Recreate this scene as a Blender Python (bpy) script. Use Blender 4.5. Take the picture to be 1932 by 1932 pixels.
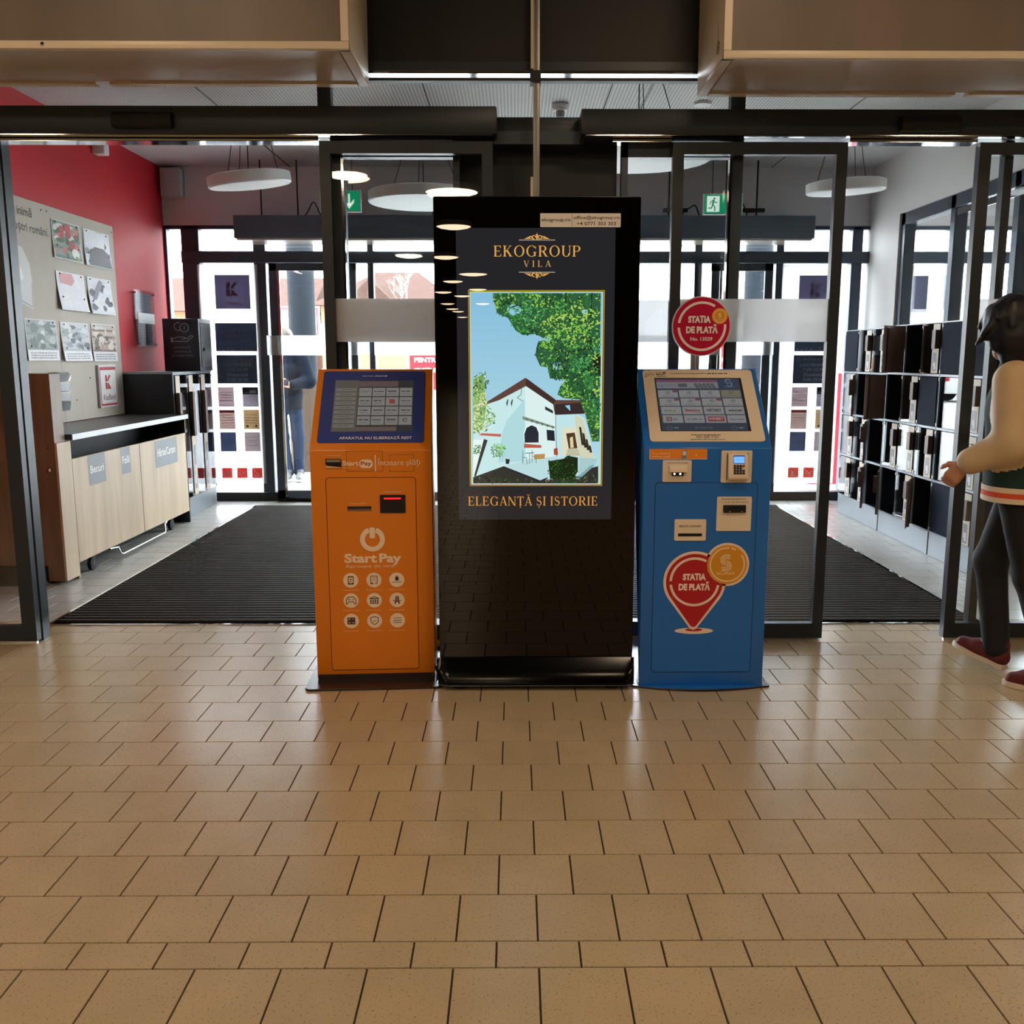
import bpy, bmesh, math, random
import numpy as np
from mathutils import Vector, Matrix, Euler
from mathutils.geometry import tessellate_polygon

for _o in list(bpy.data.objects):
    bpy.data.objects.remove(_o)
SC = bpy.context.scene
COL = SC.collection
R = math.radians
random.seed(7)

# ------------------------------------------------------------------ camera, sky, exposure
cam_d = bpy.data.cameras.new('camera')
cam_d.sensor_width = 36.0
cam_d.lens = 1767.0 / 1932.0 * 36.0
cam_d.shift_x = -18.3 / 1932.0
cam_d.clip_start = 0.05
cam_d.clip_end = 500
cam = bpy.data.objects.new('camera', cam_d)
COL.objects.link(cam)
cam.location = (0, 0, 1.40)
cam.rotation_euler = (R(90 - 9.41), 0, R(-0.4))
SC.camera = cam

world = bpy.data.worlds.new('overcast_sky')
SC.world = world
world.use_nodes = True
_bg = world.node_tree.nodes['Background']
_bg.inputs[0].default_value = (0.90, 0.95, 1.0, 1)
_bg.inputs[1].default_value = 12.0

VS = SC.view_settings
VS.view_transform = 'Standard'
VS.look = 'None'
VS.exposure = 0.58
VS.gamma = 1.0
VS.use_curve_mapping = False
SC.cycles.use_denoising = True
SC.cycles.use_light_tree = False
SC.cycles.max_bounces = 6
SC.cycles.diffuse_bounces = 3
SC.cycles.glossy_bounces = 3
SC.cycles.transmission_bounces = 3
SC.cycles.transparent_max_bounces = 14
SC.cycles.use_adaptive_sampling = True
SC.cycles.adaptive_threshold = 0.04
SC.cycles.sample_clamp_indirect = 6.0
SC.cycles.caustics_reflective = False
SC.cycles.caustics_refractive = False



# ------------------------------------------------------------------ helpers: colours and materials
def lin(h):
    if isinstance(h, str):
        h = h.lstrip('#')
        c = [int(h[i:i + 2], 16) / 255 for i in (0, 2, 4)]
    else:
        c = [x / 255 for x in h]
    return tuple(x / 12.92 if x <= 0.04045 else ((x + 0.055) / 1.055) ** 2.4 for x in c)


MATS = {}


def mat(name, col='#808080', rough=0.5, metal=0.0, noise=0.0, nscale=8.0, stretch=(1, 1, 1), bump=0.0, bscale=60.0,
        spec=0.5, emit=None, estr=0.0, coat=0.0, col2=None, rnd=0.0):
    if name in MATS:
        return MATS[name]
    m = bpy.data.materials.new(name)
    m.use_nodes = True
    nt = m.node_tree
    b = nt.nodes['Principled BSDF']
    c = lin(col) if isinstance(col, str) else col
    b.inputs['Base Color'].default_value = (*c, 1)
    b.inputs['Roughness'].default_value = rough
    b.inputs['Metallic'].default_value = metal
    b.inputs['Specular IOR Level'].default_value = spec
    if coat:
        b.inputs['Coat Weight'].default_value = coat
        b.inputs['Coat Roughness'].default_value = 0.03
    tc = nt.nodes.new('ShaderNodeTexCoord')
    mp = nt.nodes.new('ShaderNodeMapping')
    mp.inputs['Scale'].default_value = stretch
    nt.links.new(tc.outputs['Object'], mp.inputs['Vector'])
    if noise or col2:
        n = nt.nodes.new('ShaderNodeTexNoise')
        n.inputs['Scale'].default_value = nscale
        n.inputs['Detail'].default_value = 5
        nt.links.new(mp.outputs['Vector'], n.inputs['Vector'])
        mx = nt.nodes.new('ShaderNodeMix')
        mx.data_type = 'RGBA'
        d = lin(col2) if col2 else tuple(x * (1 - noise) for x in c)
        e = c if col2 else tuple(min(1, x * (1 + noise)) for x in c)
        mx.inputs[6].default_value = (*e, 1)
        mx.inputs[7].default_value = (*d, 1)
        rp = nt.nodes.new('ShaderNodeMapRange')
        rp.inputs[1].default_value = 0.3
        rp.inputs[2].default_value = 0.7
        nt.links.new(n.outputs['Fac'], rp.inputs[0])
        nt.links.new(rp.outputs[0], mx.inputs[0])
        src = mx.outputs[2]
        if rnd:
            oi = nt.nodes.new('ShaderNodeObjectInfo')
            mr = nt.nodes.new('ShaderNodeMapRange')
            mr.inputs[3].default_value = 1 - rnd
            mr.inputs[4].default_value = 1 + rnd
            nt.links.new(oi.outputs['Random'], mr.inputs[0])
            hv = nt.nodes.new('ShaderNodeHueSaturation')
            nt.links.new(mr.outputs[0], hv.inputs['Value'])
            nt.links.new(src, hv.inputs['Color'])
            src = hv.outputs['Color']
        nt.links.new(src, b.inputs['Base Color'])
    if bump:
        n2 = nt.nodes.new('ShaderNodeTexNoise')
        n2.inputs['Scale'].default_value = bscale
        n2.inputs['Detail'].default_value = 3
        nt.links.new(mp.outputs['Vector'], n2.inputs['Vector'])
        bp = nt.nodes.new('ShaderNodeBump')
        bp.inputs['Strength'].default_value = bump
        bp.inputs['Distance'].default_value = 0.004
        nt.links.new(n2.outputs['Fac'], bp.inputs['Height'])
        nt.links.new(bp.outputs['Normal'], b.inputs['Normal'])
    if emit:
        b.inputs['Emission Color'].default_value = (*lin(emit), 1)
        b.inputs['Emission Strength'].default_value = estr
        m.cycles.emission_sampling = 'FRONT' if estr > 5 else 'NONE'
    MATS[name] = m
    return m


def glass_mat(name, tint=(0.965, 0.98, 0.98), gloss=1.0, ior=1.5):
    m = bpy.data.materials.new(name)
    m.use_nodes = True
    nt = m.node_tree
    nt.nodes.remove(nt.nodes['Principled BSDF'])
    out = nt.nodes['Material Output']
    t = nt.nodes.new('ShaderNodeBsdfTransparent')
    t.inputs[0].default_value = (*tint, 1)
    g = nt.nodes.new('ShaderNodeBsdfGlossy')
    g.inputs['Roughness'].default_value = 0.004
    g.inputs[0].default_value = (gloss, gloss, gloss, 1)
    fr = nt.nodes.new('ShaderNodeFresnel')
    ge_ = nt.nodes.new('ShaderNodeNewGeometry')
    sw = nt.nodes.new('ShaderNodeMapRange')
    sw.inputs[3].default_value = ior
    sw.inputs[4].default_value = 1.0 / ior
    nt.links.new(ge_.outputs['Backfacing'], sw.inputs[0])
    nt.links.new(sw.outputs[0], fr.inputs[0])
    mx = nt.nodes.new('ShaderNodeMixShader')
    nt.links.new(fr.outputs[0], mx.inputs[0])
    nt.links.new(t.outputs[0], mx.inputs[1])
    nt.links.new(g.outputs[0], mx.inputs[2])
    nt.links.new(mx.outputs[0], out.inputs[0])
    MATS[name] = m
    return m


def frost_mat(name, col, alpha):
    m = bpy.data.materials.new(name)
    m.use_nodes = True
    nt = m.node_tree
    nt.nodes.remove(nt.nodes['Principled BSDF'])
    out = nt.nodes['Material Output']
    t = nt.nodes.new('ShaderNodeBsdfTransparent')
    d = nt.nodes.new('ShaderNodeBsdfDiffuse')
    d.inputs[0].default_value = (*lin(col), 1)
    tr = nt.nodes.new('ShaderNodeBsdfTranslucent')
    tr.inputs[0].default_value = (*lin(col), 1)
    a = nt.nodes.new('ShaderNodeMixShader')
    a.inputs[0].default_value = 0.75
    nt.links.new(d.outputs[0], a.inputs[1])
    nt.links.new(tr.outputs[0], a.inputs[2])
    b = nt.nodes.new('ShaderNodeMixShader')
    b.inputs[0].default_value = alpha
    nt.links.new(t.outputs[0], b.inputs[1])
    nt.links.new(a.outputs[0], b.inputs[2])
    nt.links.new(b.outputs[0], out.inputs[0])
    MATS[name] = m
    return m


def attr_mat(name, rough=0.4, emission=0.0, diffuse=1.0, translucent=0.0, spec=0.3):
    m = bpy.data.materials.new(name)
    m.use_nodes = True
    nt = m.node_tree
    b = nt.nodes['Principled BSDF']
    a = nt.nodes.new('ShaderNodeAttribute')
    a.attribute_name = 'Col'
    b.inputs['Roughness'].default_value = rough
    b.inputs['Specular IOR Level'].default_value = spec
    if diffuse == 1.0:
        nt.links.new(a.outputs['Color'], b.inputs['Base Color'])
    else:
        b.inputs['Base Color'].default_value = (0.01 * diffuse, 0.01 * diffuse, 0.01 * diffuse, 1)
    if emission:
        nt.links.new(a.outputs['Color'], b.inputs['Emission Color'])
        b.inputs['Emission Strength'].default_value = emission
        m.cycles.emission_sampling = 'NONE'
    if translucent:
        t = nt.nodes.new('ShaderNodeBsdfTranslucent')
        nt.links.new(a.outputs['Color'], t.inputs[0])
        mx = nt.nodes.new('ShaderNodeMixShader')
        mx.inputs[0].default_value = translucent
        nt.links.new(b.outputs[0], mx.inputs[1])
        nt.links.new(t.outputs[0], mx.inputs[2])
        nt.links.new(mx.outputs[0], nt.nodes['Material Output'].inputs[0])
    MATS[name] = m
    return m


# ------------------------------------------------------------------ helpers: objects
def wloc(o):
    v = Vector((0, 0, 0))
    while o is not None:
        v += o.location
        o = o.parent
    return v


def tag(o, label=None, cat=None, group=None, kind=None):
    for k, v in (('label', label), ('category', cat), ('group', group), ('kind', kind)):
        if v:
            o[k] = v
    return o


def thing(name, label, cat, loc=(0, 0, 0), group=None, kind=None):
    o = bpy.data.objects.new(name, None)
    o.empty_display_size = 0.1
    COL.objects.link(o)
    o.location = loc
    return tag(o, label, cat, group, kind)


def put(name, me, parent=None, m=None):
    o = bpy.data.objects.new(name, me)
    COL.objects.link(o)
    if m is not None and len(me.materials) == 0:
        for x in (m if isinstance(m, (list, tuple)) else [m]):
            me.materials.append(x)
    o.parent = parent
    return o


def copy_tree(o, parent=None):
    c = o.copy()
    COL.objects.link(c)
    c.parent = parent
    for ch in list(o.children):
        copy_tree(ch, c)
    return c


class G:
    """collects faces in world coordinates; build() links them as one mesh object"""

    def __init__(s):
        s.v, s.f, s.mi = [], [], []

    def add(s, vs, fs, mi=0):
        o = len(s.v)
        s.v += [tuple(p) for p in vs]
        s.f += [tuple(o + i for i in f) for f in fs]
        s.mi += [mi] * len(fs)
        return s

    def box(s, x0, x1, y0, y1, z0, z1, bev=0.0, seg=2, mi=0):
        x0, x1 = min(x0, x1), max(x0, x1)
        y0, y1 = min(y0, y1), max(y0, y1)
        z0, z1 = min(z0, z1), max(z0, z1)
        vs = [(x, y, z) for z in (z0, z1) for y in (y0, y1) for x in (x0, x1)]
        fs = [(0, 2, 3, 1), (4, 5, 7, 6), (0, 1, 5, 4), (2, 6, 7, 3), (0, 4, 6, 2), (1, 3, 7, 5)]
        if bev <= 0:
            return s.add(vs, fs, mi)
        bm = bmesh.new()
        bv = [bm.verts.new(p) for p in vs]
        for f in fs:
            bm.faces.new([bv[i] for i in f])
        bmesh.ops.bevel(bm, geom=bm.edges[:], offset=bev, segments=seg, affect='EDGES', profile=0.5, clamp_overlap=True)
        return s.bm(bm, mi)

    def bm(s, bm, mi=0):
        bm.verts.index_update()
        s.add([v.co[:] for v in bm.verts], [[v.index for v in f.verts] for f in bm.faces], mi)
        bm.free()
        return s

    def prism(s, poly, axis, a, b, mi=0, bev=0.0, seg=2):
        """poly: 2D points; axis x: (y,z), y: (x,z), z: (x,y)"""
        def P(p, t):
            return (t, p[0], p[1]) if axis == 'x' else (p[0], t, p[1]) if axis == 'y' else (p[0], p[1], t)
        n = len(poly)
        bm = bmesh.new()
        A = [bm.verts.new(P(p, a)) for p in poly]
        B = [bm.verts.new(P(p, b)) for p in poly]
        bm.faces.new(A[::-1])
        bm.faces.new(B)
        for i in range(n):
            bm.faces.new((A[i], A[(i + 1) % n], B[(i + 1) % n], B[i]))
        bmesh.ops.recalc_face_normals(bm, faces=bm.faces[:])
        if bev > 0:
            bmesh.ops.bevel(bm, geom=bm.edges[:], offset=bev, segments=seg, affect='EDGES', profile=0.5, clamp_overlap=True)
        return s.bm(bm, mi)

    def tube(s, pts, r, n=8, mi=0):
        pts = [Vector(p) for p in pts]
        rr = r if isinstance(r, (list, tuple)) else [r] * len(pts)
        o = len(s.v)
        prev = None
        for i, p in enumerate(pts):
            d = (pts[min(i + 1, len(pts) - 1)] - pts[max(i - 1, 0)]).normalized()
            if prev is None:
                a = d.orthogonal().normalized()
            else:
                a = (prev - d * prev.dot(d)).normalized()
            prev = a
            b = d.cross(a)
            for k in range(n):
                t = 2 * math.pi * k / n
                s.v.append(tuple(p + (a * math.cos(t) + b * math.sin(t)) * rr[i]))
        for i in range(len(pts) - 1):
            for k in range(n):
                k2 = (k + 1) % n
                s.f.append((o + i * n + k, o + i * n + k2, o + (i + 1) * n + k2, o + (i + 1) * n + k))
                s.mi.append(mi)
        s.f.append(tuple(o + k for k in range(n))[::-1])
        s.f.append(tuple(o + (len(pts) - 1) * n + k for k in range(n)))
        s.mi += [mi, mi]
        return s

    def lathe(s, prof, c=(0, 0, 0), n=32, mi=0, axis='z'):
        o = len(s.v)
        def P(r, h, t):
            x, y = r * math.cos(t), r * math.sin(t)
            if axis == 'z':
                return (c[0] + x, c[1] + y, c[2] + h)
            if axis == 'y':
                return (c[0] + x, c[1] - h, c[2] + y)
            return (c[0] + h, c[1] + x, c[2] + y)
        for r, h in prof:
            for k in range(n):
                s.v.append(P(r, h, 2 * math.pi * k / n))
        for i in range(len(prof) - 1):
            for k in range(n):
                k2 = (k + 1) % n
                s.f.append((o + i * n + k, o + i * n + k2, o + (i + 1) * n + k2, o + (i + 1) * n + k))
                s.mi.append(mi)
        if prof[0][0] > 1e-5:
            s.f.append(tuple(o + k for k in range(n))[::-1]); s.mi.append(mi)
        if prof[-1][0] > 1e-5:
            q = o + (len(prof) - 1) * n
            s.f.append(tuple(q + k for k in range(n))); s.mi.append(mi)
        return s

    def ell(s, c, r, n=16, m=10, mi=0):
        prof = [(max(1e-6, math.sin(math.pi * i / m)), -math.cos(math.pi * i / m)) for i in range(m + 1)]
        o = len(s.v)
        s.lathe(prof, (0, 0, 0), n, mi)
        for i in range(o, len(s.v)):
            p = s.v[i]
            s.v[i] = (c[0] + p[0] * r[0], c[1] + p[1] * r[1], c[2] + p[2] * r[2])
        return s

    def mesh(s, name, off=(0, 0, 0)):
        me = bpy.data.meshes.new(name)
        me.from_pydata([(p[0] - off[0], p[1] - off[1], p[2] - off[2]) for p in s.v], [], s.f)
        if any(s.mi):
            me.polygons.foreach_set('material_index', s.mi)
        me.update()
        return me

    def build(s, name, m, parent=None, smooth=None, local=False):
        off = (0, 0, 0) if (parent is None or local) else wloc(parent)
        me = s.mesh(name, off)
        if smooth:
            bm = bmesh.new()
            bm.from_mesh(me)
            bmesh.ops.remove_doubles(bm, verts=bm.verts[:], dist=1e-5)
            bmesh.ops.recalc_face_normals(bm, faces=bm.faces[:])
            bm.to_mesh(me)
            bm.free()
            me.polygons.foreach_set('use_smooth', [True] * len(me.polygons))
            me.set_sharp_from_angle(angle=R(smooth))
        return put(name, me, parent, m)


def B(name, m, parent, *a, bev=0.0, seg=2, **k):
    return G().box(*a, bev=bev, seg=seg).build(name, m, parent, smooth=40 if bev else None, **k)


def struct(o, label, cat):
    return tag(o, label, cat, kind='structure')


# ------------------------------------------------------------------ helpers: flat print (lettering, stickers, screens)
_TX = {}


def text_geo(s, bold):
    key = (s, bold)
    if key not in _TX:
        cu = bpy.data.curves.new('lettering', 'FONT')
        cu.body = s
        cu.size = 1
        cu.resolution_u = 3
        cu.offset = bold
        ob = bpy.data.objects.new('lettering', cu)
        me = bpy.data.meshes.new_from_object(ob)
        v = [(p.co.x, p.co.y) for p in me.vertices]
        f = [tuple(p.vertices) for p in me.polygons]
        bpy.data.objects.remove(ob)
        bpy.data.curves.remove(cu)
        bpy.data.meshes.remove(me)
        _TX[key] = (v, f)
    return _TX[key]


def ring_pts(cx, cy, rx, ry, a0=0, a1=360, n=28):
    return [(cx + rx * math.cos(R(a0 + (a1 - a0) * i / n)), cy + ry * math.sin(R(a0 + (a1 - a0) * i / n))) for i in range(n + 1)]


class Print:
    """flat coloured shapes on a plane: P = o + u*x + v*y + n*layer*step"""

    def __init__(s, o, u, v, step=0.0004):
        s.o, s.u, s.v = Vector(o), Vector(u), Vector(v)
        s.n = s.u.cross(s.v).normalized()
        s.step = step
        s.vs, s.fs, s.cs = [], [], []

    def P(s, x, y, layer):
        return s.o + s.u * x + s.v * y + s.n * (s.step * layer)

    def raw(s, pts, faces, col, layer=1):
        o = len(s.vs)
        c = lin(col) if isinstance(col, str) else col
        s.vs += [s.P(x, y, layer) for x, y in pts]
        for f in faces:
            s.fs.append(tuple(o + i for i in f))
            s.cs.append(c)
        return s

    def poly(s, pts, col, layer=1):
        if len(pts) <= 4:
            return s.raw(pts, [tuple(range(len(pts)))], col, layer)
        t = tessellate_polygon([[Vector((x, y, 0)) for x, y in pts]])
        fs = []
        for a, b, c in t:
            ar = (pts[b][0] - pts[a][0]) * (pts[c][1] - pts[a][1]) - (pts[b][1] - pts[a][1]) * (pts[c][0] - pts[a][0])
            fs.append((a, b, c) if ar > 0 else (a, c, b))
        return s.raw(pts, fs, col, layer)

    def rect(s, x0, y0, x1, y1, col, layer=1, r=0.0):
        x0, x1 = min(x0, x1), max(x0, x1)
        y0, y1 = min(y0, y1), max(y0, y1)
        if r <= 0:
            return s.poly([(x0, y0), (x1, y0), (x1, y1), (x0, y1)], col, layer)
        p = []
        for cx, cy, a in ((x1 - r, y0 + r, -90), (x1 - r, y1 - r, 0), (x0 + r, y1 - r, 90), (x0 + r, y0 + r, 180)):
            p += ring_pts(cx, cy, r, r, a, a + 90, 5)
        return s.poly(p, col, layer)

    def disc(s, cx, cy, r, col, layer=1, ry=None, n=36):
        return s.poly(ring_pts(cx, cy, r, ry or r, 0, 360, n)[:-1], col, layer)

    def arc(s, cx, cy, r, w, a0, a1, col, layer=1, n=28, ry=None):
        ry = ry or r
        p = ring_pts(cx, cy, r + w / 2, ry + w / 2, a0, a1, n) + ring_pts(cx, cy, r - w / 2, ry - w / 2, a0, a1, n)
        return s.raw(p, [(i, i + 1, n + 2 + i, n + 1 + i) for i in range(n)], col, layer)

    def line(s, pts, w, col, layer=1):
        for (x0, y0), (x1, y1) in zip(pts[:-1], pts[1:]):
            d = Vector((x1 - x0, y1 - y0))
            if d.length < 1e-9:
                continue
            q = Vector((-d.y, d.x)).normalized() * (w / 2)
            e = d.normalized() * (w / 2) * 0.6
            s.poly([(x0 - q.x - e.x, y0 - q.y - e.y), (x1 - q.x + e.x, y1 - q.y + e.y), (x1 + q.x + e.x, y1 + q.y + e.y),
                    (x0 + q.x - e.x, y0 + q.y - e.y)], col, layer)
        return s

    def text(s, t, x, y, h, col, layer=2, bold=0.0, w=None, align='c', mirror=False):
        """h: cap height; y: baseline; x: centre / left / right; w: forced width"""
        v, f = text_geo(t, bold)
        if not v:
            return s
        x0, x1 = min(p[0] for p in v), max(p[0] for p in v)
        k = h / 0.728
        kx = (w / (x1 - x0)) if w else k
        W = (x1 - x0) * kx
        ox = x - W / 2 if align == 'c' else x if align == 'l' else x - W
        if mirror:
            return s.raw([(ox + (x1 - p[0]) * kx, y + p[1] * k) for p in v], [q[::-1] for q in f], col, layer)
        return s.raw([(ox + (p[0] - x0) * kx, y + p[1] * k) for p in v], f, col, layer)

    def scribble(s, x0, x1, y, h, col, layer=2, seed=0, word=3.2):
        """print too small to read: short word-long bars"""
        rn = random.Random(seed)
        x = x0
        while x < x1 - h:
            w = min(x1 - x, h * rn.uniform(1.2, word))
            s.rect(x, y, x + w, y + h * rn.uniform(0.75, 1), col, layer)
            x += w + h * 0.55
        return s

    def build(s, name, m, parent=None, label=None):
        off = wloc(parent) if parent is not None else Vector((0, 0, 0))
        me = bpy.data.meshes.new(name)
        me.from_pydata([tuple(p - off) for p in s.vs], [], s.fs)
        ca = me.color_attributes.new('Col', 'FLOAT_COLOR', 'CORNER')
        buf = []
        for p, c in zip(me.polygons, s.cs):
            buf += [c[0], c[1], c[2], 1.0] * p.loop_total
        ca.data.foreach_set('color', buf)
        me.update()
        o = put(name, me, parent, m)
        if label:
            o['label'] = label
        return o


# serif capitals drawn as outlines (cap height 1)
def serif_geo(ch):
    T, t, S = 0.135, 0.045, 0.035
    out = []

    def rect(x0, y0, x1, y1):
        out.append([(x0, y0), (x1, y0), (x1, y1), (x0, y1)])

    def stem(x, y0=0.0, y1=1.0, w=T, top=True, bot=True, e=0.075):
        rect(x, y0, x + w, y1)
        if bot:
            out.append([(x - e, y0), (x + w + e, y0), (x + w + e, y0 + S), (x + w, y0 + S * 2), (x, y0 + S * 2), (x - e, y0 + S)])
        if top:
            out.append([(x - e, y1 - S), (x, y1 - S * 2), (x + w, y1 - S * 2), (x + w + e, y1 - S), (x + w + e, y1), (x - e, y1)])

    def diag(x0, y0, x1, y1, w):
        out.append([(x0 - w / 2, y0), (x0 + w / 2, y0), (x1 + w / 2, y1), (x1 - w / 2, y1)])

    def bowl(cx, cy, rx, ry, a0, a1, n=20):
        o = ring_pts(cx, cy, rx, ry, a0, a1, n)
        i = ring_pts(cx, cy, rx - T * 1.02, ry - t, a0, a1, n)
        for k in range(n):
            out.append([o[k], o[k + 1], i[k + 1], i[k]])

    base = {'Ț': 'T', 'Ă': 'A', 'Ș': 'S'}.get(ch, ch)
    w = 0.6
    if base == 'E':
        stem(0.08); rect(0.08, 0.955, 0.6, 1); rect(0.2, 0.48, 0.47, 0.525); rect(0.08, 0, 0.62, t)
        out.append([(0.57, 0.78), (0.6, 0.78), (0.6, 1), (0.5, 0.96)]); out.append([(0.54, 0.04), (0.62, 0), (0.65, 0.24), (0.62, 0.24)])
        rect(0.45, 0.4, 0.48, 0.6); w = 0.68
    elif base == 'F':
        stem(0.08); w = .6
    elif base == 'K':
        stem(0.08); diag(0.22, 0.42, 0.62, 0.97, 0.06); diag(0.66, 0.02, 0.33, 0.58, 0.16)
        rect(0.5, 1 - S, 0.74, 1); rect(0.52, 0, 0.82, S); w = 0.8
    elif base == 'O':
        bowl(0.47, 0.5, 0.44, 0.52, 0, 360, 32); w = 0.94
    elif base == 'G':
        bowl(0.47, 0.5, 0.44, 0.52, 38, 322, 28); stem(0.68, 0.04, 0.42, T, True, False, 0.07)
        out.append([(0.80, 0.68), (0.83, 0.68), (0.83, 1), (0.79, 0.86)]); w = 0.94
    elif base == 'R':
        stem(0.08); rect(0.15, 0.955, 0.42, 1); rect(0.15, 0.48, 0.42, 0.525); bowl(0.38, 0.74, 0.3, 0.262, -90, 90, 16)
        diag(0.68, 0.0, 0.4, 0.5, 0.16); rect(0.58, 0, 0.84, S); w = 0.8
    elif base == 'P':
        stem(0.08); rect(0.15, 0.955, 0.42, 1); rect(0.15, 0.45, 0.42, 0.495); bowl(0.38, 0.725, 0.3, 0.277, -90, 90, 16); w = 0.7
    elif base == 'U':
        stem(0.08, 0.3, 1, T, True, False); stem(0.68, 0.3, 1, t * 1.2, True, False)
        bowl(0.41, 0.31, 0.33, 0.33, 180, 360, 18); w = 0.82
    elif base == 'V' or base == 'A':
        if base == 'V':
            diag(0.38, 0, 0.1, 0.97, T); diag(0.4, 0, 0.66, 0.97, t); rect(-0.02, 1 - S, 0.24, 1); rect(0.54, 1 - S, 0.78, 1); w = 0.76
        else:
            diag(0.08, 0.02, 0.37, 1, t * 1.1); diag(0.66, 0.02, 0.37, 1, T); rect(0.18, 0.3, 0.56, 0.34)
            rect(-0.04, 0, 0.2, S); rect(0.53, 0, 0.8, S); w = 0.76
    elif base == 'I':
        stem(0.08); w = 0.32
    elif base == 'L':
        stem(0.08); rect(0.08, 0, 0.6, t); out.append([(0.54, 0.04), (0.6, 0), (0.63, 0.26), (0.6, 0.26)]); w = 0.64
    elif base == 'N':
        stem(0.08, 0, 1, t * 1.2); stem(0.72, 0, 1, t * 1.2); diag(0.72, 0, 0.12, 1, 0.15); w = 0.86
    elif base == 'T':
        stem(0.29, 0, 1, T, False, True); rect(0.02, 0.955, 0.7, 1)
        out.append([(0.02, 0.78), (0.05, 0.78), (0.12, 0.96), (0.02, 1)]); out.append([(0.67, 0.78), (0.7, 0.78), (0.7, 1), (0.6, 0.96)]); w = 0.72
    elif base == 'S':
        pts = []
        for k in range(25):
            a = k / 24
            ang = R(40 + 230 * min(1, a * 2)) if a <= 0.5 else R(90 - 230 * (a - 0.5) * 2)
            if a <= 0.5:
                pts.append((0.29 + 0.2 * math.cos(ang), 0.745 + 0.225 * math.sin(ang)))
            else:
                pts.append((0.29 + 0.22 * math.cos(ang), 0.27 + 0.24 * math.sin(ang)))
        for k in range(24):
            th = 0.05 + 0.085 * math.exp(-((k - 12) / 6.0) ** 2)
            d = Vector((pts[k + 1][0] - pts[k][0], pts[k + 1][1] - pts[k][1])).normalized()
            q = Vector((-d.y, d.x)) * th / 2
            a, b = pts[k], pts[k + 1]
            out.append([(a[0] - q.x, a[1] - q.y), (b[0] - q.x + d.x * .02, b[1] - q.y + d.y * .02),
                        (b[0] + q.x + d.x * .02, b[1] + q.y + d.y * .02), (a[0] + q.x, a[1] + q.y)])
        rect(0.44, 0.72, 0.465, 0.96); rect(0.06, 0.05, 0.085, 0.3); w = 0.6
    if ch in 'ȚȘ':
        cx = w / 2
        out.append([(cx - 0.03, -0.3), (cx + 0.05, -0.16), (cx + 0.05, -0.1), (cx - 0.05, -0.1), (cx - 0.05, -0.18)])
    if ch == 'Ă':
        o, i = ring_pts(0.38, 1.26, 0.17, 0.15, 195, 345, 8), ring_pts(0.38, 1.29, 0.14, 0.13, 195, 345, 8)
        for k in range(8):
            out.append([o[k], o[k + 1], i[k + 1], i[k]])
    return out, w


def serif(pr, s, x0, x1, y, h, col, layer=2, track=0.12):
    gs, tot = [], 0
    for ch in s:
        if ch == ' ':
            gs.append((None, 0.35)); tot += 0.35
        else:
            g, w = serif_geo(ch)
            gs.append((g, w)); tot += w + track
    kx = (x1 - x0) / (tot - track)
    x = x0
    for g, w in gs:
        if g is None:
            x += w * kx
            continue
        for p in g:
            q = [(x + a * kx, y + b * h) for a, b in p]
            ar = sum(q[i][0] * q[(i + 1) % len(q)][1] - q[(i + 1) % len(q)][0] * q[i][1] for i in range(len(q)))
            pr.poly(q if ar > 0 else q[::-1], col, layer)
        x += (w + track) * kx


# ------------------------------------------------------------------ materials
M_tile = mat('beige_tile', '#b5a284', 0.24, noise=0.05, nscale=5, bump=0.02, bscale=90, rnd=0.035)
_nt = M_tile.node_tree
_b = _nt.nodes['Principled BSDF']
_vo = _nt.nodes.new('ShaderNodeTexNoise')
_vo.inputs['Scale'].default_value = 150
_vo.inputs['Detail'].default_value = 2
_ge = _nt.nodes.new('ShaderNodeNewGeometry')
_nt.links.new(_ge.outputs['Position'], _vo.inputs['Vector'])
_rp = _nt.nodes.new('ShaderNodeMapRange')
_rp.inputs[1].default_value = 0.61
_rp.inputs[2].default_value = 0.67
_rp.inputs[3].default_value = 0.0
_rp.inputs[4].default_value = 0.55
_nt.links.new(_vo.outputs['Fac'], _rp.inputs[0])
_mx = _nt.nodes.new('ShaderNodeMix')
_mx.data_type = 'RGBA'
_mx.inputs[7].default_value = (*lin('#75664f'), 1)
_src = _b.inputs['Base Color'].links[0].from_socket
_nt.links.new(_src, _mx.inputs[6])
_nt.links.new(_rp.outputs[0], _mx.inputs[0])
_nt.links.new(_mx.outputs[2], _b.inputs['Base Color'])
for _n in _nt.nodes:
    if _n.type == 'TEX_NOISE' and not _n.inputs['Vector'].is_linked:
        _nt.links.new(_ge.outputs['Position'], _n.inputs['Vector'])
    if _n.type == 'MAPPING':
        for _l in list(_n.inputs['Vector'].links):
            _nt.links.remove(_l)
        _nt.links.new(_ge.outputs['Position'], _n.inputs['Vector'])
M_tile2 = mat('grey_lobby_tile', '#aeaca6', 0.28, noise=0.06, nscale=4, bump=0.02, bscale=90)
M_grout = mat('dark_grout', '#3d3020', 0.95, noise=0.1)
M_frame = mat('anthracite_aluminium', '#2f353c', 0.38, 0.3, noise=0.06, nscale=3)
M_frame2 = mat('flare_tinted_frame', '#424c59', 0.4, 0.2, noise=0.05)  # anthracite with the blue of lens flare mixed into its colour
M_alu = mat('polished_aluminium', '#d4d7da', 0.07, 1.0, noise=0.04)
M_black = mat('matt_black', '#15161a', 0.55, noise=0.1)
M_bulk = mat('black_bulkhead', '#121212', 0.5, noise=0.2, nscale=2)
M_gloss = mat('black_gloss', '#060607', 0.0, spec=0.5)
M_red = mat('red_wall_paint', '#c01524', 0.6, noise=0.03, nscale=2, bump=0.02)
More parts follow.
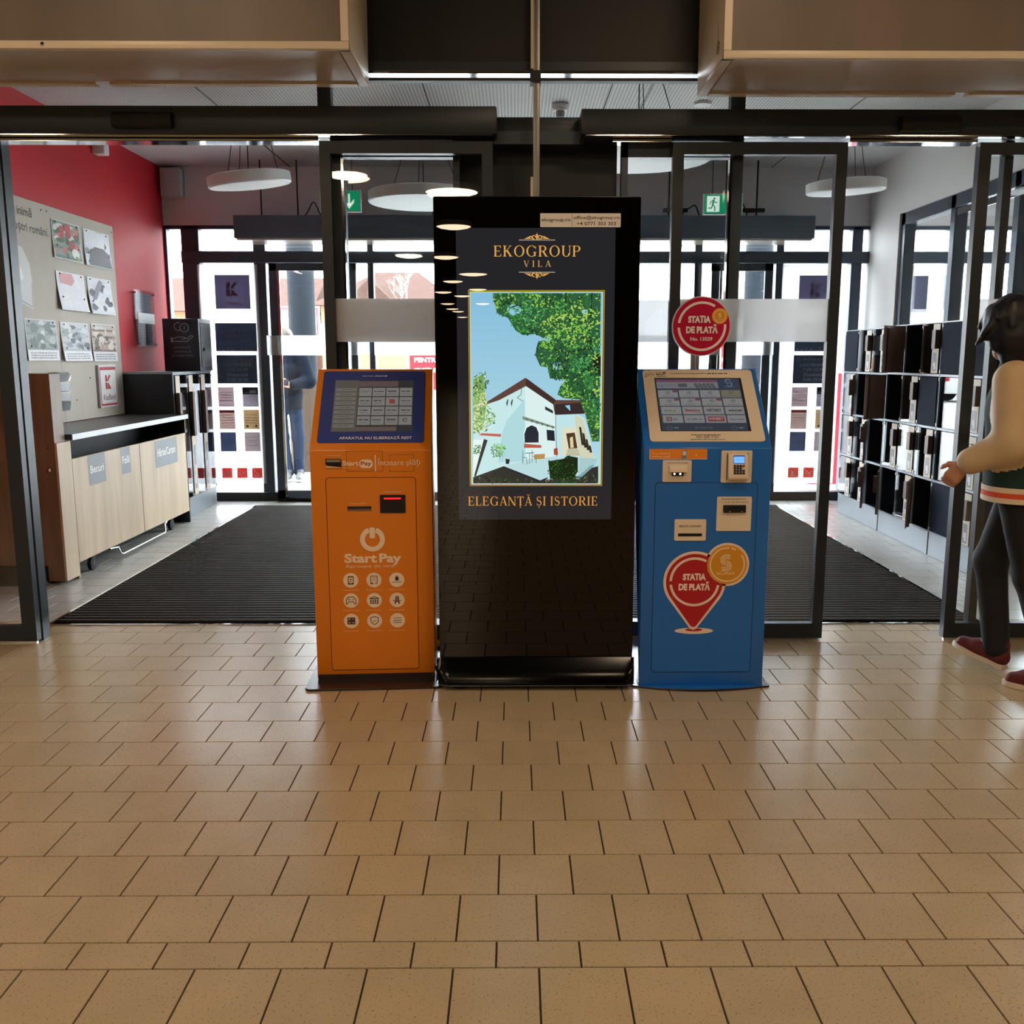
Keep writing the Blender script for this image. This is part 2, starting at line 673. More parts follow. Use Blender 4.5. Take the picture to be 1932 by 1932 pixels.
M_white = mat('white_wall_paint', '#e8e8e6', 0.7, noise=0.02, nscale=2)
M_grey = mat('grey_wall_paint', '#dcdade', 0.7, noise=0.02, nscale=2)
M_hall = mat('hall_wall_paint', '#9b9184', 0.8, noise=0.04)
M_cream = mat('cream_enamel', '#e2d2bc', 0.35, noise=0.03)
M_woodgrey = mat('brown_laminate', '#77695d', 0.45, noise=0.22, nscale=2.2, stretch=(1, 1, 0.4), bump=0.04)
M_shiny = mat('satin_enamel_panel', '#cfc0ae', 0.22, 0.0, noise=0.03, spec=0.6)
M_oak = mat('pale_oak_laminate', '#c3ad90', 0.5, noise=0.16, nscale=3.5, stretch=(3, 3, 0.35))
M_brown = mat('brown_wood', '#7f6650', 0.5, noise=0.25, nscale=4, stretch=(3, 3, 0.3))
M_board = mat('beige_board', '#bdb3a4', 0.6, noise=0.06, nscale=3)
M_navy = mat('dark_navy_panel', '#1c2027', 0.5, noise=0.08)
M_rubber = mat('black_rubber', '#101010', 0.8, noise=0.1)
M_matrib = mat('dark_mat_fibre', '#1e1916', 0.95, spec=0.05, noise=0.35, nscale=60)
M_matbase = mat('mat_base', '#0b0908', 0.95, spec=0.05, noise=0.1)
M_lockgrey = mat('locker_grey_steel', '#8d949b', 0.4, 0.3, noise=0.03)
M_lockdark = mat('locker_interior', '#1c2432', 0.85, noise=0.1, spec=0.15)
M_handle = mat('brown_plastic', '#4a372e', 0.45, noise=0.08)
M_strip = mat('cream_plastic', '#c9bba6', 0.5, noise=0.05)
M_coverbrown = mat('brown_locker_cover', '#7d655a', 0.5, noise=0.06)
M_orange = mat('orange_paint', '#e07f12', 0.38, noise=0.025, nscale=5, coat=0.15)
M_orange_d = mat('orange_joint', '#6e3505', 0.7, noise=0.1)
M_blue = mat('blue_paint', '#1f6cc4', 0.36, noise=0.025, nscale=5, coat=0.15)
M_blue_d = mat('blue_joint', '#123a60', 0.7, noise=0.1)
M_bezel_o = mat('purple_blue_bezel', '#3b4a94', 0.22, noise=0.05, coat=0.3)
M_bezel_b = mat('ivory_plastic', '#e6d6c2', 0.35, noise=0.02)
M_plate = mat('brown_steel_plate', '#3d3231', 0.25, 0.6, noise=0.12)
M_slot = mat('dark_slot', '#0b0b0c', 0.3, noise=0.1)
M_lampwhite = mat('white_lamp_metal', '#e8e8e8', 0.4, noise=0.02)
M_diff_off = mat('lamp_diffuser', '#efefee', 0.5, noise=0.02)
M_lampon = mat('lit_lamp_diffuser', '#ffffff', 0.4, emit='#ffe0ba', estr=19.0, noise=0.01)
M_lampfar = mat('lit_lamp_diffuser_distant', '#ffffff', 0.4, emit='#ffe0ba', estr=19.0, noise=0.01)
M_lampfar.cycles.emission_sampling = 'NONE'
M_wire = mat('dark_wire', '#2a2a2c', 0.5, noise=0.1)
M_glass = glass_mat('clear_glass')
M_glass2 = glass_mat('acrylic_sheet', (0.92, 0.94, 0.96), 0.9, 1.45)
M_frost = frost_mat('frosted_film', '#fafafc', 0.82)
M_print = attr_mat('printed_film', 0.45)
M_printg = attr_mat('glossy_print', 0.18, spec=0.5)
M_film = attr_mat('window_film_print', 0.5, translucent=0.22)
M_screen = attr_mat('lit_screen', 0.0, emission=0.72, diffuse=0.6, spec=0.5)
M_dim = attr_mat('dim_screen', 0.12, emission=0.30, diffuse=2.0, spec=0.5)
M_signlit = attr_mat('backlit_sign', 0.35, emission=0.55, diffuse=1.0)
M_skin = mat('skin', '#c08a6c', 0.5, noise=0.05)
M_paving = mat('pale_paving', '#b9b7b2', 0.8, noise=0.08, nscale=4)
M_kerb = mat('grey_concrete', '#8f9093', 0.8, noise=0.08)
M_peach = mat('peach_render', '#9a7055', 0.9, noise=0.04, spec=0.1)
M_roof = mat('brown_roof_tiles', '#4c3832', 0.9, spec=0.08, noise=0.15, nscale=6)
M_colm = mat('shaded_column_grey', '#20252b', 0.7, noise=0.05, spec=0.12)  # column grey darkened for the shade of a canopy that isn't built

# ------------------------------------------------------------------ floor: slab with real tiles
XL, XR = -3.31, 3.36          # vestibule side walls
YD, YF = 4.50, 9.20           # inner door plane, street facade
floor = struct(G().box(-13.0, 13.0, -50.0, 9.26, -0.06, -0.004).build('floor', M_grout), 'beige square floor tiles with thin dark joints', 'floor')


def tile_geo(w, d, g=None, cx=0.0, cy=0.0):
    g = g or G()
    j, c, e = 0.0022, 0.0005, 0.002
    a, b = w / 2 - j, d / 2 - j
    vs = []
    for (aa, bb, z) in ((a - c, b - c, 0.0), (a, b, -e), (a, b, -0.0055)):
        vs += [(cx - aa, cy - bb, z), (cx + aa, cy - bb, z), (cx + aa, cy + bb, z), (cx - aa, cy + bb, z)]
    fs = [(0, 1, 2, 3)]
    for q in (0, 4):
        for i in range(4):
            k = (i + 1) % 4
            fs.append((q + 4 + i, q + 4 + k, q + k, q + i))
    return g.add(vs, fs)


PX = 0.1993
rows = [(1.974, 2.074, -0.046)]
for k in range(0, 36):
    rows.append((2.074 + 0.2 * k, 2.274 + 0.2 * k, 0.054 if k % 2 == 0 else -0.046))
for k in range(0, 34):
    rows.append((1.774 - 0.2 * k, 1.974 - 0.2 * k, 0.054 if k % 2 == 0 else -0.046))
tiles = []
EYE, _Rw = Vector((0, 0, 1.40)), Euler((R(90 - 9.41), 0, R(-0.4))).to_matrix()   # where the photograph was measured from
_Rm = _Rw.transposed()


def px(p):
    q = _Rm @ (Vector(p) - EYE)
    return 966 + 18.3 + 1767 * q.x / -q.z, 966 - 1767 * q.y / -q.z, -q.z


for y0, y1, off in rows:
    cy = (y0 + y1) / 2
    if cy > 9.2:
        continue
    lo, hi = (-6.9, 6.9) if cy < 4.5 else (XL, 7.4)
    k0, k1 = int((lo - off) / PX) - 1, int((hi - off) / PX) + 1
    for k in range(k0, k1):
        x0 = off + k * PX
        x1 = x0 + PX
        if x0 < lo or x1 > hi + 0.05:
            continue
        if x0 > -2.40 and x1 < 2.42 and y0 > 4.86 and y1 < 8.74:
            continue
        cx = (x0 + x1) / 2
        vis = False
        if cy > 1.2:
            u, v, z = px((cx, cy, 0))
            vis = -60 < u < 1992 and v < 1990 and cy < 4.86
        tiles.append((math.hypot(cx, cy) if vis else 99 + cy, cx, cy, y1 - y0))
tiles.sort()
_tm = {}
rest, lobby = G(), G()
for i, (d, cx, cy, dep) in enumerate(tiles):
    if i < 300 and d < 99:
        if dep not in _tm:
            _tm[dep] = tile_geo(PX, dep).mesh('tile')
        o = put('tile', _tm[dep], floor, M_tile)
        o.location = (cx, cy, 0)
    else:
        tile_geo(PX, dep, lobby if cy > 4.85 else rest, cx, cy)
rest.box(-12.9, 12.9, -49.9, -4.83, -0.005, -0.0005).box(-12.9, -6.95, -4.83, 4.4, -0.005, -0.0005).box(6.95, 12.9, -4.83, 4.4, -0.005, -0.0005)
_o = rest.build('tile_field', M_tile, floor)
_o['kind'] = 'stuff'
_o = lobby.build('lobby_tile_field', M_tile2, floor)
_o['kind'] = 'stuff'

mt = thing('entrance_mat', 'large dark ribbed entrance mat sunk in the lobby floor between the doors', 'mat', (0, 6.8, 0))
B('mat_base', M_matbase, mt, -2.46, 2.47, 4.81, 8.80, -0.004, 0.003)
g, g2 = G(), G()
y = 4.83
while y < 8.78:
    g.prism([(y, 0.003), (y + 0.036, 0.003), (y + 0.032, 0.013), (y + 0.004, 0.013)], 'x', -2.44, 2.45)
    g2.box(-2.44, 2.45, y + 0.0405, y + 0.0465, 0.003, 0.0125)
    y += 0.052
_o = g.build('rib_field', M_matrib, mt)
_o['kind'] = 'stuff'
_o = g2.build('profile_field', mat('mat_profile', '#5f5952', 0.6, 0.2, noise=0.15), mt)
_o['kind'] = 'stuff'
g = G()
for a in ((-2.475, -2.46, 4.80, 8.81), (2.47, 2.485, 4.80, 8.81), (-2.46, 2.47, 4.797, 4.81), (-2.46, 2.47, 8.80, 8.812)):
    g.box(*a, -0.004, 0.006)
g.build('edge_frame', M_alu, mt)

# ------------------------------------------------------------------ shell
struct(G().box(-13.0, 13.0, -50.0, 4.6, 5.0, 5.2).build('ceiling', mat('dark_ceiling', '#2b2a29', 0.8, noise=0.1)), 'dark hall ceiling above the air curtains', 'ceiling')
m = mat('perforated_ceiling', '#b9b8b6', 0.7, noise=0.02)
nt = m.node_tree
wv = nt.nodes.new('ShaderNodeTexWave')
wv.inputs['Scale'].default_value = 0.314 / 0.024
ge = nt.nodes.new('ShaderNodeNewGeometry')
nt.links.new(ge.outputs['Position'], wv.inputs['Vector'])
mx = nt.nodes.new('ShaderNodeMix')
mx.data_type = 'RGBA'
mx.inputs[6].default_value = (*lin('#adacaa'), 1)
mx.inputs[7].default_value = (*lin('#e4e3e1'), 1)
nt.links.new(wv.outputs['Fac'], mx.inputs[0])
nt.links.new(mx.outputs[2], nt.nodes['Principled BSDF'].inputs['Base Color'])
vc = struct(G().box(XL - 0.2, 7.6, 4.56, 9.3, 3.15, 3.35).build('ceiling', m), 'pale grey finely perforated lobby ceiling seen over the door headers', 'ceiling')
g = G()
for x in (-2.1, -0.6, 0.9, 2.4):
    g.box(x - 0.004, x + 0.004, 4.6, 9.18, 3.146, 3.152)
g.build('panel_joint', M_wire, vc)

struct(G().box(XL - 0.2, XL, 4.56, 9.3, -0.05, 3.35).build('wall_left', M_red), 'saturated red painted lobby wall behind the notice board', 'wall')
# right side of the lobby: white wall above and beyond the glazing
g = G().box(XR, XR + 0.14, 8.46, 9.2, -0.05, 3.16).box(XR, XR + 0.14, 4.6, 8.46, 2.63, 3.16)
struct(g.build('wall_right', M_white), 'white wall over the glazed side of the lobby', 'wall')
g = G().box(-13.0, XL - 0.2, YD, 4.62, -0.05, 5.0).box(XR + 0.14, 13.0, YD, 4.62, -0.05, 5.0)
struct(g.build('wall_side', M_hall), 'plain wall either side of the sliding doors', 'wall')
struct(G().box(XL - 0.2, XR + 0.3, 4.48, 4.62, 2.70, 5.05).build('wall_front', M_bulk), 'black bulkhead wall above the doors between two air curtains', 'wall')
g = G().box(-13.2, -13.0, -50, 4.62, -0.05, 5.1).box(13.0, 13.2, -50, 4.62, -0.05, 5.1)
struct(g.build('wall_hall', M_hall), 'side walls of the shop hall behind the viewer', 'wall')
struct(G().box(-13.2, 13.2, -50.2, -50, -0.05, 5.1).build('wall_back', M_hall), 'back wall of the shop hall', 'wall')
struct(G().box(-0.27, 0.49, 4.70, 5.0, -0.02, 2.44, bev=0.004).build('wall_center', M_navy), 'dark navy clad pier between the two sliding doors behind the totem', 'wall')
# street facade: plain wall above the glazing, both beside the lobby and in the side room
struct(G().box(XL - 0.2, 7.6, 9.16, 9.36, 2.615, 3.35).build('wall_far', M_grey), 'grey painted wall above the street windows', 'wall')
struct(G().box(7.4, 7.6, 4.62, 9.3, 2.615, 3.35).build('wall_room', M_white), 'white wall over the end windows of the room beside the lobby', 'wall')
w4 = thing('window_4', 'end window of the room beside the lobby, dark framed', 'window', (7.45, 7, 0), kind='structure')
for y_ in (4.62, 5.75, 6.9, 8.05, 9.16):
    B('mullion', M_frame2, w4, 7.42, 7.52, y_, y_ + 0.07, 0.0, 2.62)
for z_ in (0.0, 2.28, 2.55):
    B('rail', M_frame2, w4, 7.42, 7.52, 4.62, 9.23, z_, z_ + 0.08)
for y_ in (4.69, 5.82, 6.97, 8.12):
    B('glass_pane', M_glass, w4, 7.466, 7.474, y_, y_ + 1.05, 0.08, 2.55)

# ------------------------------------------------------------------ window_1: glazed street facade
w1 = thing('window_1', 'street facade of dark framed glass with bright daylight behind', 'window', (0, YF, 0), kind='structure')


def bar(p, x0, x1, z0, z1, y0=YF - 0.05, y1=YF + 0.05, name='mullion', m=M_frame2):
    return B(name, m, p, x0, x1, y0, y1, z0, z1, bev=0.004, seg=1)


def pane(p, x0, x1, z0, z1, y=YF, name='glass_pane', m=M_glass):
    return B(name, m, p, x0, x1, y - 0.004, y + 0.004, z0, z1)


verts_ = [(-3.31, -3.285), (-3.15, -2.985), (-2.476, -2.363), (-1.40, -1.345), (-0.42, -0.34), (0.45, 0.53), (1.71, 1.78), (2.485, 2.555), (3.20, 3.30),
          (4.12, 4.20), (5.1, 5.18), (6.2, 6.28), (7.3, 7.4)]
for a, b in verts_:
    bar(w1, a, b, 0.0, 2.615)
bar(w1, XL, 7.4, 2.585, 2.62, name='head_rail')
bar(w1, -3.15, 7.4, 2.276, 2.384, y0=YF - 0.07, name='transom_rail')
bar(w1, XL, 7.4, 0.0, 0.085, y0=YF - 0.07, name='sill_rail', m=M_black)
for (a0, a), (b, b1) in zip(verts_[:-1], verts_[1:]):
    pane(w1, a, b, 0.085, 2.276 if a > -3.2 else 2.585)
    if a > -3.2:
        pane(w1, a, b, 2.384, 2.585)
# sliding leaves of the street doors (pushed aside) with their bright edge and frosted band
for (x0, x1) in ((-2.32, -1.50), (1.86, 2.44)):
    f = G()
    f.box(x0, x0 + 0.075, 9.08, 9.12, 0.03, 2.27).box(x1 - 0.075, x1, 9.08, 9.12, 0.03, 2.27)
    f.box(x0, x1, 9.08, 9.12, 2.2, 2.27).box(x0, x1, 9.08, 9.12, 0.03, 0.11)
    lf = f.build('sliding_leaf', M_frame2, w1)
    B('glass_pane', M_glass, lf, x0 + 0.07, x1 - 0.07, 9.097, 9.103, 0.1, 2.2)
    B('edge_strip', M_alu, lf, x0 + 0.076, x0 + 0.10, 9.075, 9.08, 0.05, 2.2)
for x0, x1 in ((-2.36, -1.41), (-1.34, -0.45), (0.55, 1.70), (1.79, 2.47)):
    B('frosted_band', M_frost, w1, x0, x1, 9.068, 9.070, 1.415, 1.60)
w1b = thing('door_header', 'long dark box header hanging over the street doors', 'door header', (0, 8.9, 2.43))
B('casing', mat('slate_casing', '#4d5968', 0.45, noise=0.04), w1b, -2.52, 2.70, 8.70, 9.10, 2.45, 2.65, bev=0.008)
B('bottom_panel', M_shiny, w1b, -2.50, 2.68, 8.72, 9.08, 2.436, 2.452)
for x in (-2.30, -1.97, 1.40, 1.92, 2.20):
    G().tube([(x, 8.85, 2.65), (x, 8.85, 3.15)], 0.008, 6).build('hanger_rod', M_wire, w1b)
for x in (1.45, 2.15):
    G().box(x - 0.1, x + 0.12, 8.82, 8.87, 2.70, 2.73).build('bracket', M_wire, w1b)
for k, (x, y0) in enumerate(((-0.75, 0), (1.52, 0.02), (1.95, -0.02), (-1.9, 0.0))):
    p = [(x + 0.16 * t, 8.8 + y0, 2.655 + 0.10 * math.sin(math.pi * t) + 0.02 * math.sin(9 * t + k)) for t in [i / 14 for i in range(15)]]
    G().tube(p, 0.006, 5).build('cable', M_wire, w1b, smooth=60)

# ------------------------------------------------------------------ window_2: glazed side wall of the lobby
w2 = thing('window_2', 'dark framed glass side wall of the lobby above the lockers', 'window', (XR, 6.5, 0), kind='structure')
for y0, y1 in ((8.38, 8.46), (7.44, 7.52), (6.50, 6.58), (5.56, 5.64), (4.62, 4.70)):
    B('mullion', M_frame2, w2, XR + 0.02, XR + 0.12, y0, y1, 0, 2.63, bev=0.004, seg=1)
B('head_rail', M_frame2, w2, XR + 0.02, XR + 0.12, 4.62, 8.46, 2.53, 2.64, bev=0.004, seg=1)
B('reflection_strip', M_alu, w2, XR + 0.015, XR + 0.02, 4.7, 7.40, 2.465, 2.515)  # metal strip standing in for a bright reflection on the side glazing
for a, b in ((7.52, 8.38), (6.58, 7.44), (5.64, 6.50), (4.70, 5.56)):
    B('glass_pane', M_glass, w2, XR + 0.066, XR + 0.074, a, b, 0.0, 2.53)

# ------------------------------------------------------------------ window_3: transom over the inner doors
w3 = thing('window_3', 'low transom glazing strip above the inner door headers', 'window', (0, YD, 2.5), kind='structure')
for a, b in ((-3.31, -3.25), (-0.895, -0.835), (0.985, 1.05), (3.28, 3.36)):
    B('mullion', M_frame, w3, a, b, 4.50, 4.56, 2.44, 2.70)
for a, b in ((-3.25, -0.895), (-0.835, 0.985), (1.05, 3.28)):
    B('glass_pane', M_glass, w3, a, b, 4.527, 4.533, 2.45, 2.64)
B('head_rail', M_frame, w3, -3.31, 3.36, 4.47, 4.58, 2.668, 2.705)
B('bright_strip', M_alu, w3, -3.31, 3.36, 4.485, 4.59, 2.660, 2.668)
B('black_seal', M_black, w3, -3.31, 3.36, 4.50, 4.545, 2.632, 2.645)
B('bottom_rail', M_frame, w3, -3.31, 3.36, 4.60, 4.66, 2.40, 2.50)
B('recess_box', M_frame, w3, -0.10, 0.32, 4.58, 4.72, 2.375, 2.495, bev=0.004)
B('recess_lip', M_frame2, w3, -0.10, 0.30, 4.56, 4.60, 2.372, 2.43)


# ------------------------------------------------------------------ inner sliding doors
def leaf(p, x0, x1, y, pads=(0.055, 0.05), bright=None, band=True):
    f = G()
    f.box(x0, x0 + pads[0], y - 0.022, y + 0.022, 0.012, 2.372)
    f.box(x1 - pads[1], x1, y - 0.022, y + 0.022, 0.012, 2.372)
    f.box(x0 + pads[0], x1 - pads[1], y - 0.022, y + 0.022, 2.318, 2.372)
    f.box(x0 + pads[0], x1 - pads[1], y - 0.022, y + 0.022, 0.012, 0.088)
    lf = f.build('sliding_leaf', M_frame, p)
    B('glass_pane', M_glass, lf, x0 + pads[0], x1 - pads[1], y - 0.005, y + 0.005, 0.088, 2.318)
    if band:
        B('frosted_band', M_frost, lf, x0 + pads[0], x1 - pads[1], y - 0.0075, y - 0.006, 1.47, 1.67)
    if bright:
        B('edge_strip', M_alu, lf, bright[0], bright[1], y + 0.023, y + 0.05, 0.06, 2.30)
    G().box(x0 + 0.01, x1 - 0.01, y - 0.008, y + 0.008, 0.0, 0.012).build('floor_seal', M_alu, lf)
    return lf


def fixed(p, x0, x1, y, posts, rails=True):
    f = G()
    for a, b in posts:
        f.box(a, b, y - 0.03, y + 0.03, 0.0, 2.45)
    f.box(x0, x1, y - 0.03, y + 0.03, 2.32, 2.39).box(x0, x1, y - 0.03, y + 0.03, 0.0, 0.075)
    fx = f.build('fixed_frame', M_frame2, p)
    B('glass_pane', M_glass, fx, x0, x1, y - 0.005, y + 0.005, 0.075, 2.32)
    B('frosted_band', M_frost, fx, x0, x1, y + 0.006, y + 0.0075, 1.47, 1.67)
    return fx


def sensor(p, x, z):
    s = G().prism([(4.405, z - 0.02), (4.415, z - 0.034), (4.452, z - 0.034), (4.452, z + 0.034), (4.425, z + 0.034), (4.408, z + 0.02)], 'x', x - 0.135, x + 0.135, bev=0.006)
    s = s.build('motion_sensor', mat('sensor_black', '#0a0a0c', 0.6, noise=0.05), p, smooth=40)
    q = Print((x + 0.06, 4.4115, z + 0.008), (1, 0, 0), (0, 0, 1))
    q.scribble(0, 0.035, 0, 0.006, '#c8c8c8', 1, 3)
    q.build('lettering', M_print, s)


d1 = thing('door_1', 'open dark framed sliding glass door beside the red wall', 'door', (-1.6, YD, 0), kind='structure')
B('header', M_frame, d1, -3.3, -0.082, 4.45, 4.60, 2.392, 2.512, bev=0.006)
B('header_lip', M_alu, d1, -3.28, -0.10, 4.458, 4.495, 2.388, 2.392)
B('track_rail', M_alu, d1, -2.36, -0.90, 4.515, 4.60, 2.374, 2.39)
sensor(d1, -1.666, 2.446)
leaf(d1, -3.20, -2.365, 4.505, (0.05, 0.07), bright=(-2.405, -2.375))
B('jamb_post', M_frame, d1, -2.415, -2.362, 4.54, 4.61, 0.0, 2.388)
B('edge_strip', M_alu, d1, -2.402, -2.382, 4.536, 4.54, 0.06, 2.30)
leaf(d1, -0.895, -0.101, 4.52, (0.05, 0.05), bright=None)
fixed(d1, -0.86, -0.27, 4.62, ((-0.86, -0.80), (-0.29, -0.26)))
B('jamb_strip', M_alu, d1, -0.808, -0.797, 4.555, 4.59, 0.05, 2.32)
d2 = thing('door_2', 'half open dark framed sliding glass door next to the lockers', 'door', (1.7, YD, 0), kind='structure')
B('header', M_frame, d2, 0.30, 3.3, 4.45, 4.60, 2.392, 2.502, bev=0.006)
B('header_lip', M_alu, d2, 0.32, 3.28, 4.458, 4.50, 2.388, 2.392)
B('track_rail', M_alu, d2, 1.54, 2.13, 4.515, 4.60, 2.374, 2.39)
B('track_rail', M_alu, d2, 0.45, 0.72, 4.515, 4.60, 2.374, 2.39)
sensor(d2, 1.87, 2.434)
leaf(d2, 0.728, 1.531, 4.53, (0.05, 0.05))
leaf(d2, 2.14, 2.99, 4.53, (0.055, 0.05))
fixed(d2, 0.50, 1.07, 4.62, ((0.50, 0.53), (1.01, 1.07)))
B('jamb_strip', M_alu, d2, 1.000, 1.012, 4.555, 4.59, 0.05, 2.32)
B('jamb_post', M_frame, d2, 2.28, 2.32, 4.55, 4.60, 0.0, 2.39)
# metal conduit dropping from the bulkhead in front of the pier
cd = thing('conduit_pole', 'thin grey metal pole dropping from the ceiling behind the totem', 'pole', (0.09, 4.43, 0.0))
B('tube', mat('zinc_tube', '#8c8a86', 0.35, 0.8, noise=0.05), cd, 0.082, 0.112, 4.41, 4.44, 0.0, 5.0, bev=0.004)
B('bright_edge', M_cream, cd, 0.071, 0.082, 4.41, 4.425, 2.66, 5.0)
B('bright_edge', M_cream, cd, 0.071, 0.082, 4.41, 4.425, 0.02, 2.20)
B('clamp', M_black, cd, 0.068, 0.116, 4.402, 4.475, 2.60, 2.65)


# ------------------------------------------------------------------ air curtains
def air_curtain(x0, x1, zb, y0, y1, label, inner):
    t = thing('air_curtain', label, 'air curtain', ((x0 + x1) / 2, (y0 + y1) / 2, zb), 'cream air curtains above the sliding doors')
    zt = zb + 0.62
    fr = 0.03
    g = G()
    g.box(x0, x1, y0, y0 + 0.02, zb, zb + fr, bev=0.004).box(x0, x1, y0, y0 + 0.02, zt - fr, zt, bev=0.004)
    g.box(x0, x0 + fr, y0, y0 + 0.02, zb + fr, zt - fr).box(x1 - fr, x1, y0, y0 + 0.02, zb + fr, zt - fr)
    g.build('front_frame', M_cream, t, smooth=40)
    B('front_panel', M_woodgrey, t, x0 + fr, x1 - fr, y0 + 0.006, y0 + 0.03, zb + fr, zt - fr)
    B('casing', M_cream, t, x0, x1, y0 + 0.02, y1, zb + 0.012, zt, bev=0.004)
    xs = x1 - 0.045 if inner == 'r' else x0 + 0.045
    a, b = (x0 + 0.02, xs) if inner == 'r' else (xs, x1 - 0.02)
    B('bottom_panel', M_shiny, t, a, b, y0 + 0.03, y1 - 0.055, zb + 0.002, zb + 0.013)
    g = G().box(x0, x1, y0 + 0.02, y0 + 0.028, zb, zb + 0.012)
    if inner == 'r':
        g.box(xs + 0.006, x1, y0 + 0.02, y1, zb, zb + 0.012)
    else:
        g.box(x0, xs - 0.006, y0 + 0.02, y1, zb, zb + 0.012)
    g.build('bottom_edge', M_cream, t)
    xm = -1.80 if inner == 'r' else 1.98
    g = G().box(a, xm - 0.03, y1 - 0.048, y1, zb - 0.004, zb + 0.012).box(xm + 0.03, b, y1 - 0.048, y1, zb - 0.004, zb + 0.012)
    g.build('outlet_strip', M_cream, t)
    G().lathe([(0.007, 0), (0.007, 0.004), (0.004, 0.006)], (-1.83 if inner == 'r' else 2.9, y0, zb + 0.016), 10, axis='y').build('screw', M_alu, t)
    for x in (x0 + 0.3, x1 - 0.3):
        B('ceiling_bracket', M_black, t, x - 0.02, x + 0.02, (y0 + y1) / 2 - 0.02, (y0 + y1) / 2 + 0.02, zt, 5.0)
    return t


air_curtain(-3.1, -0.645, 2.58, 3.89, 4.40, 'cream framed air curtain above the door beside the red wall', 'r')
t = air_curtain(0.815, 3.2, 2.55, 3.89, 4.43, 'cream framed air curtain above the door next to the lockers', 'l')
q = Print((0.8145, 4.0, 2.62), (0, -1, 0), (0, 0, 1))
q.arc(0, 0, 0.022, 0.008, -70, 250, '#5a4a3c').disc(0.0, 0.0, 0.008, '#5a4a3c')
q.line([(-0.01, 0.03), (-0.012, 0.10)], 0.006, '#8a7a66')
q.build('dark_scuff', M_print, t)


# ------------------------------------------------------------------ measuring helpers: a point of the photograph on a real plane


def _ray(x, y):
    return _Rw @ Vector(((x - 984.3) / 1767.0, -(y - 966.0) / 1767.0, -1.0))


def at_y(x, y, Y):
    r = _ray(x, y)
    p = EYE + r * (Y / r.y)
    return (p.x, p.z)


def at_x(x, y, X):
    r = _ray(x, y)
    p = EYE + r * (X / r.x)
    return (p.y, p.z)


def at_plane(x, y, o, u, v):
    r = _ray(x, y)
    n = Vector(u).cross(Vector(v))
    p = EYE + r * ((Vector(o) - EYE).dot(n) / r.dot(n))
    d = p - Vector(o)
    return (d.dot(Vector(u)) / Vector(u).length_squared, d.dot(Vector(v)) / Vector(v).length_squared)


def rrect(x0, y0, x1, y1, r, n=4):
    p = []
    for cx, cy, a in ((x1 - r, y0 + r, -90), (x1 - r, y1 - r, 0), (x0 + r, y1 - r, 90), (x0 + r, y0 + r, 180)):
        p += ring_pts(cx, cy, r, r, a, a + 90, n)
    return p


def plate(name, m, parent, x0, z0, x1, z1, yb, yf, r=0.008, bev=0.001):
    """rounded plate standing on a front face, from depth yb (back) to yf (front)"""
    return G().prism(rrect(min(x0, x1), min(z0, z1), max(x0, x1), max(z0, z1), r), 'y', yf, yb, bev=bev, seg=1).build(name, m, parent, smooth=40)


def slab_on(name, m, parent, o, u, v, x0, y0, x1, y1, h0, h1, r=0.01):
    """rounded slab on the plane o,u,v (u, v unit vectors), from height h0 to h1 along the normal"""
    o, u, v = Vector(o), Vector(u), Vector(v)
    n = u.cross(v)
    pts = rrect(x0, y0, x1, y1, r)
    k = len(pts)
    vs = [o + u * a + v * b + n * h for h in (h0, h1) for a, b in pts]
    fs = [tuple(range(k))[::-1], tuple(range(k, 2 * k))] + [(i, (i + 1) % k, k + (i + 1) % k, k + i) for i in range(k)]
    return G().add(vs, fs).build(name, m, parent, smooth=40)


# ------------------------------------------------------------------ orange kiosk
KY = 3.93
ox0, ox1 = -0.862, -0.352
k1 = thing('payment_kiosk', 'orange self-service payment kiosk with a slanted screen, standing beside the black totem', 'kiosk', (-0.607, 4.1, 0))
ZB, ZT, DY = 1.012, 1.345, 0.33
prof = lambda yf, zb, zt, z0: [(yf, z0), (yf, zb), (yf + DY, zt), (yf + DY + 0.03, zt), (yf + 0.40, zt - 0.06), (yf + 0.40, z0)]
G().prism(prof(KY, ZB, ZT, 0.012), 'x', ox0, ox1, bev=0.004).build('body', M_orange, k1, smooth=30)
G().prism([(-0.90, 3.83), (-0.885, 3.812), (-0.335, 3.812), (-0.318, 3.83), (-0.325, 4.38), (-0.89, 4.38)], 'z', 0.0, 0.010, bev=0.002).build('base_plate', M_plate, k1)
B('plinth', M_plate, k1, ox0 + 0.004, ox1 - 0.004, KY - 0.004, KY + 0.01, 0.010, 0.034)
z1 = lambda x, y: (570 + 0.13975 * x, 680 + 0.13975 * y)
z2 = lambda x, y: (570 + 0.2174 * x, 900 + 0.2174 * y)
fo = lambda p: at_y(p[0], p[1], KY)
a, b = fo(z2(212, 8)), fo(z2(1012, 1665))
plate('door_gasket', M_orange_d, k1, a[0] - 0.003, b[1] - 0.003, b[0] + 0.003, a[1] + 0.003, KY + 0.002, KY - 0.0006, 0.014, 0)
plate('service_door', M_orange, k1, a[0], b[1], b[0], a[1], KY + 0.002, KY - 0.0022, 0.012)
for (p, q_) in (((602, 1225), (1088, 1492)), ((1180, 1278), (1507, 1497))):
    a, b = fo(z1(*p)), fo(z1(*q_))
    plate('panel_joint', M_orange_d, k1, a[0] - 0.0015, b[1] - 0.0015, b[0] + 0.0015, a[1] + 0.0015, KY + 0.001, KY - 0.0005, 0.003, 0)
    plate('cover_panel', M_orange, k1, a[0], b[1], b[0], a[1], KY + 0.001, KY - 0.0016, 0.003, 0)
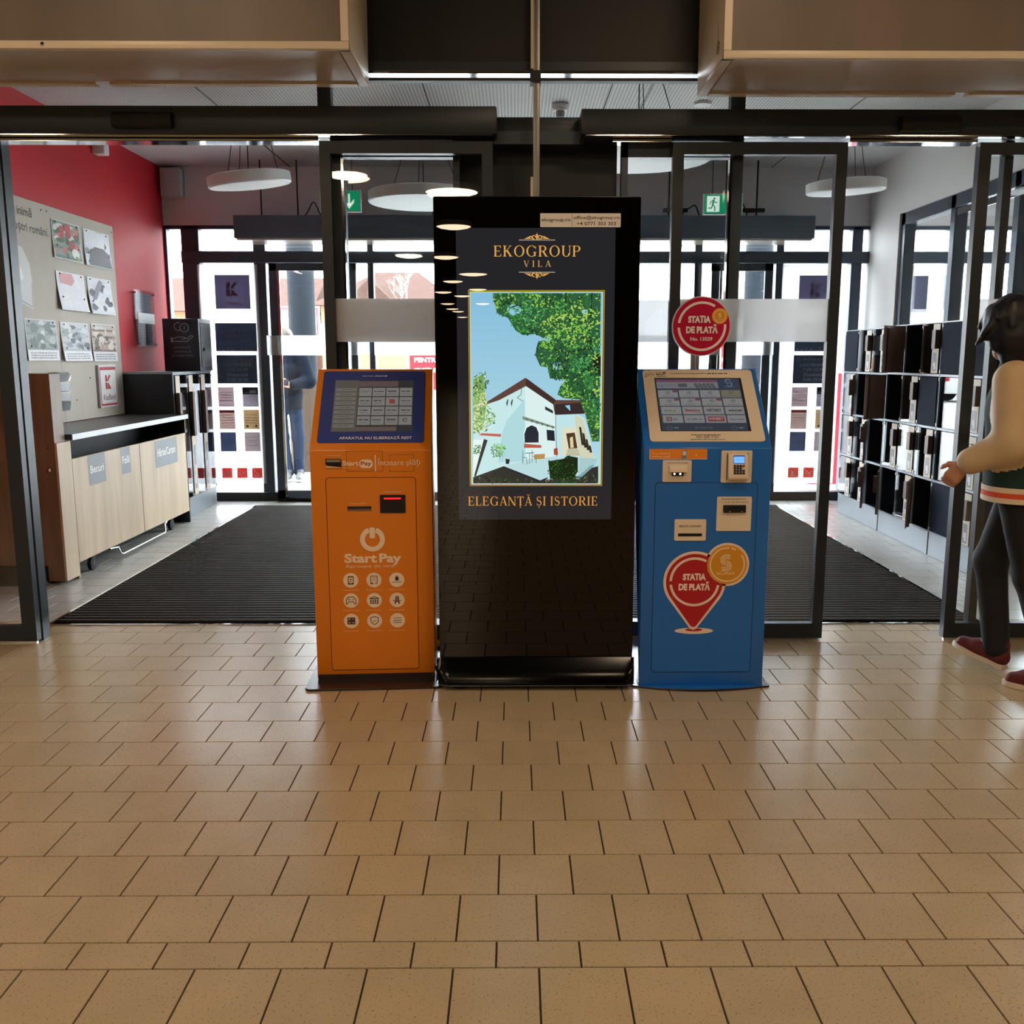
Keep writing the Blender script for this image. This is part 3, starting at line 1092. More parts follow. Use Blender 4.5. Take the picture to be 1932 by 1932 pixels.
# slanted face
sl = Vector((0, DY, ZT - ZB))
SL = sl.length
so, su, sv = Vector((ox0, KY, ZB)), Vector((1, 0, 0)), sl.normalized()
W = ox1 - ox0
slab_on('screen_bezel', M_bezel_o, k1, so, su, sv, 0.055 * W, 0.085 * SL, 0.935 * W, 0.965 * SL, -0.002, 0.004, 0.012)
slab_on('cover_panel', M_orange, k1, so, su, sv, 0.292 * W, 0.004, 0.592 * W, 0.06 * SL, -0.001, 0.0012, 0.002)
n_ = su.cross(sv)
sp = Print(so + n_ * 0.0044, su, sv)
dx0, dx1, dy0, dy1 = 0.162 * W, 0.838 * W, 0.21 * SL, 0.845 * SL
DW, DH = dx1 - dx0, dy1 - dy0
sp.rect(dx0, dy0, dx1, dy1, '#3f4042', 1)
sp.rect(dx0, dy0, dx0 + 0.30 * DW, dy1, '#6f6862', 2)
sp.rect(dx0 + 0.3 * DW, dy1 - 0.13 * DH, dx0 + 0.8 * DW, dy1 - 0.02 * DH, '#74625f', 2)
sp.rect(dx0 + 0.3 * DW, dy0 + 0.01 * DH, dx0 + 0.8 * DW, dy0 + 0.09 * DH, '#7d6a64', 2)
for r_ in range(9):
    yy = dy1 - (0.19 + 0.088 * r_) * DH
    sp.rect(dx0 + 0.015 * DW, yy - 0.032 * DH, dx0 + 0.275 * DW, yy + 0.032 * DH, '#8d877f', 3)
    sp.scribble(dx0 + 0.08 * DW, dx0 + 0.22 * DW, yy - 0.006 * DH, 0.012 * DH, '#5c5854', 4, r_)
rn = random.Random(3)
for r_ in range(4):
    for c_ in range(4):
        x0 = dx0 + (0.31 + 0.172 * c_) * DW
        y0 = dy1 - (0.32 + 0.185 * r_) * DH
        sp.rect(x0, y0, x0 + 0.16 * DW, y0 + 0.165 * DH, '#a29e9a', 3)
        if (r_, c_) == (1, 2):
            sp.rect(x0 + 0.045 * DW, y0 + 0.04 * DH, x0 + 0.115 * DW, y0 + 0.125 * DH, '#a8524f', 4, r=0.003)
        elif (r_, c_) == (3, 3):
            sp.arc(x0 + 0.08 * DW, y0 + 0.09 * DH, 0.009, 0.004, 20, 320, '#4a4a4c', 4, 12)
        elif (r_, c_) == (0, 0):
            sp.text('ORBIT', x0 + 0.08 * DW, y0 + 0.075 * DH, 0.012, '#7d5f66', 4, w=0.13 * DW)
        else:
            sp.scribble(x0 + 0.02 * DW, x0 + 0.14 * DW, y0 + 0.085 * DH, 0.006 + 0.003 * rn.random(), '#57595c', 4, r_ * 7 + c_, 5)
            sp.scribble(x0 + 0.03 * DW, x0 + 0.12 * DW, y0 + 0.04 * DH, 0.0035, '#6b6c6e', 4, r_ * 5 + c_)
sp.build('touch_screen', M_dim, k1, 'dim touch screen with a grid of grey tiles')
sp = Print(so + n_ * 0.0044, su, sv)
sp.text('APARATUL NU ELIBEREAZĂ REST', 0.535 * W, 0.122 * SL, 0.0145, '#e8e6ea', 1, 0.012, w=0.60 * W)
sp.text('Call-Center', 0.44 * W, 0.895 * SL, 0.0065, '#e6e6ee', 1, 0.01, w=0.10 * W)
sp.scribble(0.50 * W, 0.605 * W, 0.895 * SL, 0.0065, '#e6e6ee', 1, 4, 2.5)
sp.build('bezel_lettering', M_print, k1)['kind'] = 'stuff'

PF = Print((0, KY - 0.0024, 0), (1, 0, 0), (0, 0, 1))
IV = '#f2dcc4'
SCX = 0.002237


def T(pr, f, s, xa, xb, ybase, ytop, col, zf, layer=2, bold=0.0, Yp=None):
    """text fitted between two measured points"""
    p0, p1, p2 = f(zf(xa, ybase)), f(zf(xb, ybase)), f(zf(xa, ytop))
    pr.text(s, (p0[0] + p1[0]) / 2, p0[1], p2[1] - p0[1], col, layer, bold, w=p1[0] - p0[0])


def Dsc(pr, f, zf, cx, cy, r, col, layer, sc, **k):
    c = f(zf(cx, cy))
    pr.disc(c[0], c[1], r * sc, col, layer, **k)


s2 = 0.2174 * SCX
c = fo(z2(612, 540))
PF.arc(c[0], c[1], 87 * s2, 42 * s2, 110, 430, IV, 1, 40)
PF.rect(c[0] - 24 * s2, c[1] + 10 * s2, c[0] + 23 * s2, c[1] + 106 * s2, IV, 2, r=0.004)
T(PF, fo, 'Start', 372, 652, 738, 662, IV, z2, 1, 0.035)
T(PF, fo, 'Pay', 672, 862, 738, 662, IV, z2, 1, 0.035)
T(PF, fo, 'Aproape de tine', 380, 800, 783, 757, IV, z2, 1)
caps = ['Telefonie mobilă', 'Plată facturi', 'Plăți online', 'Jocuri & Loterie', 'Servicii financiare', 'Televiziune', 'Taxe și impozite', 'Asigurări', 'Servicii diverse']
DK = '#3a2a30'
PF.build('logo', M_print, k1, 'ivory power symbol and lettering')
for i in range(9):
    PF = Print((0, KY - 0.0024, 0), (1, 0, 0), (0, 0, 1))
    cx, cy = (425, 625, 822)[i % 3] + 3 * (i // 3), (893, 1068, 1245)[i // 3]
    Dsc(PF, fo, z2, cx, cy, 66, IV, 1, s2)
    x, y = fo(z2(cx, cy))
    u = s2
    T(PF, fo, caps[i], cx - 70, cx + 66, cy + 90, cy + 80, IV, z2, 1)
    if i == 0:
        PF.rect(x - 25 * u, y - 38 * u, x + 25 * u, y + 38 * u, DK, 2, r=0.002)
        PF.rect(x - 18 * u, y - 24 * u, x + 18 * u, y + 28 * u, IV, 3)
        PF.rect(x - 8 * u, y + 4 * u, x + 12 * u, y + 16 * u, '#b06a50', 4).rect(x - 12 * u, y - 14 * u, x + 8 * u, y - 4 * u, '#b06a50', 4)
        PF.disc(x, y - 31 * u, 4 * u, IV, 3)
    elif i == 1:
        PF.line([(x - 28 * u, y + 36 * u), (x + 28 * u, y + 36 * u), (x + 28 * u, y - 14 * u)], 6 * u, DK, 2)
        PF.line([(x - 28 * u, y + 36 * u), (x - 28 * u, y - 34 * u), (x - 8 * u, y - 34 * u)], 6 * u, DK, 2)
        for k in (20, 8, -4):
            PF.rect(x - 16 * u, y + k * u, x + 16 * u, y + (k + 3) * u, DK, 2)
        PF.poly([(x - 32 * u, y - 36 * u), (x - 8 * u, y - 36 * u), (x - 14 * u, y - 18 * u)], DK, 3)
        PF.arc(x + 20 * u, y - 28 * u, 8 * u, 5 * u, 0, 360, DK, 2, 12)
    elif i == 2:
        PF.rect(x - 14 * u, y - 6 * u, x + 16 * u, y + 24 * u, DK, 2, r=0.002).rect(x - 8 * u, y + 24 * u, x + 11 * u, y + 36 * u, DK, 2)
        PF.rect(x - 3 * u, y + 28 * u, x + 1 * u, y + 32 * u, IV, 3).rect(x + 4 * u, y + 28 * u, x + 8 * u, y + 32 * u, IV, 3)
        PF.text('WWW.', x + 3 * u, y - 28 * u, 15 * u, DK, 2, 0.01, w=84 * u)
    elif i == 3:
        p = [(-44, -30), (-36, -34), (-20, -12), (20, -12), (36, -34), (44, -30), (40, 14), (24, 32), (-24, 32), (-40, 14)]
        PF.line([(x + a * u, y + b * u) for a, b in p + [p[0]]], 6 * u, DK, 2)
        PF.rect(x - 28 * u, y + 6 * u, x - 10 * u, y + 11 * u, DK, 3).rect(x - 21.5 * u, y, x - 16.5 * u, y + 18 * u, DK, 3)
        PF.disc(x + 16 * u, y + 8 * u, 4 * u, DK, 3).disc(x + 26 * u, y + 10 * u, 4 * u, DK, 3)
    elif i == 4:
        PF.poly([(x - 44 * u, y + 12 * u), (x + 44 * u, y + 12 * u), (x + 44 * u, y + 18 * u), (x, y + 36 * u), (x - 44 * u, y + 18 * u)], DK, 2)
        PF.poly([(x - 26 * u, y + 19 * u), (x + 26 * u, y + 19 * u), (x, y + 29 * u)], IV, 3)
        for k in (-32, -12, 8, 28):
            PF.rect(x + (k - 3) * u, y - 24 * u, x + (k + 7) * u, y + 8 * u, DK, 2)
        PF.rect(x - 40 * u, y - 32 * u, x + 40 * u, y - 26 * u, DK, 2)
    elif i == 5:
        PF.poly([(x - 18 * u, y + 2 * u), (x + 18 * u, y + 2 * u), (x + 12 * u, y + 36 * u), (x - 12 * u, y + 36 * u)], DK, 2)
        PF.poly([(x - 26 * u, y - 34 * u), (x - 14 * u, y - 34 * u), (x - 8 * u, y - 16 * u), (x + 8 * u, y - 16 * u), (x + 14 * u, y - 34 * u), (x + 26 * u, y - 34 * u), (x + 16 * u, y - 4 * u), (x - 16 * u, y - 4 * u)], DK, 2)
        PF.rect(x - 38 * u, y - 8 * u, x + 38 * u, y - 1 * u, '#9a4a1a', 3)
        PF.line([(x - 6 * u, y + 8 * u), (x - 3 * u, y + 32 * u)], 3 * u, IV, 3).line([(x + 6 * u, y + 8 * u), (x + 3 * u, y + 32 * u)], 3 * u, IV, 3)
    elif i == 6:
        PF.rect(x - 34 * u, y - 32 * u, x + 34 * u, y + 32 * u, DK, 2, r=0.001)
        PF.rect(x - 1.5 * u, y - 30 * u, x + 1.5 * u, y + 30 * u, '#9a4a1a', 3).rect(x - 32 * u, y - 1.5 * u, x + 32 * u, y + 1.5 * u, '#9a4a1a', 3)
        PF.rect(x + 8 * u, y + 15 * u, x + 26 * u, y + 19 * u, IV, 3).rect(x - 26 * u, y - 19 * u, x - 8 * u, y - 15 * u, IV, 3).rect(x - 19 * u, y - 26 * u, x - 15 * u, y - 8 * u, IV, 3)
        PF.rect(x + 8 * u, y - 14 * u, x + 26 * u, y - 11 * u, IV, 3).rect(x + 8 * u, y - 22 * u, x + 26 * u, y - 19 * u, IV, 3)
        PF.line([(x - 24 * u, y + 24 * u), (x - 10 * u, y + 10 * u)], 4 * u, IV, 3).line([(x - 24 * u, y + 10 * u), (x - 10 * u, y + 24 * u)], 4 * u, IV, 3)
    elif i == 7:
        p = [(0, 38), (34, 28), (32, -6), (18, -26), (0, -36), (-18, -26), (-32, -6), (-34, 28), (0, 38)]
        PF.line([(x + a * u, y + b * u) for a, b in p], 6 * u, DK, 2)
        PF.line([(x - 14 * u, y), (x - 2 * u, y - 10 * u), (x + 16 * u, y + 10 * u)], 5 * u, '#a06040', 2)
    else:
        for k, cc in ((20, '#a05a4a'), (-2, DK), (-22, '#7a4a50')):
            PF.rect(x - 36 * u, y + k * u, x + 36 * u, y + (k + 6) * u, cc, 2)
    PF.build('icon', M_print, k1)
PF = Print((0, KY - 0.0024, 0), (1, 0, 0), (0, 0, 1))
T(PF, fo, 'Start', 553, 765, 1415, 1352, IV, z1, 1, 0.03)
a, b = fo(z1(775, 1452)), fo(z1(955, 1338))
PF.rect(a[0], a[1], b[0], b[1], IV, 1, r=(b[1] - a[1]) / 2.05)
T(PF, fo, 'Pay', 795, 940, 1413, 1360, '#a8571a', z1, 2, 0.03)
T(PF, fo, 'Aproape de tine', 553, 760, 1450, 1440, IV, z1, 1)
a, b = fo(z1(987, 1500)), fo(z1(995, 1275))
PF.rect(a[0], a[1], b[0], b[1], IV, 1)
T(PF, fo, 'Încasare plăți', 1022, 1590, 1415, 1338, IV, z1, 1)
T(PF, fo, 'SCANEAZĂ AICI', 335, 525, 1288, 1274, IV, z1, 1)
T(PF, fo, 'RIDICAȚI CHITANȚA', 418, 565, 234, 223, IV, z2, 1)
T(PF, fo, 'INTRODUCEȚI BANII', 708, 858, 136, 124, IV, z2, 1)
_o = PF.build('front_lettering', M_print, k1, 'ivory lettering')
_o['kind'] = 'stuff'


def recess(parent, f, zf, x0, y0, x1, y1, Yp, m=M_slot, name='slot', lip=0.003):
    a, b = f(zf(x0, y1)), f(zf(x1, y0))
    return plate(name, m, parent, a[0], a[1], b[0], b[1], Yp + 0.002, Yp - lip, 0.001, 0), a, b


s_, a, b = recess(k1, fo, z1, 325, 1325, 530, 1455, KY, name='barcode_reader')
q = Print((0, KY - 0.0036, 0), (1, 0, 0), (0, 0, 1))
q.rect(a[0] + 0.004, b[1] - 0.014, b[0] - 0.003, b[1] - 0.003, '#8d8378', 1)
q.poly([(a[0] + 0.001, a[1] + 0.001), (b[0] - 0.001, a[1] + 0.001), (b[0] - 0.001, a[1] + 0.005), (a[0] + 0.006, a[1] + 0.012), (a[0] + 0.001, a[1] + 0.016)], '#e0a878', 1)
q.build('reader_window', M_printg, s_)
s_, a, b = recess(k1, fo, z2, 397, 253, 602, 293, KY, name='receipt_slot')
q = Print((0, KY - 0.0036, 0), (1, 0, 0), (0, 0, 1))
q.rect(a[0] + 0.002, a[1] + 0.004, b[0] - 0.002, b[1] - 0.006, '#3d2d20', 1).rect(a[0] + 0.002, a[1] + 0.003, b[0] - 0.002, a[1] + 0.0055, '#b89a78', 2)
q.build('slot_lip', M_printg, s_)
s_, a, b = recess(k1, fo, z2, 680, 155, 895, 312, KY, lip=0.006, name='banknote_acceptor')
q = Print((0, KY - 0.0065, 0), (1, 0, 0), (0, 0, 1))
w_ = b[0] - a[0]
q.rect(a[0] + 0.15 * w_, b[1] - 0.019, a[0] + 0.83 * w_, b[1] - 0.011, '#c00818', 1, r=0.003)
for k in range(8):
    q.disc(a[0] + (0.2 + 0.083 * k) * w_, b[1] - 0.015, 0.002, '#ff5a4a', 2, n=8)
q.build('red_light_strip', attr_mat('red_led', 0.3, emission=1.1, diffuse=1.0), s_, 'lit red light strip')
for x in (ox0 + 0.02, ox1 - 0.02):
    G().tube([(x, KY + 0.20, 0.0), (x, KY + 0.20, 0.02)], 0.012, 8).build('foot_bolt', M_black, k1)
p = [(-0.349, 4.02, 0.03), (-0.345, 3.98, 0.02), (-0.338, 3.93, 0.018), (-0.343, 3.90, 0.016), (-0.34, 3.99, 0.025), (-0.346, 4.06, 0.05)]
G().tube(p, 0.004, 6).build('power_cable', M_black, k1, smooth=60)

k1.rotation_euler = (0, 0, R(3.2))
k1.location.x -= 0.010

# ------------------------------------------------------------------ advertising totem
TY = 3.87
tt = thing('advertising_totem', 'tall glossy black advertising totem with a lit picture of a villa', 'totem', (0.088, 4.0, 0))
tx0, tx1 = -0.326, 0.503
B('body', mat('black_casing', '#0d0d0f', 0.3, noise=0.05), tt, tx0, tx1, TY + 0.006, TY + 0.12, 0.10, 2.03, bev=0.006)
B('front_glass', M_gloss, tt, tx0 + 0.001, tx1 - 0.001, TY, TY + 0.007, 0.115, 2.026, bev=0.002, seg=1)
pts = rrect(tx0 - 0.006, 3.797, tx1 + 0.006, 4.26, 0.05, 6)
# base: ramp that runs out to the front, rounded in plan
g = G()
lay = [(0.024, 0.004), (0.034, 0.0), (0.05, 0.004)]
bm = bmesh.new()
rings = []
for z, ins in ((0.024, 0.006), (0.03, 0.0), (0.04, 0.0), (0.085, 0.030), (0.128, 0.066)):
    ring = []
    for x, y in pts:
        yy = max(y, 3.797 + ins) if y < 3.95 else y
        xx = x
        if y < 3.90 and z > 0.05:
            xx = tx0 + (x - tx0) * 1.0
        ring.append(bm.verts.new((xx, yy, z)))
    rings.append(ring)
nP = len(pts)
for a, b in zip(rings[:-1], rings[1:]):
    for i in range(nP):
        bm.faces.new((a[i], a[(i + 1) % nP], b[(i + 1) % nP], b[i]))
bm.faces.new(rings[0][::-1])
bm.faces.new(rings[-1])
G().bm(bm).build('foot_base', mat('black_satin', '#050506', 0.16, noise=0.05, spec=0.25), tt, smooth=35)
g = G()
g.prism(rrect(tx0 - 0.008, 3.795, tx1 + 0.008, 4.262, 0.05, 6), 'z', 0.0225, 0.0255).build('edge_trim', mat('steel_trim', '#8b8f95', 0.2, 0.9, noise=0.03), tt)
for x, y in ((-0.235, 3.86), (0.412, 3.86), (-0.235, 4.18), (0.412, 4.18)):
    G().lathe([(0.034, 0.0), (0.034, 0.012), (0.018, 0.014), (0.018, 0.024)], (x, y, 0.0), 18).build('levelling_foot', M_rubber, tt, smooth=40)

z3 = lambda x, y: (800 + 0.2174 * x, 360 + 0.2174 * y)
z4 = lambda x, y: (870 + 0.2329 * x, 530 + 0.2329 * y)
ft = lambda p: at_y(p[0], p[1], TY)
s3 = 0.2174 * 0.00211
ts = Print((0, TY - 0.0006, 0), (1, 0, 0), (0, 0, 1), 0.00025)
a, b = ft((862, 980)), ft((1157, 430))
SX0, SX1 = -0.236, 0.402
ts.rect(SX0, 0.727, SX1, 1.907, '#202024', 0)
GD = '#d6a152'
serif(ts, 'EKOGROUP', ft(z3(605, 570))[0], ft(z3(1358, 570))[0], ft(z3(605, 570))[1], ft(z3(605, 476))[1] - ft(z3(605, 570))[1], GD, 2)
serif(ts, 'VILA', ft(z3(866, 660))[0], ft(z3(1100, 660))[0], ft(z3(866, 660))[1], ft(z3(866, 606))[1] - ft(z3(866, 660))[1], '#c99a55', 2, 0.45)
serif(ts, 'ELEGANȚĂ ȘI ISTORIE', ft(z4(57, 1820))[0], ft(z4(1105, 1820))[0], ft(z4(57, 1820))[1], ft(z4(57, 1747))[1] - ft(z4(57, 1820))[1], '#cf9040', 2)
for yy, sg in ((427, 1), (707, -1)):
    cx, cy = ft(z3(980, yy))
    ts.rect(cx - 158 * s3, cy - 3 * s3, cx + 158 * s3, cy + 3 * s3, '#b9a892', 2)
    ts.poly([(cx - 5 * s3, cy), (cx + 5 * s3, cy), (cx + 9 * s3, cy + sg * 28 * s3), (cx, cy + sg * 62 * s3), (cx - 9 * s3, cy + sg * 28 * s3)][::sg], GD, 3)
    ts.rect(cx - 14 * s3, cy + sg * 38 * s3, cx + 14 * s3, cy + sg * 44 * s3, GD, 3)
    for d in (-1, 1):
        ts.arc(cx + d * 28 * s3, cy + sg * 22 * s3, 15 * s3, 7 * s3, 0, 300, GD, 3, 16)
        ts.arc(cx + d * 55 * s3, cy + sg * 10 * s3, 20 * s3, 8 * s3, 0 if sg > 0 else 180, 180 if sg > 0 else 360, GD, 3, 12)
        ts.poly([(cx + d * 40 * s3, cy + sg * 12 * s3), (cx + d * 112 * s3, cy + sg * 8 * s3), (cx + d * 75 * s3, cy + sg * 26 * s3)][::sg * d], GD, 3)
# the villa picture
def V(x, y):
    return ft(z4(x, y))


px0, py0 = V(75, 1645)
px1, py1 = V(1145, 92)
px0, px1 = V(80, 900)[0], V(1136, 900)[0]
e = 0.0035
ts.rect(px0 - 0.008, py0 - 0.008, px1 + 0.008, py1 + 0.008, '#c9a94a', 1).rect(px0 - 0.006, py0 - 0.006, px1 + 0.006, py1 + 0.006, '#202024', 2)
ts.rect(px0 - 0.0025, py0 - 0.0025, px1 + 0.0025, py1 + 0.0025, '#f2d85a', 3)
ts.rect(px0, py0, px1, py1, '#8cc0d8', 4)
for k in range(24):
    f_ = k / 23
    ts.rect(px0, py0 + (py1 - py0) * k / 24, px1, py0 + (py1 - py0) * (k + 1) / 24, tuple(a_ + (b_ - a_) * f_ for a_, b_ in zip(lin('#acd3de'), lin('#82b8d4'))), 5)


def cl(p):
    return (min(max(p[0], px0), px1), min(max(p[1], py0), py1))


def VP(pts, col, layer):
    q = [cl(V(*p)) for p in pts]
    ar = sum(q[i][0] * q[(i + 1) % len(q)][1] - q[(i + 1) % len(q)][0] * q[i][1] for i in range(len(q)))
    ts.poly(q if ar > 0 else q[::-1], col, layer)


def inside(p, poly):
    r_, j = False, len(poly) - 1
    for i in range(len(poly)):
        if (poly[i][1] > p[1]) != (poly[j][1] > p[1]) and p[0] < (poly[j][0] - poly[i][0]) * (p[1] - poly[i][1]) / (poly[j][1] - poly[i][1]) + poly[i][0]:
            r_ = not r_
        j = i
    return r_


def leaves(poly, n, size, cols, layer, seed):
    rn = random.Random(seed)
    xs, yq = [p[0] for p in poly], [p[1] for p in poly]
    bl = [(rn.uniform(min(xs), max(xs)), rn.uniform(min(yq), max(yq)), rn.randrange(len(cols))) for _ in range(max(6, n // 22))]
    k = 0
    while k < n:
        p = (rn.uniform(min(xs), max(xs)), rn.uniform(min(yq), max(yq)))
        if not inside((p[0] + rn.uniform(-14, 14), p[1] + rn.uniform(-14, 14)), poly):
            continue
        k += 1
        b_ = min(bl, key=lambda c_: (c_[0] - p[0]) ** 2 + (c_[1] - p[1]) ** 2)
        cc = cols[b_[2]] if rn.random() < 0.6 else rn.choice(cols)
        s, a = size * rn.uniform(0.5, 1.2), rn.uniform(0, 3.14)
        ca, sa = math.cos(a) * s, math.sin(a) * s
        VP([(p[0] - ca, p[1] - sa), (p[0] + sa * 0.5, p[1] - ca * 0.5), (p[0] + ca, p[1] + sa), (p[0] - sa * 0.5, p[1] + ca * 0.5)], cc, layer + (k % 3) * 0.3)


VP([(205, 1000), (300, 960), (520, 850), (520, 1640), (100, 1640), (100, 1250)], '#bfe0e0', 6)
VP([(520, 850), (760, 985), (775, 1420), (520, 1450)], '#d2e8e6', 7)
VP([(370, 1130), (515, 960), (520, 1460), (300, 1470), (330, 1240)], '#a9d2d6', 7)
VP([(760, 1080), (905, 1060), (1000, 1110), (1080, 1430), (780, 1430)], '#b8dce0', 7)
VP([(820, 1190), (930, 1185), (960, 1420), (815, 1410)], '#d8d6bc', 8)
VP([(920, 1080), (985, 1120), (1080, 1440), (950, 1430)], '#c9ccb0', 8)
VP([(200, 985), (520, 785), (545, 800), (770, 965), (985, 965), (1010, 1075), (760, 1085), (745, 1000), (525, 852), (310, 965), (205, 1000)], '#5c4038', 9)
VP([(525, 790), (545, 800), (768, 965), (745, 1000), (525, 852)], '#3f2c2a', 10)
VP([(760, 1000), (985, 985), (1005, 1075), (760, 1085)], '#33282a', 10)
VP([(840, 1010), (880, 1005), (885, 1055)], '#8cc6e0', 11)
VP([(498, 1095), (760, 1180), (758, 1195), (510, 1125), (498, 1118)], '#7d8a78', 9)
for k in range(6):
    VP([(520 + 42 * k, 1108 + 13 * k), (545 + 42 * k, 1116 + 13 * k), (530 + 42 * k, 1135 + 13 * k)], '#5c6a60', 10)
arch = [(515, 1310), (512, 1240), (530, 1190), (570, 1168), (610, 1185), (628, 1230), (628, 1308)]
VP([(x_ + (6 if x_ > 570 else -6), y_ - 6) for x_, y_ in arch], '#f0f6f4', 8)
VP(arch, '#232a34', 9)
VP([(510, 1318), (650, 1330), (650, 1352), (510, 1352)], '#b05a48', 9)
VP([(692, 1205), (755, 1212), (760, 1297), (697, 1290)], '#1f2730', 9)
VP([(680, 1015), (743, 1050), (745, 1075), (680, 1042)], '#2a3038', 9)
for x_ in (365, 402):
    VP([(x_, 990), (x_ + 10, 960), (x_ + 18, 958), (x_ + 8, 1020)], '#2d3238', 9)
VP([(850, 1235), (920, 1228), (942, 1355), (872, 1358)], '#4a3528', 10)
VP([(880, 1270), (905, 1260), (912, 1350), (885, 1352)], '#d8c896', 11)
for k in range(4):
    VP([(862 - 4 * k, 1362 + 14 * k), (948 + 4 * k, 1362 + 14 * k), (950 + 4 * k, 1372 + 14 * k), (860 - 4 * k, 1372 + 14 * k)], '#a8a890', 11)
for k in range(4):
    VP([(955 + 26 * k, 1180 + 50 * k), (972 + 26 * k, 1185 + 50 * k), (995 + 22 * k, 1330 + 20 * k), (975 + 22 * k, 1330 + 20 * k)], '#2c2a22', 10)
VP([(150, 1232), (325, 1240), (322, 1262), (150, 1250)], '#b8625a', 9)
VP([(98, 1285), (215, 1290), (115, 1590), (98, 1580)], '#dfeee8', 8)
VP([(185, 1280), (215, 1290), (118, 1590), (105, 1580)], '#2b3036', 9)
VP([(98, 1590), (345, 1500), (640, 1620), (1110, 1500), (1110, 1640), (98, 1640)], '#2c2f2a', 8)
VP([(345, 1500), (560, 1440), (960, 1420), (1095, 1465), (960, 1580), (640, 1615)], '#b4d4d8', 9)
VP([(345, 1500), (640, 1615), (700, 1590), (700, 1602), (640, 1632), (345, 1512)], '#20242a', 10)
VP([(960, 1430), (1100, 1440), (1095, 1470), (950, 1580)], '#a0c4c4', 10)
for k in range(5):
    VP([(1060 - 24 * k, 1490 + 22 * k), (1085 - 24 * k, 1490 + 22 * k), (1050 - 24 * k, 1520 + 22 * k), (1020 - 24 * k, 1512 + 22 * k)], '#7aa0a4', 11)
for x_, y_ in ((500, 1400), (575, 1390)):
    ts.line([V(x_, y_ - 20), V(x_, y_ + 80)], 0.002, '#2f5660', 11).line([V(x_, y_ + 30), V(x_ + 30, y_ + 30), V(x_ + 34, y_ + 85)], 0.002, '#2f5660', 11)
ts.line([V(520, 1395), V(590, 1392)], 0.003, '#3a6670', 11).line([V(555, 1395), V(552, 1480)], 0.002, '#2f5660', 11)
VP([(590, 1405), (680, 1400), (675, 1440), (590, 1445)], '#b08a50', 11)
VP([(750, 1360), (780, 1350), (785, 1410), (752, 1408)], '#a8452c', 11)
VP([(360, 1440), (395, 1445), (388, 1482), (362, 1482)], '#23282c', 11)
ts.line([V(455, 830), V(490, 880), V(485, 920), V(455, 945), V(500, 975)], 0.002, '#3a2a28', 11)
ts.line([V(765, 1090), V(772, 1420)], 0.002, '#2b2a2c', 11)
tree = [(255, 100), (1130, 100), (1125, 620), (1120, 1300), (1060, 1300), (1000, 1060), (960, 960), (830, 950), (780, 920), (800, 860), (850, 800), (720, 790), (700, 700), (640, 690),
        (600, 600), (620, 500), (680, 470), (600, 430), (500, 440), (440, 400), (380, 300), (290, 260)]
VP(tree, '#2c5a34', 12)
for hx, hy, hr in ((430, 235, 60), (700, 470, 30), (780, 690, 40), (1000, 250, 26)):
    VP([(hx + hr * math.cos(k), hy + 0.8 * hr * math.sin(k)) for k in (0, .9, 1.7, 2.6, 3.5, 4.4, 5.4)], '#8cc0d8', 12.3)
for ln in ([(850, 100), (845, 250), (900, 360), (1050, 540), (1125, 640)], [(860, 170), (960, 230)], [(1050, 540), (860, 580), (760, 560)], [(1125, 640), (1000, 720), (900, 800)],
           [(1060, 100), (1040, 380), (1050, 540)], [(390, 220), (480, 190)]):
    ts.line([cl(V(*p)) for p in ln], 0.005, '#1d2416', 12.6)
VP([(1060, 560), (1130, 600), (1130, 780), (1070, 700)], '#1d1a16', 12.6)
leaves(tree, 2300, 13, ['#1f4a2c', '#2f6b3a', '#3f8a42', '#5aa548', '#86bf4a', '#2a5a40', '#4a9a58', '#a6cf5c', '#17331f'], 13, 5)
lt = [(98, 790), (190, 735), (235, 800), (190, 900), (230, 1010), (280, 1110), (200, 1210), (98, 1250)]
VP([(98, 800), (180, 750), (205, 1000), (180, 1200), (98, 1240)], '#7da860', 12)
leaves(lt, 330, 12, ['#9dc26a', '#5d8a4a', '#c9d890', '#2c4a2c', '#88a860', '#e0e0b8'], 13, 6)
sh = [(705, 1460), (830, 1440), (860, 1415), (945, 1430), (945, 1540), (900, 1620), (720, 1600)]
VP(sh, '#10240f', 12)
leaves(sh, 200, 10, ['#0e220e', '#1f4a1c', '#2f6a26', '#16301a'], 13, 8)
leaves([(245, 1340), (300, 1315), (360, 1345), (350, 1400), (300, 1430), (250, 1400)], 120, 9, ['#3f7a2a', '#6aa83a', '#2a5a20', '#8cc24a'], 13, 9)
leaves([(100, 1340), (160, 1330), (160, 1390), (100, 1400)], 50, 9, ['#3f7a2a', '#6aa83a', '#2a5a20'], 13, 10)
leaves([(98, 1580), (650, 1625), (1110, 1560), (1110, 1640), (98, 1640)], 160, 10, ['#1c1c14', '#3a4a2a', '#55603a', '#8a8050'], 13, 11)
ts.build('screen_picture', M_screen, tt, 'lit screen with a villa under a tree and golden serif lettering')
lb = Print((0, TY - 0.0015, 0), (1, 0, 0), (0, 0, 1))
a, b = ft(z3(1008, 316)), ft(z3(1708, 196))
plate('contact_plate', mat('silver_label', '#e4dfda', 0.45, 0.0, noise=0.03), tt, a[0], a[1], b[0], b[1], TY, TY - 0.0014, 0.003, 0)
T(lb, ft, 'ekogroup.ro', 1020, 1272, 265, 235, '#2a2a2e', z3, 1, 0.01)
T(lb, ft, 'office@ekogroup.ro', 1298, 1698, 245, 217, '#3a3a3e', z3, 1, 0.01)
T(lb, ft, '+4 0771 303 303', 1326, 1665, 299, 268, '#2a2a2e', z3, 1, 0.01)
a, b = ft(z3(1282, 308)), ft(z3(1286, 202))
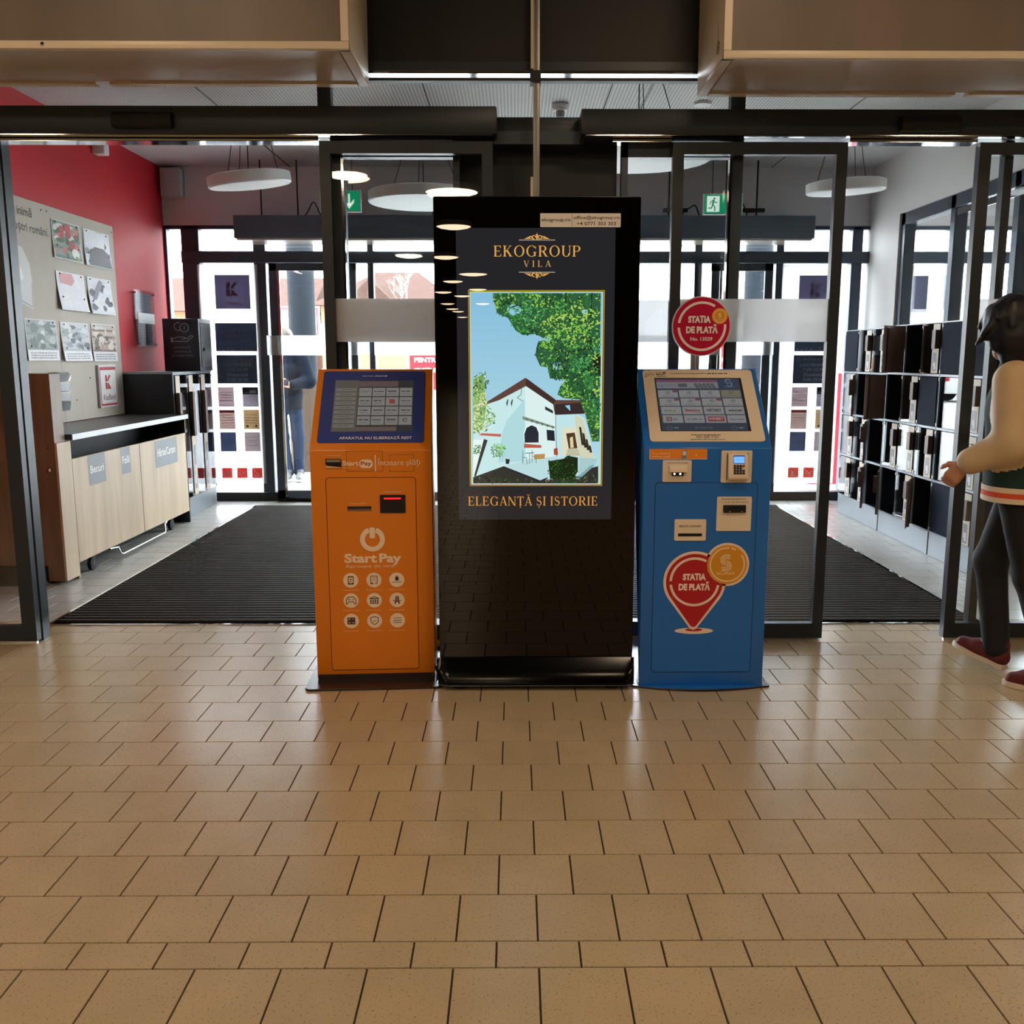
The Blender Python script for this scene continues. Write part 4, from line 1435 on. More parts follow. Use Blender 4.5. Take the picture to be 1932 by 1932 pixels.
lb.rect(a[0], a[1], b[0], b[1], '#2a2a2e', 1)
lb.build('contact_lettering', M_print, tt)

# ------------------------------------------------------------------ blue kiosk
BY = 3.83
bx0, bx1 = 0.528, 1.056
k2 = thing('payment_kiosk', 'blue self-service payment kiosk with an ivory screen frame and round red sign on top', 'kiosk', (0.79, 4.0, 0))
g = G().prism(prof(BY, 1.03, 1.347, 0.012), 'x', bx0, bx1, bev=0.004)
g.v = [(x + (0.05 if x < 0.79 else -0.05), y, z) if (y > BY + 0.3 and z < 0.5) else (x, y, z) for x, y, z in g.v]   # the casing narrows towards its back foot
g.build('body', M_blue, k2, smooth=30)
fp = [(0.500, 4.30), (0.500, 3.845)] + [(0.5 + 0.59 * k / 16, 3.845 - 0.062 * math.sin(math.pi * k / 16) ** 0.8) for k in range(1, 16)] + [(1.09, 3.835), (1.09, 4.30)]
G().prism(fp, 'z', 0.0, 0.008, bev=0.002).build('base_plate', M_plate, k2)
lp = [(bx0, 3.90), (bx0, BY)] + [(bx0 + (bx1 - bx0) * k / 16, BY - 0.040 * math.sin(math.pi * k / 16) ** 0.8) for k in range(1, 16)] + [(bx1, BY), (bx1, 3.90)]
G().prism(lp, 'z', 0.008, 0.013).build('base_lip', M_blue, k2)
z6 = lambda x, y: (1190 + 0.13975 * x, 680 + 0.13975 * y)
z7 = lambda x, y: (1190 + 0.2174 * x, 900 + 0.2174 * y)
fb = lambda p: at_y(p[0], p[1], BY)
a, b = fb(z7(240, 52)), fb(z7(1062, 1688))
a = (0.580, a[1]); b = (1.0, b[1])
plate('door_gasket', M_blue_d, k2, a[0] - 0.003, b[1] - 0.003, b[0] + 0.003, a[1] + 0.003, BY + 0.002, BY - 0.0006, 0.014, 0)
plate('service_door', M_blue, k2, a[0], b[1], b[0], a[1], BY + 0.002, BY - 0.0022, 0.012)
so2, sl2 = Vector((bx0, BY, 1.03)), Vector((0, DY, 1.347 - 1.03))
SL2, sv2 = sl2.length, sl2.normalized()
W2 = bx1 - bx0
slab_on('screen_frame', M_bezel_b, k2, so2, su, sv2, 0.055 * W2, 0.07 * SL2, 0.958 * W2, 0.975 * SL2, -0.002, 0.006, 0.016)
n2 = su.cross(sv2)
sp = Print(so2 + n2 * 0.0064, su, sv2)
X0, X1, Y0, Y1 = 0.147 * W2, 0.86 * W2, 0.19 * SL2, 0.865 * SL2
DW, DH = X1 - X0, Y1 - Y0
sp.rect(X0, Y0, X1, Y1, '#15181f', 1)
sp.rect(X0 + 0.012 * DW, Y0 + 0.012 * DH, X1 - 0.03 * DW, Y1 - 0.02 * DH, '#414b58', 2)
fx = lambda t: X0 + t * DW
fy = lambda t: Y1 - t * DH
sp.rect(fx(0.015), fy(0.085), fx(0.72), fy(0.04), '#8c4f70', 3).rect(fx(0.015), fy(0.205), fx(0.72), fy(0.085), '#8f949a', 3)
sp.text('algotelul', fx(0.13), fy(0.165), 0.018, '#6e737a', 4, w=0.22 * DW)
for k in range(6):
    sp.rect(fx(0.265 + 0.017 * k), fy(0.18), fx(0.276 + 0.017 * k), fy(0.115), '#30353e', 4)
for k in range(5):
    x = 0.45 + 0.048 * k
    sp.line([(fx(x), fy(0.12)), (fx(x + 0.025), fy(0.2))], 0.004, '#30353e', 4).line([(fx(x + 0.02), fy(0.115)), (fx(x + 0.045), fy(0.2))], 0.004, '#30353e', 4)
    sp.line([(fx(x), fy(0.12)), (fx(x + 0.02), fy(0.115))], 0.003, '#30353e', 4)
sp.rect(fx(0.73), fy(0.205), fx(0.96), fy(0.02), '#3a4c66', 3)
sp.arc(fx(0.845), fy(0.07), 0.012, 0.006, 30, 270, '#7f8ea6', 4, 12).arc(fx(0.85), fy(0.125), 0.012, 0.006, -150, 90, '#7f8ea6', 4, 12)
sp.text('SELFPAY', fx(0.845), fy(0.19), 0.007, '#7f8ea6', 4, w=0.12 * DW)
lab = {(2, 1): ('Betano', '#a03a44'), (2, 2): ('NETBET', '#3a3d44'), (2, 3): ('winner', '#3c4250'), (3, 2): ('WINBET', '#c9b0b4')}
for r_ in range(4):
    for c_ in range(4):
        x0, x1 = 0.02 + 0.24 * c_ + 0.006 * r_, 0.245 + 0.24 * c_ + 0.006 * r_
        y0, y1 = 0.24 + 0.157 * r_, 0.38 + 0.157 * r_
        sp.rect(fx(x0), fy(y1), fx(min(x1, 0.965)), fy(y0), '#8f8a76' if (r_, c_) == (0, 3) else '#a5a7a8', 3)
        cx, cy = (x0 + x1) / 2, (y0 + y1) / 2
        if (r_, c_) in lab:
            s, cc = lab[(r_, c_)]
            if (r_, c_) == (3, 2):
                sp.rect(fx(x0 + 0.025), fy(y1 - 0.025), fx(x1 - 0.02), fy(y0 + 0.025), '#9c3a4c', 4)
            sp.text(s, fx(cx), fy(cy + 0.02), 0.015, cc, 5, 0.03, w=0.165 * DW)
            if s == 'Betano':
                sp.text('CASH', fx(cx + 0.06), fy(cy + 0.06), 0.008, '#a0606a', 5, w=0.06 * DW)
        elif (r_, c_) == (3, 0):
            sp.rect(fx(x0 + 0.04), fy(cy + 0.04), fx(x0 + 0.1), fy(cy - 0.035), '#7a4a50', 4).rect(fx(x0 + 0.052), fy(cy + 0.027), fx(x0 + 0.088), fy(cy - 0.022), '#a5a7a8', 5)
            sp.disc(fx(x0 + 0.07), fy(cy), 0.004, '#7a4a50', 6, n=10)
            sp.scribble(fx(x0 + 0.115), fx(x0 + 0.185), fy(cy + 0.02), 0.010, '#6d7278', 4, 4)
        elif r_ < 2:
            sp.arc(fx(cx), fy(cy - 0.02), 0.009, 0.002, 0, 360, '#5d636b', 4, 16)
            sp.rect(fx(cx) - 0.004, fy(cy - 0.012), fx(cx) + 0.004, fy(cy - 0.028), '#5d636b', 4)
            sp.scribble(fx(x0 + 0.05), fx(x1 - 0.05), fy(cy + 0.05), 0.004, '#70767c', 4, r_ * 4 + c_)
            if (r_, c_) in ((0, 0), (1, 0), (1, 1), (1, 2)):
                sp.rect(fx(x1 - 0.06), fy(y0 + 0.045), fx(x1), fy(y0 + 0.005), '#8a4a66', 5, r=0.003)
        else:
            sp.scribble(fx(x0 + 0.03), fx(x1 - 0.03), fy(cy + 0.02), 0.009, '#8d8a60' if r_ == 2 else '#7a8086', 4, r_ * 4 + c_)
for cx in (0.1, 0.82):
    sp.arc(fx(cx), fy(0.945), 0.010, 0.002, 0, 360, '#7f8a98', 4, 16)
    sp.scribble(fx(cx + 0.05), fx(cx + 0.12), fy(0.955), 0.010, '#7f8a98', 4, 7)
sp.text('021 529 7101', fx(0.48), fy(0.96), 0.012, '#7f8a98', 4, w=0.2 * DW)
sp.build('touch_screen', M_dim, k2, 'dim blue-grey touch screen with rows of logo tiles')
sp = Print(so2 + n2 * 0.0064, su, sv2)
sp.text('021 529 7101', 0.505 * W2, 0.107 * SL2, 0.0145, '#3a3430', 1, 0.012, w=0.172 * W2)
sp.scribble(0.38 * W2, 0.62 * W2, 0.142 * SL2, 0.005, '#4a443e', 1, 3, 4)
sp.scribble(0.37 * W2, 0.64 * W2, 0.087 * SL2, 0.004, '#6a625a', 1, 5, 4)
sp.text('STAȚIA DE PLATĂ NU ELIBEREAZĂ RESTUL', 0.43 * W2, 0.918 * SL2, 0.0065, '#4a423c', 1, 0.008, w=0.30 * W2)
sp.scribble(0.59 * W2, 0.755 * W2, 0.918 * SL2, 0.0065, '#4a423c', 1, 9, 4)
sp.text('AICI', 0.108 * W2, 0.895 * SL2, 0.016, '#6a625c', 1, 0, w=0.075 * W2)
sp.poly([(0.104 * W2, 0.955 * SL2), (0.098 * W2, 0.965 * SL2), (0.115 * W2, 0.965 * SL2)][::-1], '#6a625c', 1)
sp.scribble(0.165 * W2, 0.225 * W2, 0.905 * SL2, 0.006, '#4a4440', 1, 6).scribble(0.165 * W2, 0.225 * W2, 0.925 * SL2, 0.005, '#4a4440', 1, 7)
sp.rect(0.222 * W2, 0.92 * SL2, 0.245 * W2, 0.945 * SL2, '#6a4a50', 1)
sp.rect(0.17 * W2, 0.885 * SL2, 0.245 * W2, 0.892 * SL2, '#3a3430', 1).rect(0.068 * W2, 0.878 * SL2, 0.09 * W2, 0.887 * SL2, '#8a4a40', 1)
sp.build('frame_lettering', M_print, k2)['kind'] = 'stuff'

# orange sticker over the bend
a, b = fb((1223, 864)), fb((1333, 852))
q = Print((0, BY - 0.0008, 0), (1, 0, 0), (0, 0, 1))
x0, zb_, x1, zt_ = fb(z6(212, 1335))[0] + 0.012, fb(z6(212, 1335))[1], fb(z6(1030, 1325))[0], 1.026
q.rect(x0, zb_, x1, zt_, '#f2ead8', 1).rect(x0 + 0.002, zb_ + 0.002, x1, zt_, '#ef8f3a', 2)
w_ = x1 - x0
hh = zt_ - zb_
q.text('Ai cu depunere', x0 + 0.20 * w_, zb_ + 0.52 * hh, 0.0065, '#f6dcb4', 3, 0.01, w=0.33 * w_)
q.text('CASH pe CARD', x0 + 0.20 * w_, zb_ + 0.2 * hh, 0.0065, '#f6dcb4', 3, 0.01, w=0.33 * w_)
q.poly([(x0 + .56 * w_, zb_ + .05 * hh), (x0 + .64 * w_, zb_ + .05 * hh), (x0 + .65 * w_, zb_ + .9 * hh), (x0 + .57 * w_, zb_ + .9 * hh)], '#7d86a0', 3)
q.rect(x0 + .575 * w_, zb_ + .4 * hh, x0 + .635 * w_, zb_ + .8 * hh, '#d8d8e0', 4)
q.disc(x0 + .81 * w_, zb_ + .4 * hh, 0.004, '#f8d060', 3, n=10)
q.build('orange_sticker', M_printg, k2, 'orange sticker strip')


def bplate(name, x0, y0, x1, y1, zf, h=0.006, parent=k2):
    a, b = fb(zf(x0, y1)), fb(zf(x1, y0))
    return plate(name, M_bezel_b, parent, a[0], a[1], b[0], b[1], BY + 0.001, BY - h, 0.005), a, b


PB = Print((0, BY - 0.0066, 0), (1, 0, 0), (0, 0, 1))
p_, a, b = bplate('scanner_plate', 425, 1345, 822, 1640, z6)
h0, h1 = fb(z6(512, 1505)), fb(z6(750, 1415))
G().prism([(BY - 0.006, h0[1]), (BY - 0.032, h0[1] + 0.002), (BY - 0.026, h1[1]), (BY - 0.006, h1[1] + 0.002)], 'x', h0[0], h1[0], bev=0.002).build('scanner_hood', M_bezel_b, p_, smooth=40)
s0, s1 = fb(z6(550, 1555)), fb(z6(708, 1512))
B('scanner_window', M_slot, p_, s0[0], s1[0], BY - 0.010, BY - 0.004, s0[1], s1[1])
for x in (585, 662):
    c = fb(z6(x, 1528))
    G().lathe([(0.004, 0), (0.004, 0.003)], (c[0], BY - 0.010, c[1]), 10, axis='y').build('scanner_light', mat('scanner_led', '#ffffff', 0.3, emit='#fff6e6', estr=2.0, noise=0.01), p_)
T(PB, fb, 'SCANAȚI CODUL DE BARE', 488, 772, 1388, 1374, '#4a423c', z6, 1, 0.01)
p_, a, b = bplate('card_plate', 1210, 1215, 1640, 1650, z6)
# card terminal
c0, c1 = fb(z6(1292, 1605)), fb(z6(1568, 1258))
G().prism([(BY - 0.006, c0[1]), (BY - 0.034, c0[1]), (BY - 0.040, c0[1] + 0.012), (BY - 0.024, c1[1]), (BY - 0.006, c1[1])], 'x', c0[0], c1[0], bev=0.004).build('card_terminal', M_bezel_b, k2, smooth=40)
nd = Vector((0, 0.016, (c1[1] - c0[1] - 0.012)))
to, tv = Vector((c0[0], BY - 0.0408, c0[1] + 0.012)), nd.normalized()
tw, th = c1[0] - c0[0], nd.length
q = Print(to, (1, 0, 0), tv)
q.rect(0.24 * tw, 0.60 * th, 0.82 * tw, 0.95 * th, '#20306a', 1).rect(0.26 * tw, 0.62 * th, 0.80 * tw, 0.90 * th, '#6aa6ff', 2)
q.scribble(0.34 * tw, 0.72 * tw, 0.76 * th, 0.0016, '#4a7ad8', 3, 1)
q.build('terminal_display', attr_mat('lit_blue_display', 0.2, emission=0.9, diffuse=0.5), k2, 'lit blue display')
for r_ in range(4):
    for c_ in range(4):
        if r_ == 1 and c_ == 3:
            continue
        kc = M_slot if (r_, c_) != (0, 3) else mat('red_key', '#8a2a2a', 0.4, noise=0.05)
        slab_on('key', kc, k2, to, Vector((1, 0, 0)), tv, (0.25 + 0.15 * c_) * tw, (0.46 - 0.105 * r_) * th, (0.365 + 0.15 * c_) * tw, (0.54 - 0.105 * r_) * th, -0.001, 0.0022, 0.001)
for x0_, x1_ in ((1286, 1294), (1556, 1566)):
    G().tube([(fb(z6(x0_, 1600))[0], BY - 0.012, c0[1]), (fb(z6(x0_, 1600))[0], BY - 0.014, c1[1] + 0.004)], 0.0015, 6).build('cradle_wire', M_slot, k2)
p_, a, b = bplate('banknote_plate', 738, 170, 1050, 468, z7)
s0, s1 = fb(z7(797, 305)), fb(z7(995, 240))
B('banknote_slot', mat('navy_plastic', '#15171f', 0.3, noise=0.05), p_, s0[0], s1[0], BY - 0.016, BY - 0.004, s0[1], s1[1], bev=0.002)
for x in (852, 957):
    c = fb(z7(x, 294))
    G().lathe([(0.003, 0), (0.003, 0.002)], (c[0], BY - 0.016, c[1]), 8, axis='y').build('slot_screw', M_alu, p_)
T(PB, fb, 'INTRODUCEȚI BANCNOTA', 785, 1002, 195, 184, '#4a423c', z7, 1, 0.012)
T(PB, fb, '1, 5, 10, 50, 100, 200 și 500 Lei', 770, 1018, 220, 209, '#5a524a', z7, 1, 0.006)
p_, a, b = bplate('receipt_plate', 375, 365, 655, 552, z7)
s0, s1 = fb(z7(408, 511)), fb(z7(616, 487))
B('receipt_slot', M_slot, p_, s0[0], s1[0], BY - 0.0075, BY - 0.004, s0[1], s1[1])
T(PB, fb, 'RIDICAȚI CHITANȚA', 418, 608, 432, 416, '#3a342e', z7, 1, 0.012)
PB.build('plate_lettering', M_print, k2)

# pin-shaped emblem
em = Print((0, BY - 0.0026, 0), (1, 0, 0), (0, 0, 1))
s7 = 0.2174 * 0.00222
RD, CRM, GLD = '#b51f2c', '#efd9c8', '#d9952c'
cx, cz = fb(z7(552, 908))
tipz = fb(z7(546, 1312))[1]


def drop(R_, tip, col, layer):
    d = cz - tip
    a = math.degrees(math.asin(min(1, R_ / d)))
    p = ring_pts(cx, cz, R_, R_, -a, 180 + a, 40)
    em.poly(p + [(cx - 0.012 * (R_ / 0.13), tip + 0.004), (cx, tip), (cx + 0.012 * (R_ / 0.13), tip + 0.004)], col, layer)


c_ = fb(z7(546, 1333))
em.disc(c_[0], c_[1], 170 * s7, CRM, 1, ry=28 * s7).disc(c_[0], c_[1] + 10 * s7, 75 * s7, RD, 2, ry=14 * s7)
drop(272 * s7, tipz - 0.006, CRM, 3)
c2 = fb(z7(835, 758))
em.disc(c2[0], c2[1], 192 * s7, CRM, 3)
drop(248 * s7, tipz + 0.006, RD, 4)
em.arc(cx, cz, 208 * s7, 22 * s7, 62, 178, CRM, 5).arc(cx, cz, 208 * s7, 22 * s7, 187, 352, CRM, 5)
em.disc(c2[0], c2[1], 174 * s7, '#e0a040', 6).disc(c2[0], c2[1], 160 * s7, GLD, 7)
em.arc(c2[0], c2[1], 148 * s7, 11 * s7, 85, 395, '#f2dcb0', 8, 40).arc(c2[0], c2[1], 148 * s7, 11 * s7, 62, 78, '#f2dcb0', 8, 6)
for k, dr in enumerate((0, 1, 2)):
    r1 = (42 - 15 * dr) * s7
    x0, y0 = c2[0] - 14 * s7, c2[1] + 62 * s7
    if r1 > 0:
        em.arc(x0, y0 - 18 * s7, r1, 7 * s7, 90, 270, '#f2e0c0', 8, 14).rect(x0, y0 - 18 * s7 + r1 - 3.5 * s7, x0 + 38 * s7, y0 - 18 * s7 + r1 + 3.5 * s7, '#f2e0c0', 8)
        x2, y2 = c2[0] - 8 * s7, c2[1] - 10 * s7
        em.arc(x2, y2 - 2 * s7, r1, 7 * s7, -90, 90, '#f2e0c0', 8, 14).rect(x2 - 38 * s7, y2 - 2 * s7 - r1 - 3.5 * s7, x2, y2 - 2 * s7 - r1 + 3.5 * s7, '#f2e0c0', 8)
T(em, fb, 'SELFPAY', 740, 900, 845, 824, '#f2e0c0', z7, 8, 0.0)
T(em, fb, 'STAȚIA', 450, 650, 890, 838, '#f4e2d4', z7, 5, 0.055)
T(em, fb, 'DE PLATĂ', 413, 685, 978, 925, '#f4e2d4', z7, 5, 0.055)
em.build('pin_emblem', M_printg, k2, 'red map pin emblem with a gold coin')

# round sign on two stems
SY = 4.17
fs = lambda p: at_y(p[0], p[1], SY)
z8 = lambda x, y: (1240 + 0.08799 * x, 540 + 0.08799 * y)
c = fs(z8(948, 860))
rs = 620 * 0.08799 * 0.002355
G().lathe([(rs, -0.007), (rs + 0.001, 0.0), (rs, 0.007)], (c[0], SY + 0.008, c[1]), 48, axis='y').build('round_sign', mat('white_acrylic', '#e8e4ea', 0.3, noise=0.02), k2, smooth=50)
q = Print((0, SY - 0.0005, 0), (1, 0, 0), (0, 0, 1))
s8 = 0.08799 * 0.002355
q.disc(c[0], c[1], 600 * s8, '#c22348', 1, n=48)
q.arc(c[0] + 0.002, c[1], 490 * s8, 52 * s8, 58, 172, '#f6eef0', 2).arc(c[0] + 0.002, c[1], 490 * s8, 52 * s8, 183, 365, '#f6eef0', 2)
T(q, fs, 'STAȚIA', 660, 1145, 775, 640, '#f8f4f4', z8, 3, 0.055)
T(q, fs, 'DE PLATĂ', 615, 1295, 1000, 865, '#f8f4f4', z8, 3, 0.055)
T(q, fs, 'No. 13529', 705, 1180, 1165, 1090, '#f8f0f2', z8, 3, 0.03)
c3 = fs(z8(1340, 640))
q.disc(c3[0], c3[1], 165 * s8, '#f2a850', 4).arc(c3[0], c3[1], 125 * s8, 24 * s8, 0, 360, '#f8c880', 5).disc(c3[0], c3[1], 110 * s8, '#e8a23c', 5)
q.text('S', c3[0], c3[1] - 25 * s8, 90 * s8, '#f8dca0', 6, 0.04)
q.rect(c3[0] - 70 * s8, c3[1] - 75 * s8, c3[0] + 70 * s8, c3[1] - 62 * s8, '#f8c880', 6)
q.build('sign_print', M_printg, k2, 'round red sign face with white lettering')
for x0, x1 in ((722, 800), (822, 888)):
    a, b = fs(z8(x0, 1600))[0], fs(z8(x1, 1600))[0]
    B('sign_stem', mat('grey_stem', '#7f828a', 0.4, 0.3, noise=0.05), k2, a, b, SY + 0.002, SY + 0.014, 1.34, c[1])
a = fs(z8(1150, 1700))
G().tube([(a[0], SY + 0.02, 1.345), (a[0], SY + 0.02, 1.362), (a[0], SY + 0.02, 1.376), (a[0], SY + 0.02, 1.41), (a[0] - 0.002, SY + 0.02, 1.70)], [0.005, 0.006, 0.004, 0.0015, 0.0012], 8).build('antenna', M_black, k2, smooth=40)


# ------------------------------------------------------------------ round pendant lamps
def pendant(name, label, group, c, rad, zc, tilt=(0, 0), lit=False, thick=0.09):
    t = thing(name, label, 'lamp', c, group)
    t.rotation_euler = (R(tilt[0]), R(tilt[1]), 0)
    pr = [(rad - 0.01, -thick * 0.45), (rad, -thick * 0.35), (rad, thick * 0.4), (rad - 0.02, thick * 0.5), (0.001, thick * 0.55)]
    G().lathe(pr, (0, 0, 0), 28).build('lamp_shade', M_lampwhite, t, smooth=40, local=True)
    if lit:
        dp = [(0.001, -thick * 0.95), (rad * 0.45, -thick * 0.88), (rad * 0.8, -thick * 0.65), (rad - 0.012, -thick * 0.42), (rad - 0.012, -thick * 0.3)]
    else:
        dp = [(0.001, -thick * 0.5), (rad * 0.9, -thick * 0.48), (rad - 0.015, -thick * 0.44), (rad - 0.015, -thick * 0.3)]
    G().lathe(dp, (0, 0, 0), 14 if lit else 32).build('diffuser', (M_lampfar if c[1] < -12 else M_lampon) if lit else M_diff_off, t, smooth=50, local=True)
    inv = Euler(t.rotation_euler).to_matrix().inverted()
    for k in range(3):
        a = 2 * math.pi * k / 3 + 0.5
        p0 = Vector((rad * 0.75 * math.cos(a), rad * 0.75 * math.sin(a), thick * 0.45))
        p1 = inv @ Vector((0.12 * math.cos(a), 0.12 * math.sin(a), zc - c[2]))
        G().tube([p0, p1], 0.003, 5).build('suspension_wire', M_wire, t, local=True)
    p1 = inv @ Vector((0, 0, zc - c[2]))
    G().tube([(0, 0, thick * 0.5), p1], 0.004, 5).build('cable', M_wire, t, local=True)
    return t


hall = [(-2.03, -2.77, 0.27), (-0.84, -3.97, 0.37), (-2.3, -11.8, 0.31), (-1.03, -8.6, 0.31), (-1.53, -13.5, 0.31), (-1.11, -17.8, 0.40), (-1.8, -20.2, 0.31), (-1.21, -23.5, 0.31),
        (-2.43, -24.8, 0.31), (-1.9, -26.8, 0.31), (-2.78, -31.8, 0.31), (-1.33, -31.8, 0.31), (-2.86, -36.0, 0.31), (-2.75, -38.5, 0.31), (-2.9, -45.0, 0.31)]
hall += [(x, y, 0.31) for y in (2.1, -0.6) for x in (-7.6, -4.7, -1.8, 1.1, 4.0, 6.9)]  # unseen rows added to brighten the hall, kept clear of the reflections
hall += [(x, y, 0.31) for y in (-3.6, -6.6) for x in (-8.4, -5.4, 9.9)] + [(x, -9.8, 0.31) for x in (-8.4, -5.4, 8.6)]  # more lamps added for brightness, outside the mirrored views
for x, y, r_ in hall:
    pendant('hall_pendant_lamp', 'round warm lit pendant lamp of the shop hall behind the viewer', 'lit round lamps of the shop hall', (x, y, 3.6), r_, 5.0, lit=True)
VL = 'unlit round white lamps of the lobby'
pendant('pendant_lamp', 'tilted white disc lamp hanging nearest the red wall', VL, (-1.95, 7.2, 2.68), 0.30, 3.15, (5, -6))
pendant('pendant_lamp', 'large white disc lamp hanging behind the totem beside the green arrow sign', VL, (-0.71, 7.6, 2.62), 0.43, 3.15)
pendant('pendant_lamp', 'white disc lamp hanging nearest the white wall over the lockers', VL, (2.58, 7.6, 2.705), 0.30, 3.15, (3, -3))
pendant('pendant_lamp', 'big white disc lamp at the top of the glass beside the dark pier', VL, (0.74, 5.9, 2.61), 0.45, 3.15)

# ------------------------------------------------------------------ lobby ceiling and wall fittings
sd = thing('smoke_detector', 'round white smoke detector on the lobby ceiling above the totem', 'smoke detector', (0.32, 6.95, 3.15))
G().lathe([(0.058, 0.0), (0.058, -0.03), (0.045, -0.045), (0.001, -0.05)], (0.32, 6.95, 3.15), 24).build('housing', M_lampwhite, sd, smooth=40)
G().lathe([(0.03, -0.045), (0.03, -0.085), (0.02, -0.092), (0.001, -0.093)], (0.32, 6.95, 3.15), 20).build('sensor_head', mat('grey_plastic', '#8e8e90', 0.5, noise=0.03), sd, smooth=40)
sd = thing('ceiling_sounder', 'flat white ceiling disc behind the other air curtain', 'sounder', (1.31, 6.9, 3.15))
G().lathe([(0.06, 0.0), (0.06, -0.02), (0.001, -0.028)], (1.31, 6.9, 3.15), 20).build('cover', M_lampwhite, sd, smooth=40)
c = at_x(192, 280, XL + 0.06)
cm = thing('wall_camera', 'small white camera high on the red wall', 'camera', (XL, c[0], c[1]))
G().box(XL + 0.0, XL + 0.10, c[0] - 0.05, c[0] + 0.05, c[1] - 0.05, c[1] + 0.05, bev=0.012).build('housing', M_lampwhite, cm, smooth=40)
B('bracket', M_lampwhite, cm, XL, XL + 0.04, c[0] + 0.04, c[0] + 0.09, c[1] + 0.02, c[1] + 0.06)
eb = thing('junction_box', 'grey wall cabinet in the corner above the street window by the red wall', 'cabinet', (-3.18, 9.16, 2.87))
B('housing', mat('light_grey_steel', '#b3b3b8', 0.5, noise=0.02), eb, -3.275, -3.09, 9.04, 9.16, 2.868, 3.12, bev=0.006)
B('lid', mat('light_grey_steel2', '#bdbdc2', 0.5, noise=0.02), eb, -3.268, -3.097, 9.03, 9.041, 2.876, 3.112, bev=0.003)


def exit_sign(x0, x1, Y, z0, z1, label):
    t = thing('exit_sign', label, 'exit sign', ((x0 + x1) / 2, Y, z0), 'green exit signs')
    B('housing', M_lampwhite, t, x0 - 0.008, x1 + 0.008, Y, Y + 0.03, z0 - 0.008, z1 + 0.008, bev=0.003)
    for x in (x0 + 0.06, x1 - 0.06):
        G().tube([(x, Y + 0.015, z1), (x, Y + 0.015, 3.15)], 0.003, 5).build('hanger_wire', M_wire, t)
    q = Print((x0, Y - 0.0006, z0), (1, 0, 0), (0, 0, 1))
    w, h = x1 - x0, z1 - z0
    q.rect(0, 0, w, h, '#0f8a5f', 1)
    q.rect(0.06 * w, 0.08 * h, 0.40 * w, 0.92 * h, '#dff0e4', 2)
    mx_, my_, u = 0.23 * w, 0.5 * h, h
    gcol = '#0f8a5f'
    q.disc(mx_ + 0.06 * u, my_ + 0.29 * u, 0.055 * u, gcol, 3, n=14)
    q.line([(mx_ + 0.02 * u, my_ + 0.2 * u), (mx_ - 0.02 * u, my_ - 0.03 * u)], 0.1 * u, gcol, 3)
    q.line([(mx_ - 0.02 * u, my_ - 0.05 * u), (mx_ + 0.09 * u, my_ - 0.16 * u), (mx_ + 0.10 * u, my_ - 0.36 * u)], 0.06 * u, gcol, 3)
    q.line([(mx_ - 0.03 * u, my_ - 0.05 * u), (mx_ - 0.09 * u, my_ - 0.22 * u), (mx_ - 0.25 * u, my_ - 0.22 * u)], 0.06 * u, gcol, 3)
    q.line([(mx_ + 0.02 * u, my_ + 0.18 * u), (mx_ + 0.13 * u, my_ + 0.06 * u), (mx_ + 0.22 * u, my_ + 0.1 * u)], 0.045 * u, gcol, 3)
    q.line([(mx_, my_ + 0.2 * u), (mx_ - 0.13 * u, my_ + 0.12 * u), (mx_ - 0.16 * u, my_)], 0.045 * u, gcol, 3)
    ax = 0.72 * w
    q.rect(ax - 0.05 * u, 0.3 * h, ax + 0.05 * u, 0.86 * h, '#dff0e4', 2)
    q.poly([(ax, 0.1 * h), (ax + 0.26 * u, 0.42 * h), (ax + 0.26 * u, 0.60 * h), (ax, 0.32 * h), (ax - 0.26 * u, 0.60 * h), (ax - 0.26 * u, 0.42 * h)], '#dff0e4', 2)
    q.build('sign_face', M_signlit, t, 'green face with white running figure and down arrow')
    return t


exit_sign(-1.49, -1.19, 7.5, 2.508, 2.655, 'green exit sign with a white arrow hanging beside the disc lamps')
exit_sign(1.462, 1.75, 7.5, 2.492, 2.632, 'green exit sign with a running figure hanging behind the half open door')

# ------------------------------------------------------------------ notice board on the red wall
BX = XL + 0.018
bd = thing('notice_board', 'large beige notice board with dark lettering on the red wall', 'notice board', (XL, 6.9, 0.93))
B('panel', M_board, bd, XL + 0.002, BX, 5.87, 7.96, 0.926, 2.45, bev=0.002, seg=1)
B('panel_joint', M_wire, bd, BX - 0.001, BX + 0.0004, 6.905, 6.908, 0.92, 1.36)
q = Print((BX + 0.0008, 0, 0), (0, 1, 0), (0, 0, 1))
q.text('din inimă', 6.645, 2.335, 0.058, '#4a423c', 1, 0.014, w=0.33, align='r')
q.text('noștri români.', 6.86, 2.235, 0.058, '#4a423c', 1, 0.014, w=0.50, align='r')
hp = [(6.36, 2.14), (6.48, 2.12), (6.56, 2.02), (6.58, 1.90), (6.57, 1.72), (6.40, 1.76), (6.30, 1.80), (6.25, 2.05)]
q.poly(hp[::-1], '#d9d5d2', 1)
q.line([(6.38, 1.78), (6.56, 1.735), (6.57, 1.9)], 0.006, '#8a8680', 2)
q.poly([(6.36, 1.86), (6.47, 1.92), (6.44, 1.99), (6.34, 1.94)], '#f2f0ee', 2).rect(6.375, 1.90, 6.42, 1.945, '#8d8a88', 3)
q.build('lettering', M_print, bd)
for k, (y, z) in enumerate(((6.78, 2.405), (6.86, 2.41), (7.93, 2.40), (7.35, 1.24), (7.1, 1.08))):
    G().lathe([(0.006, 0), (0.006, 0.003)], (BX, y, z), 8, axis='x').build('screw', M_wire, bd)

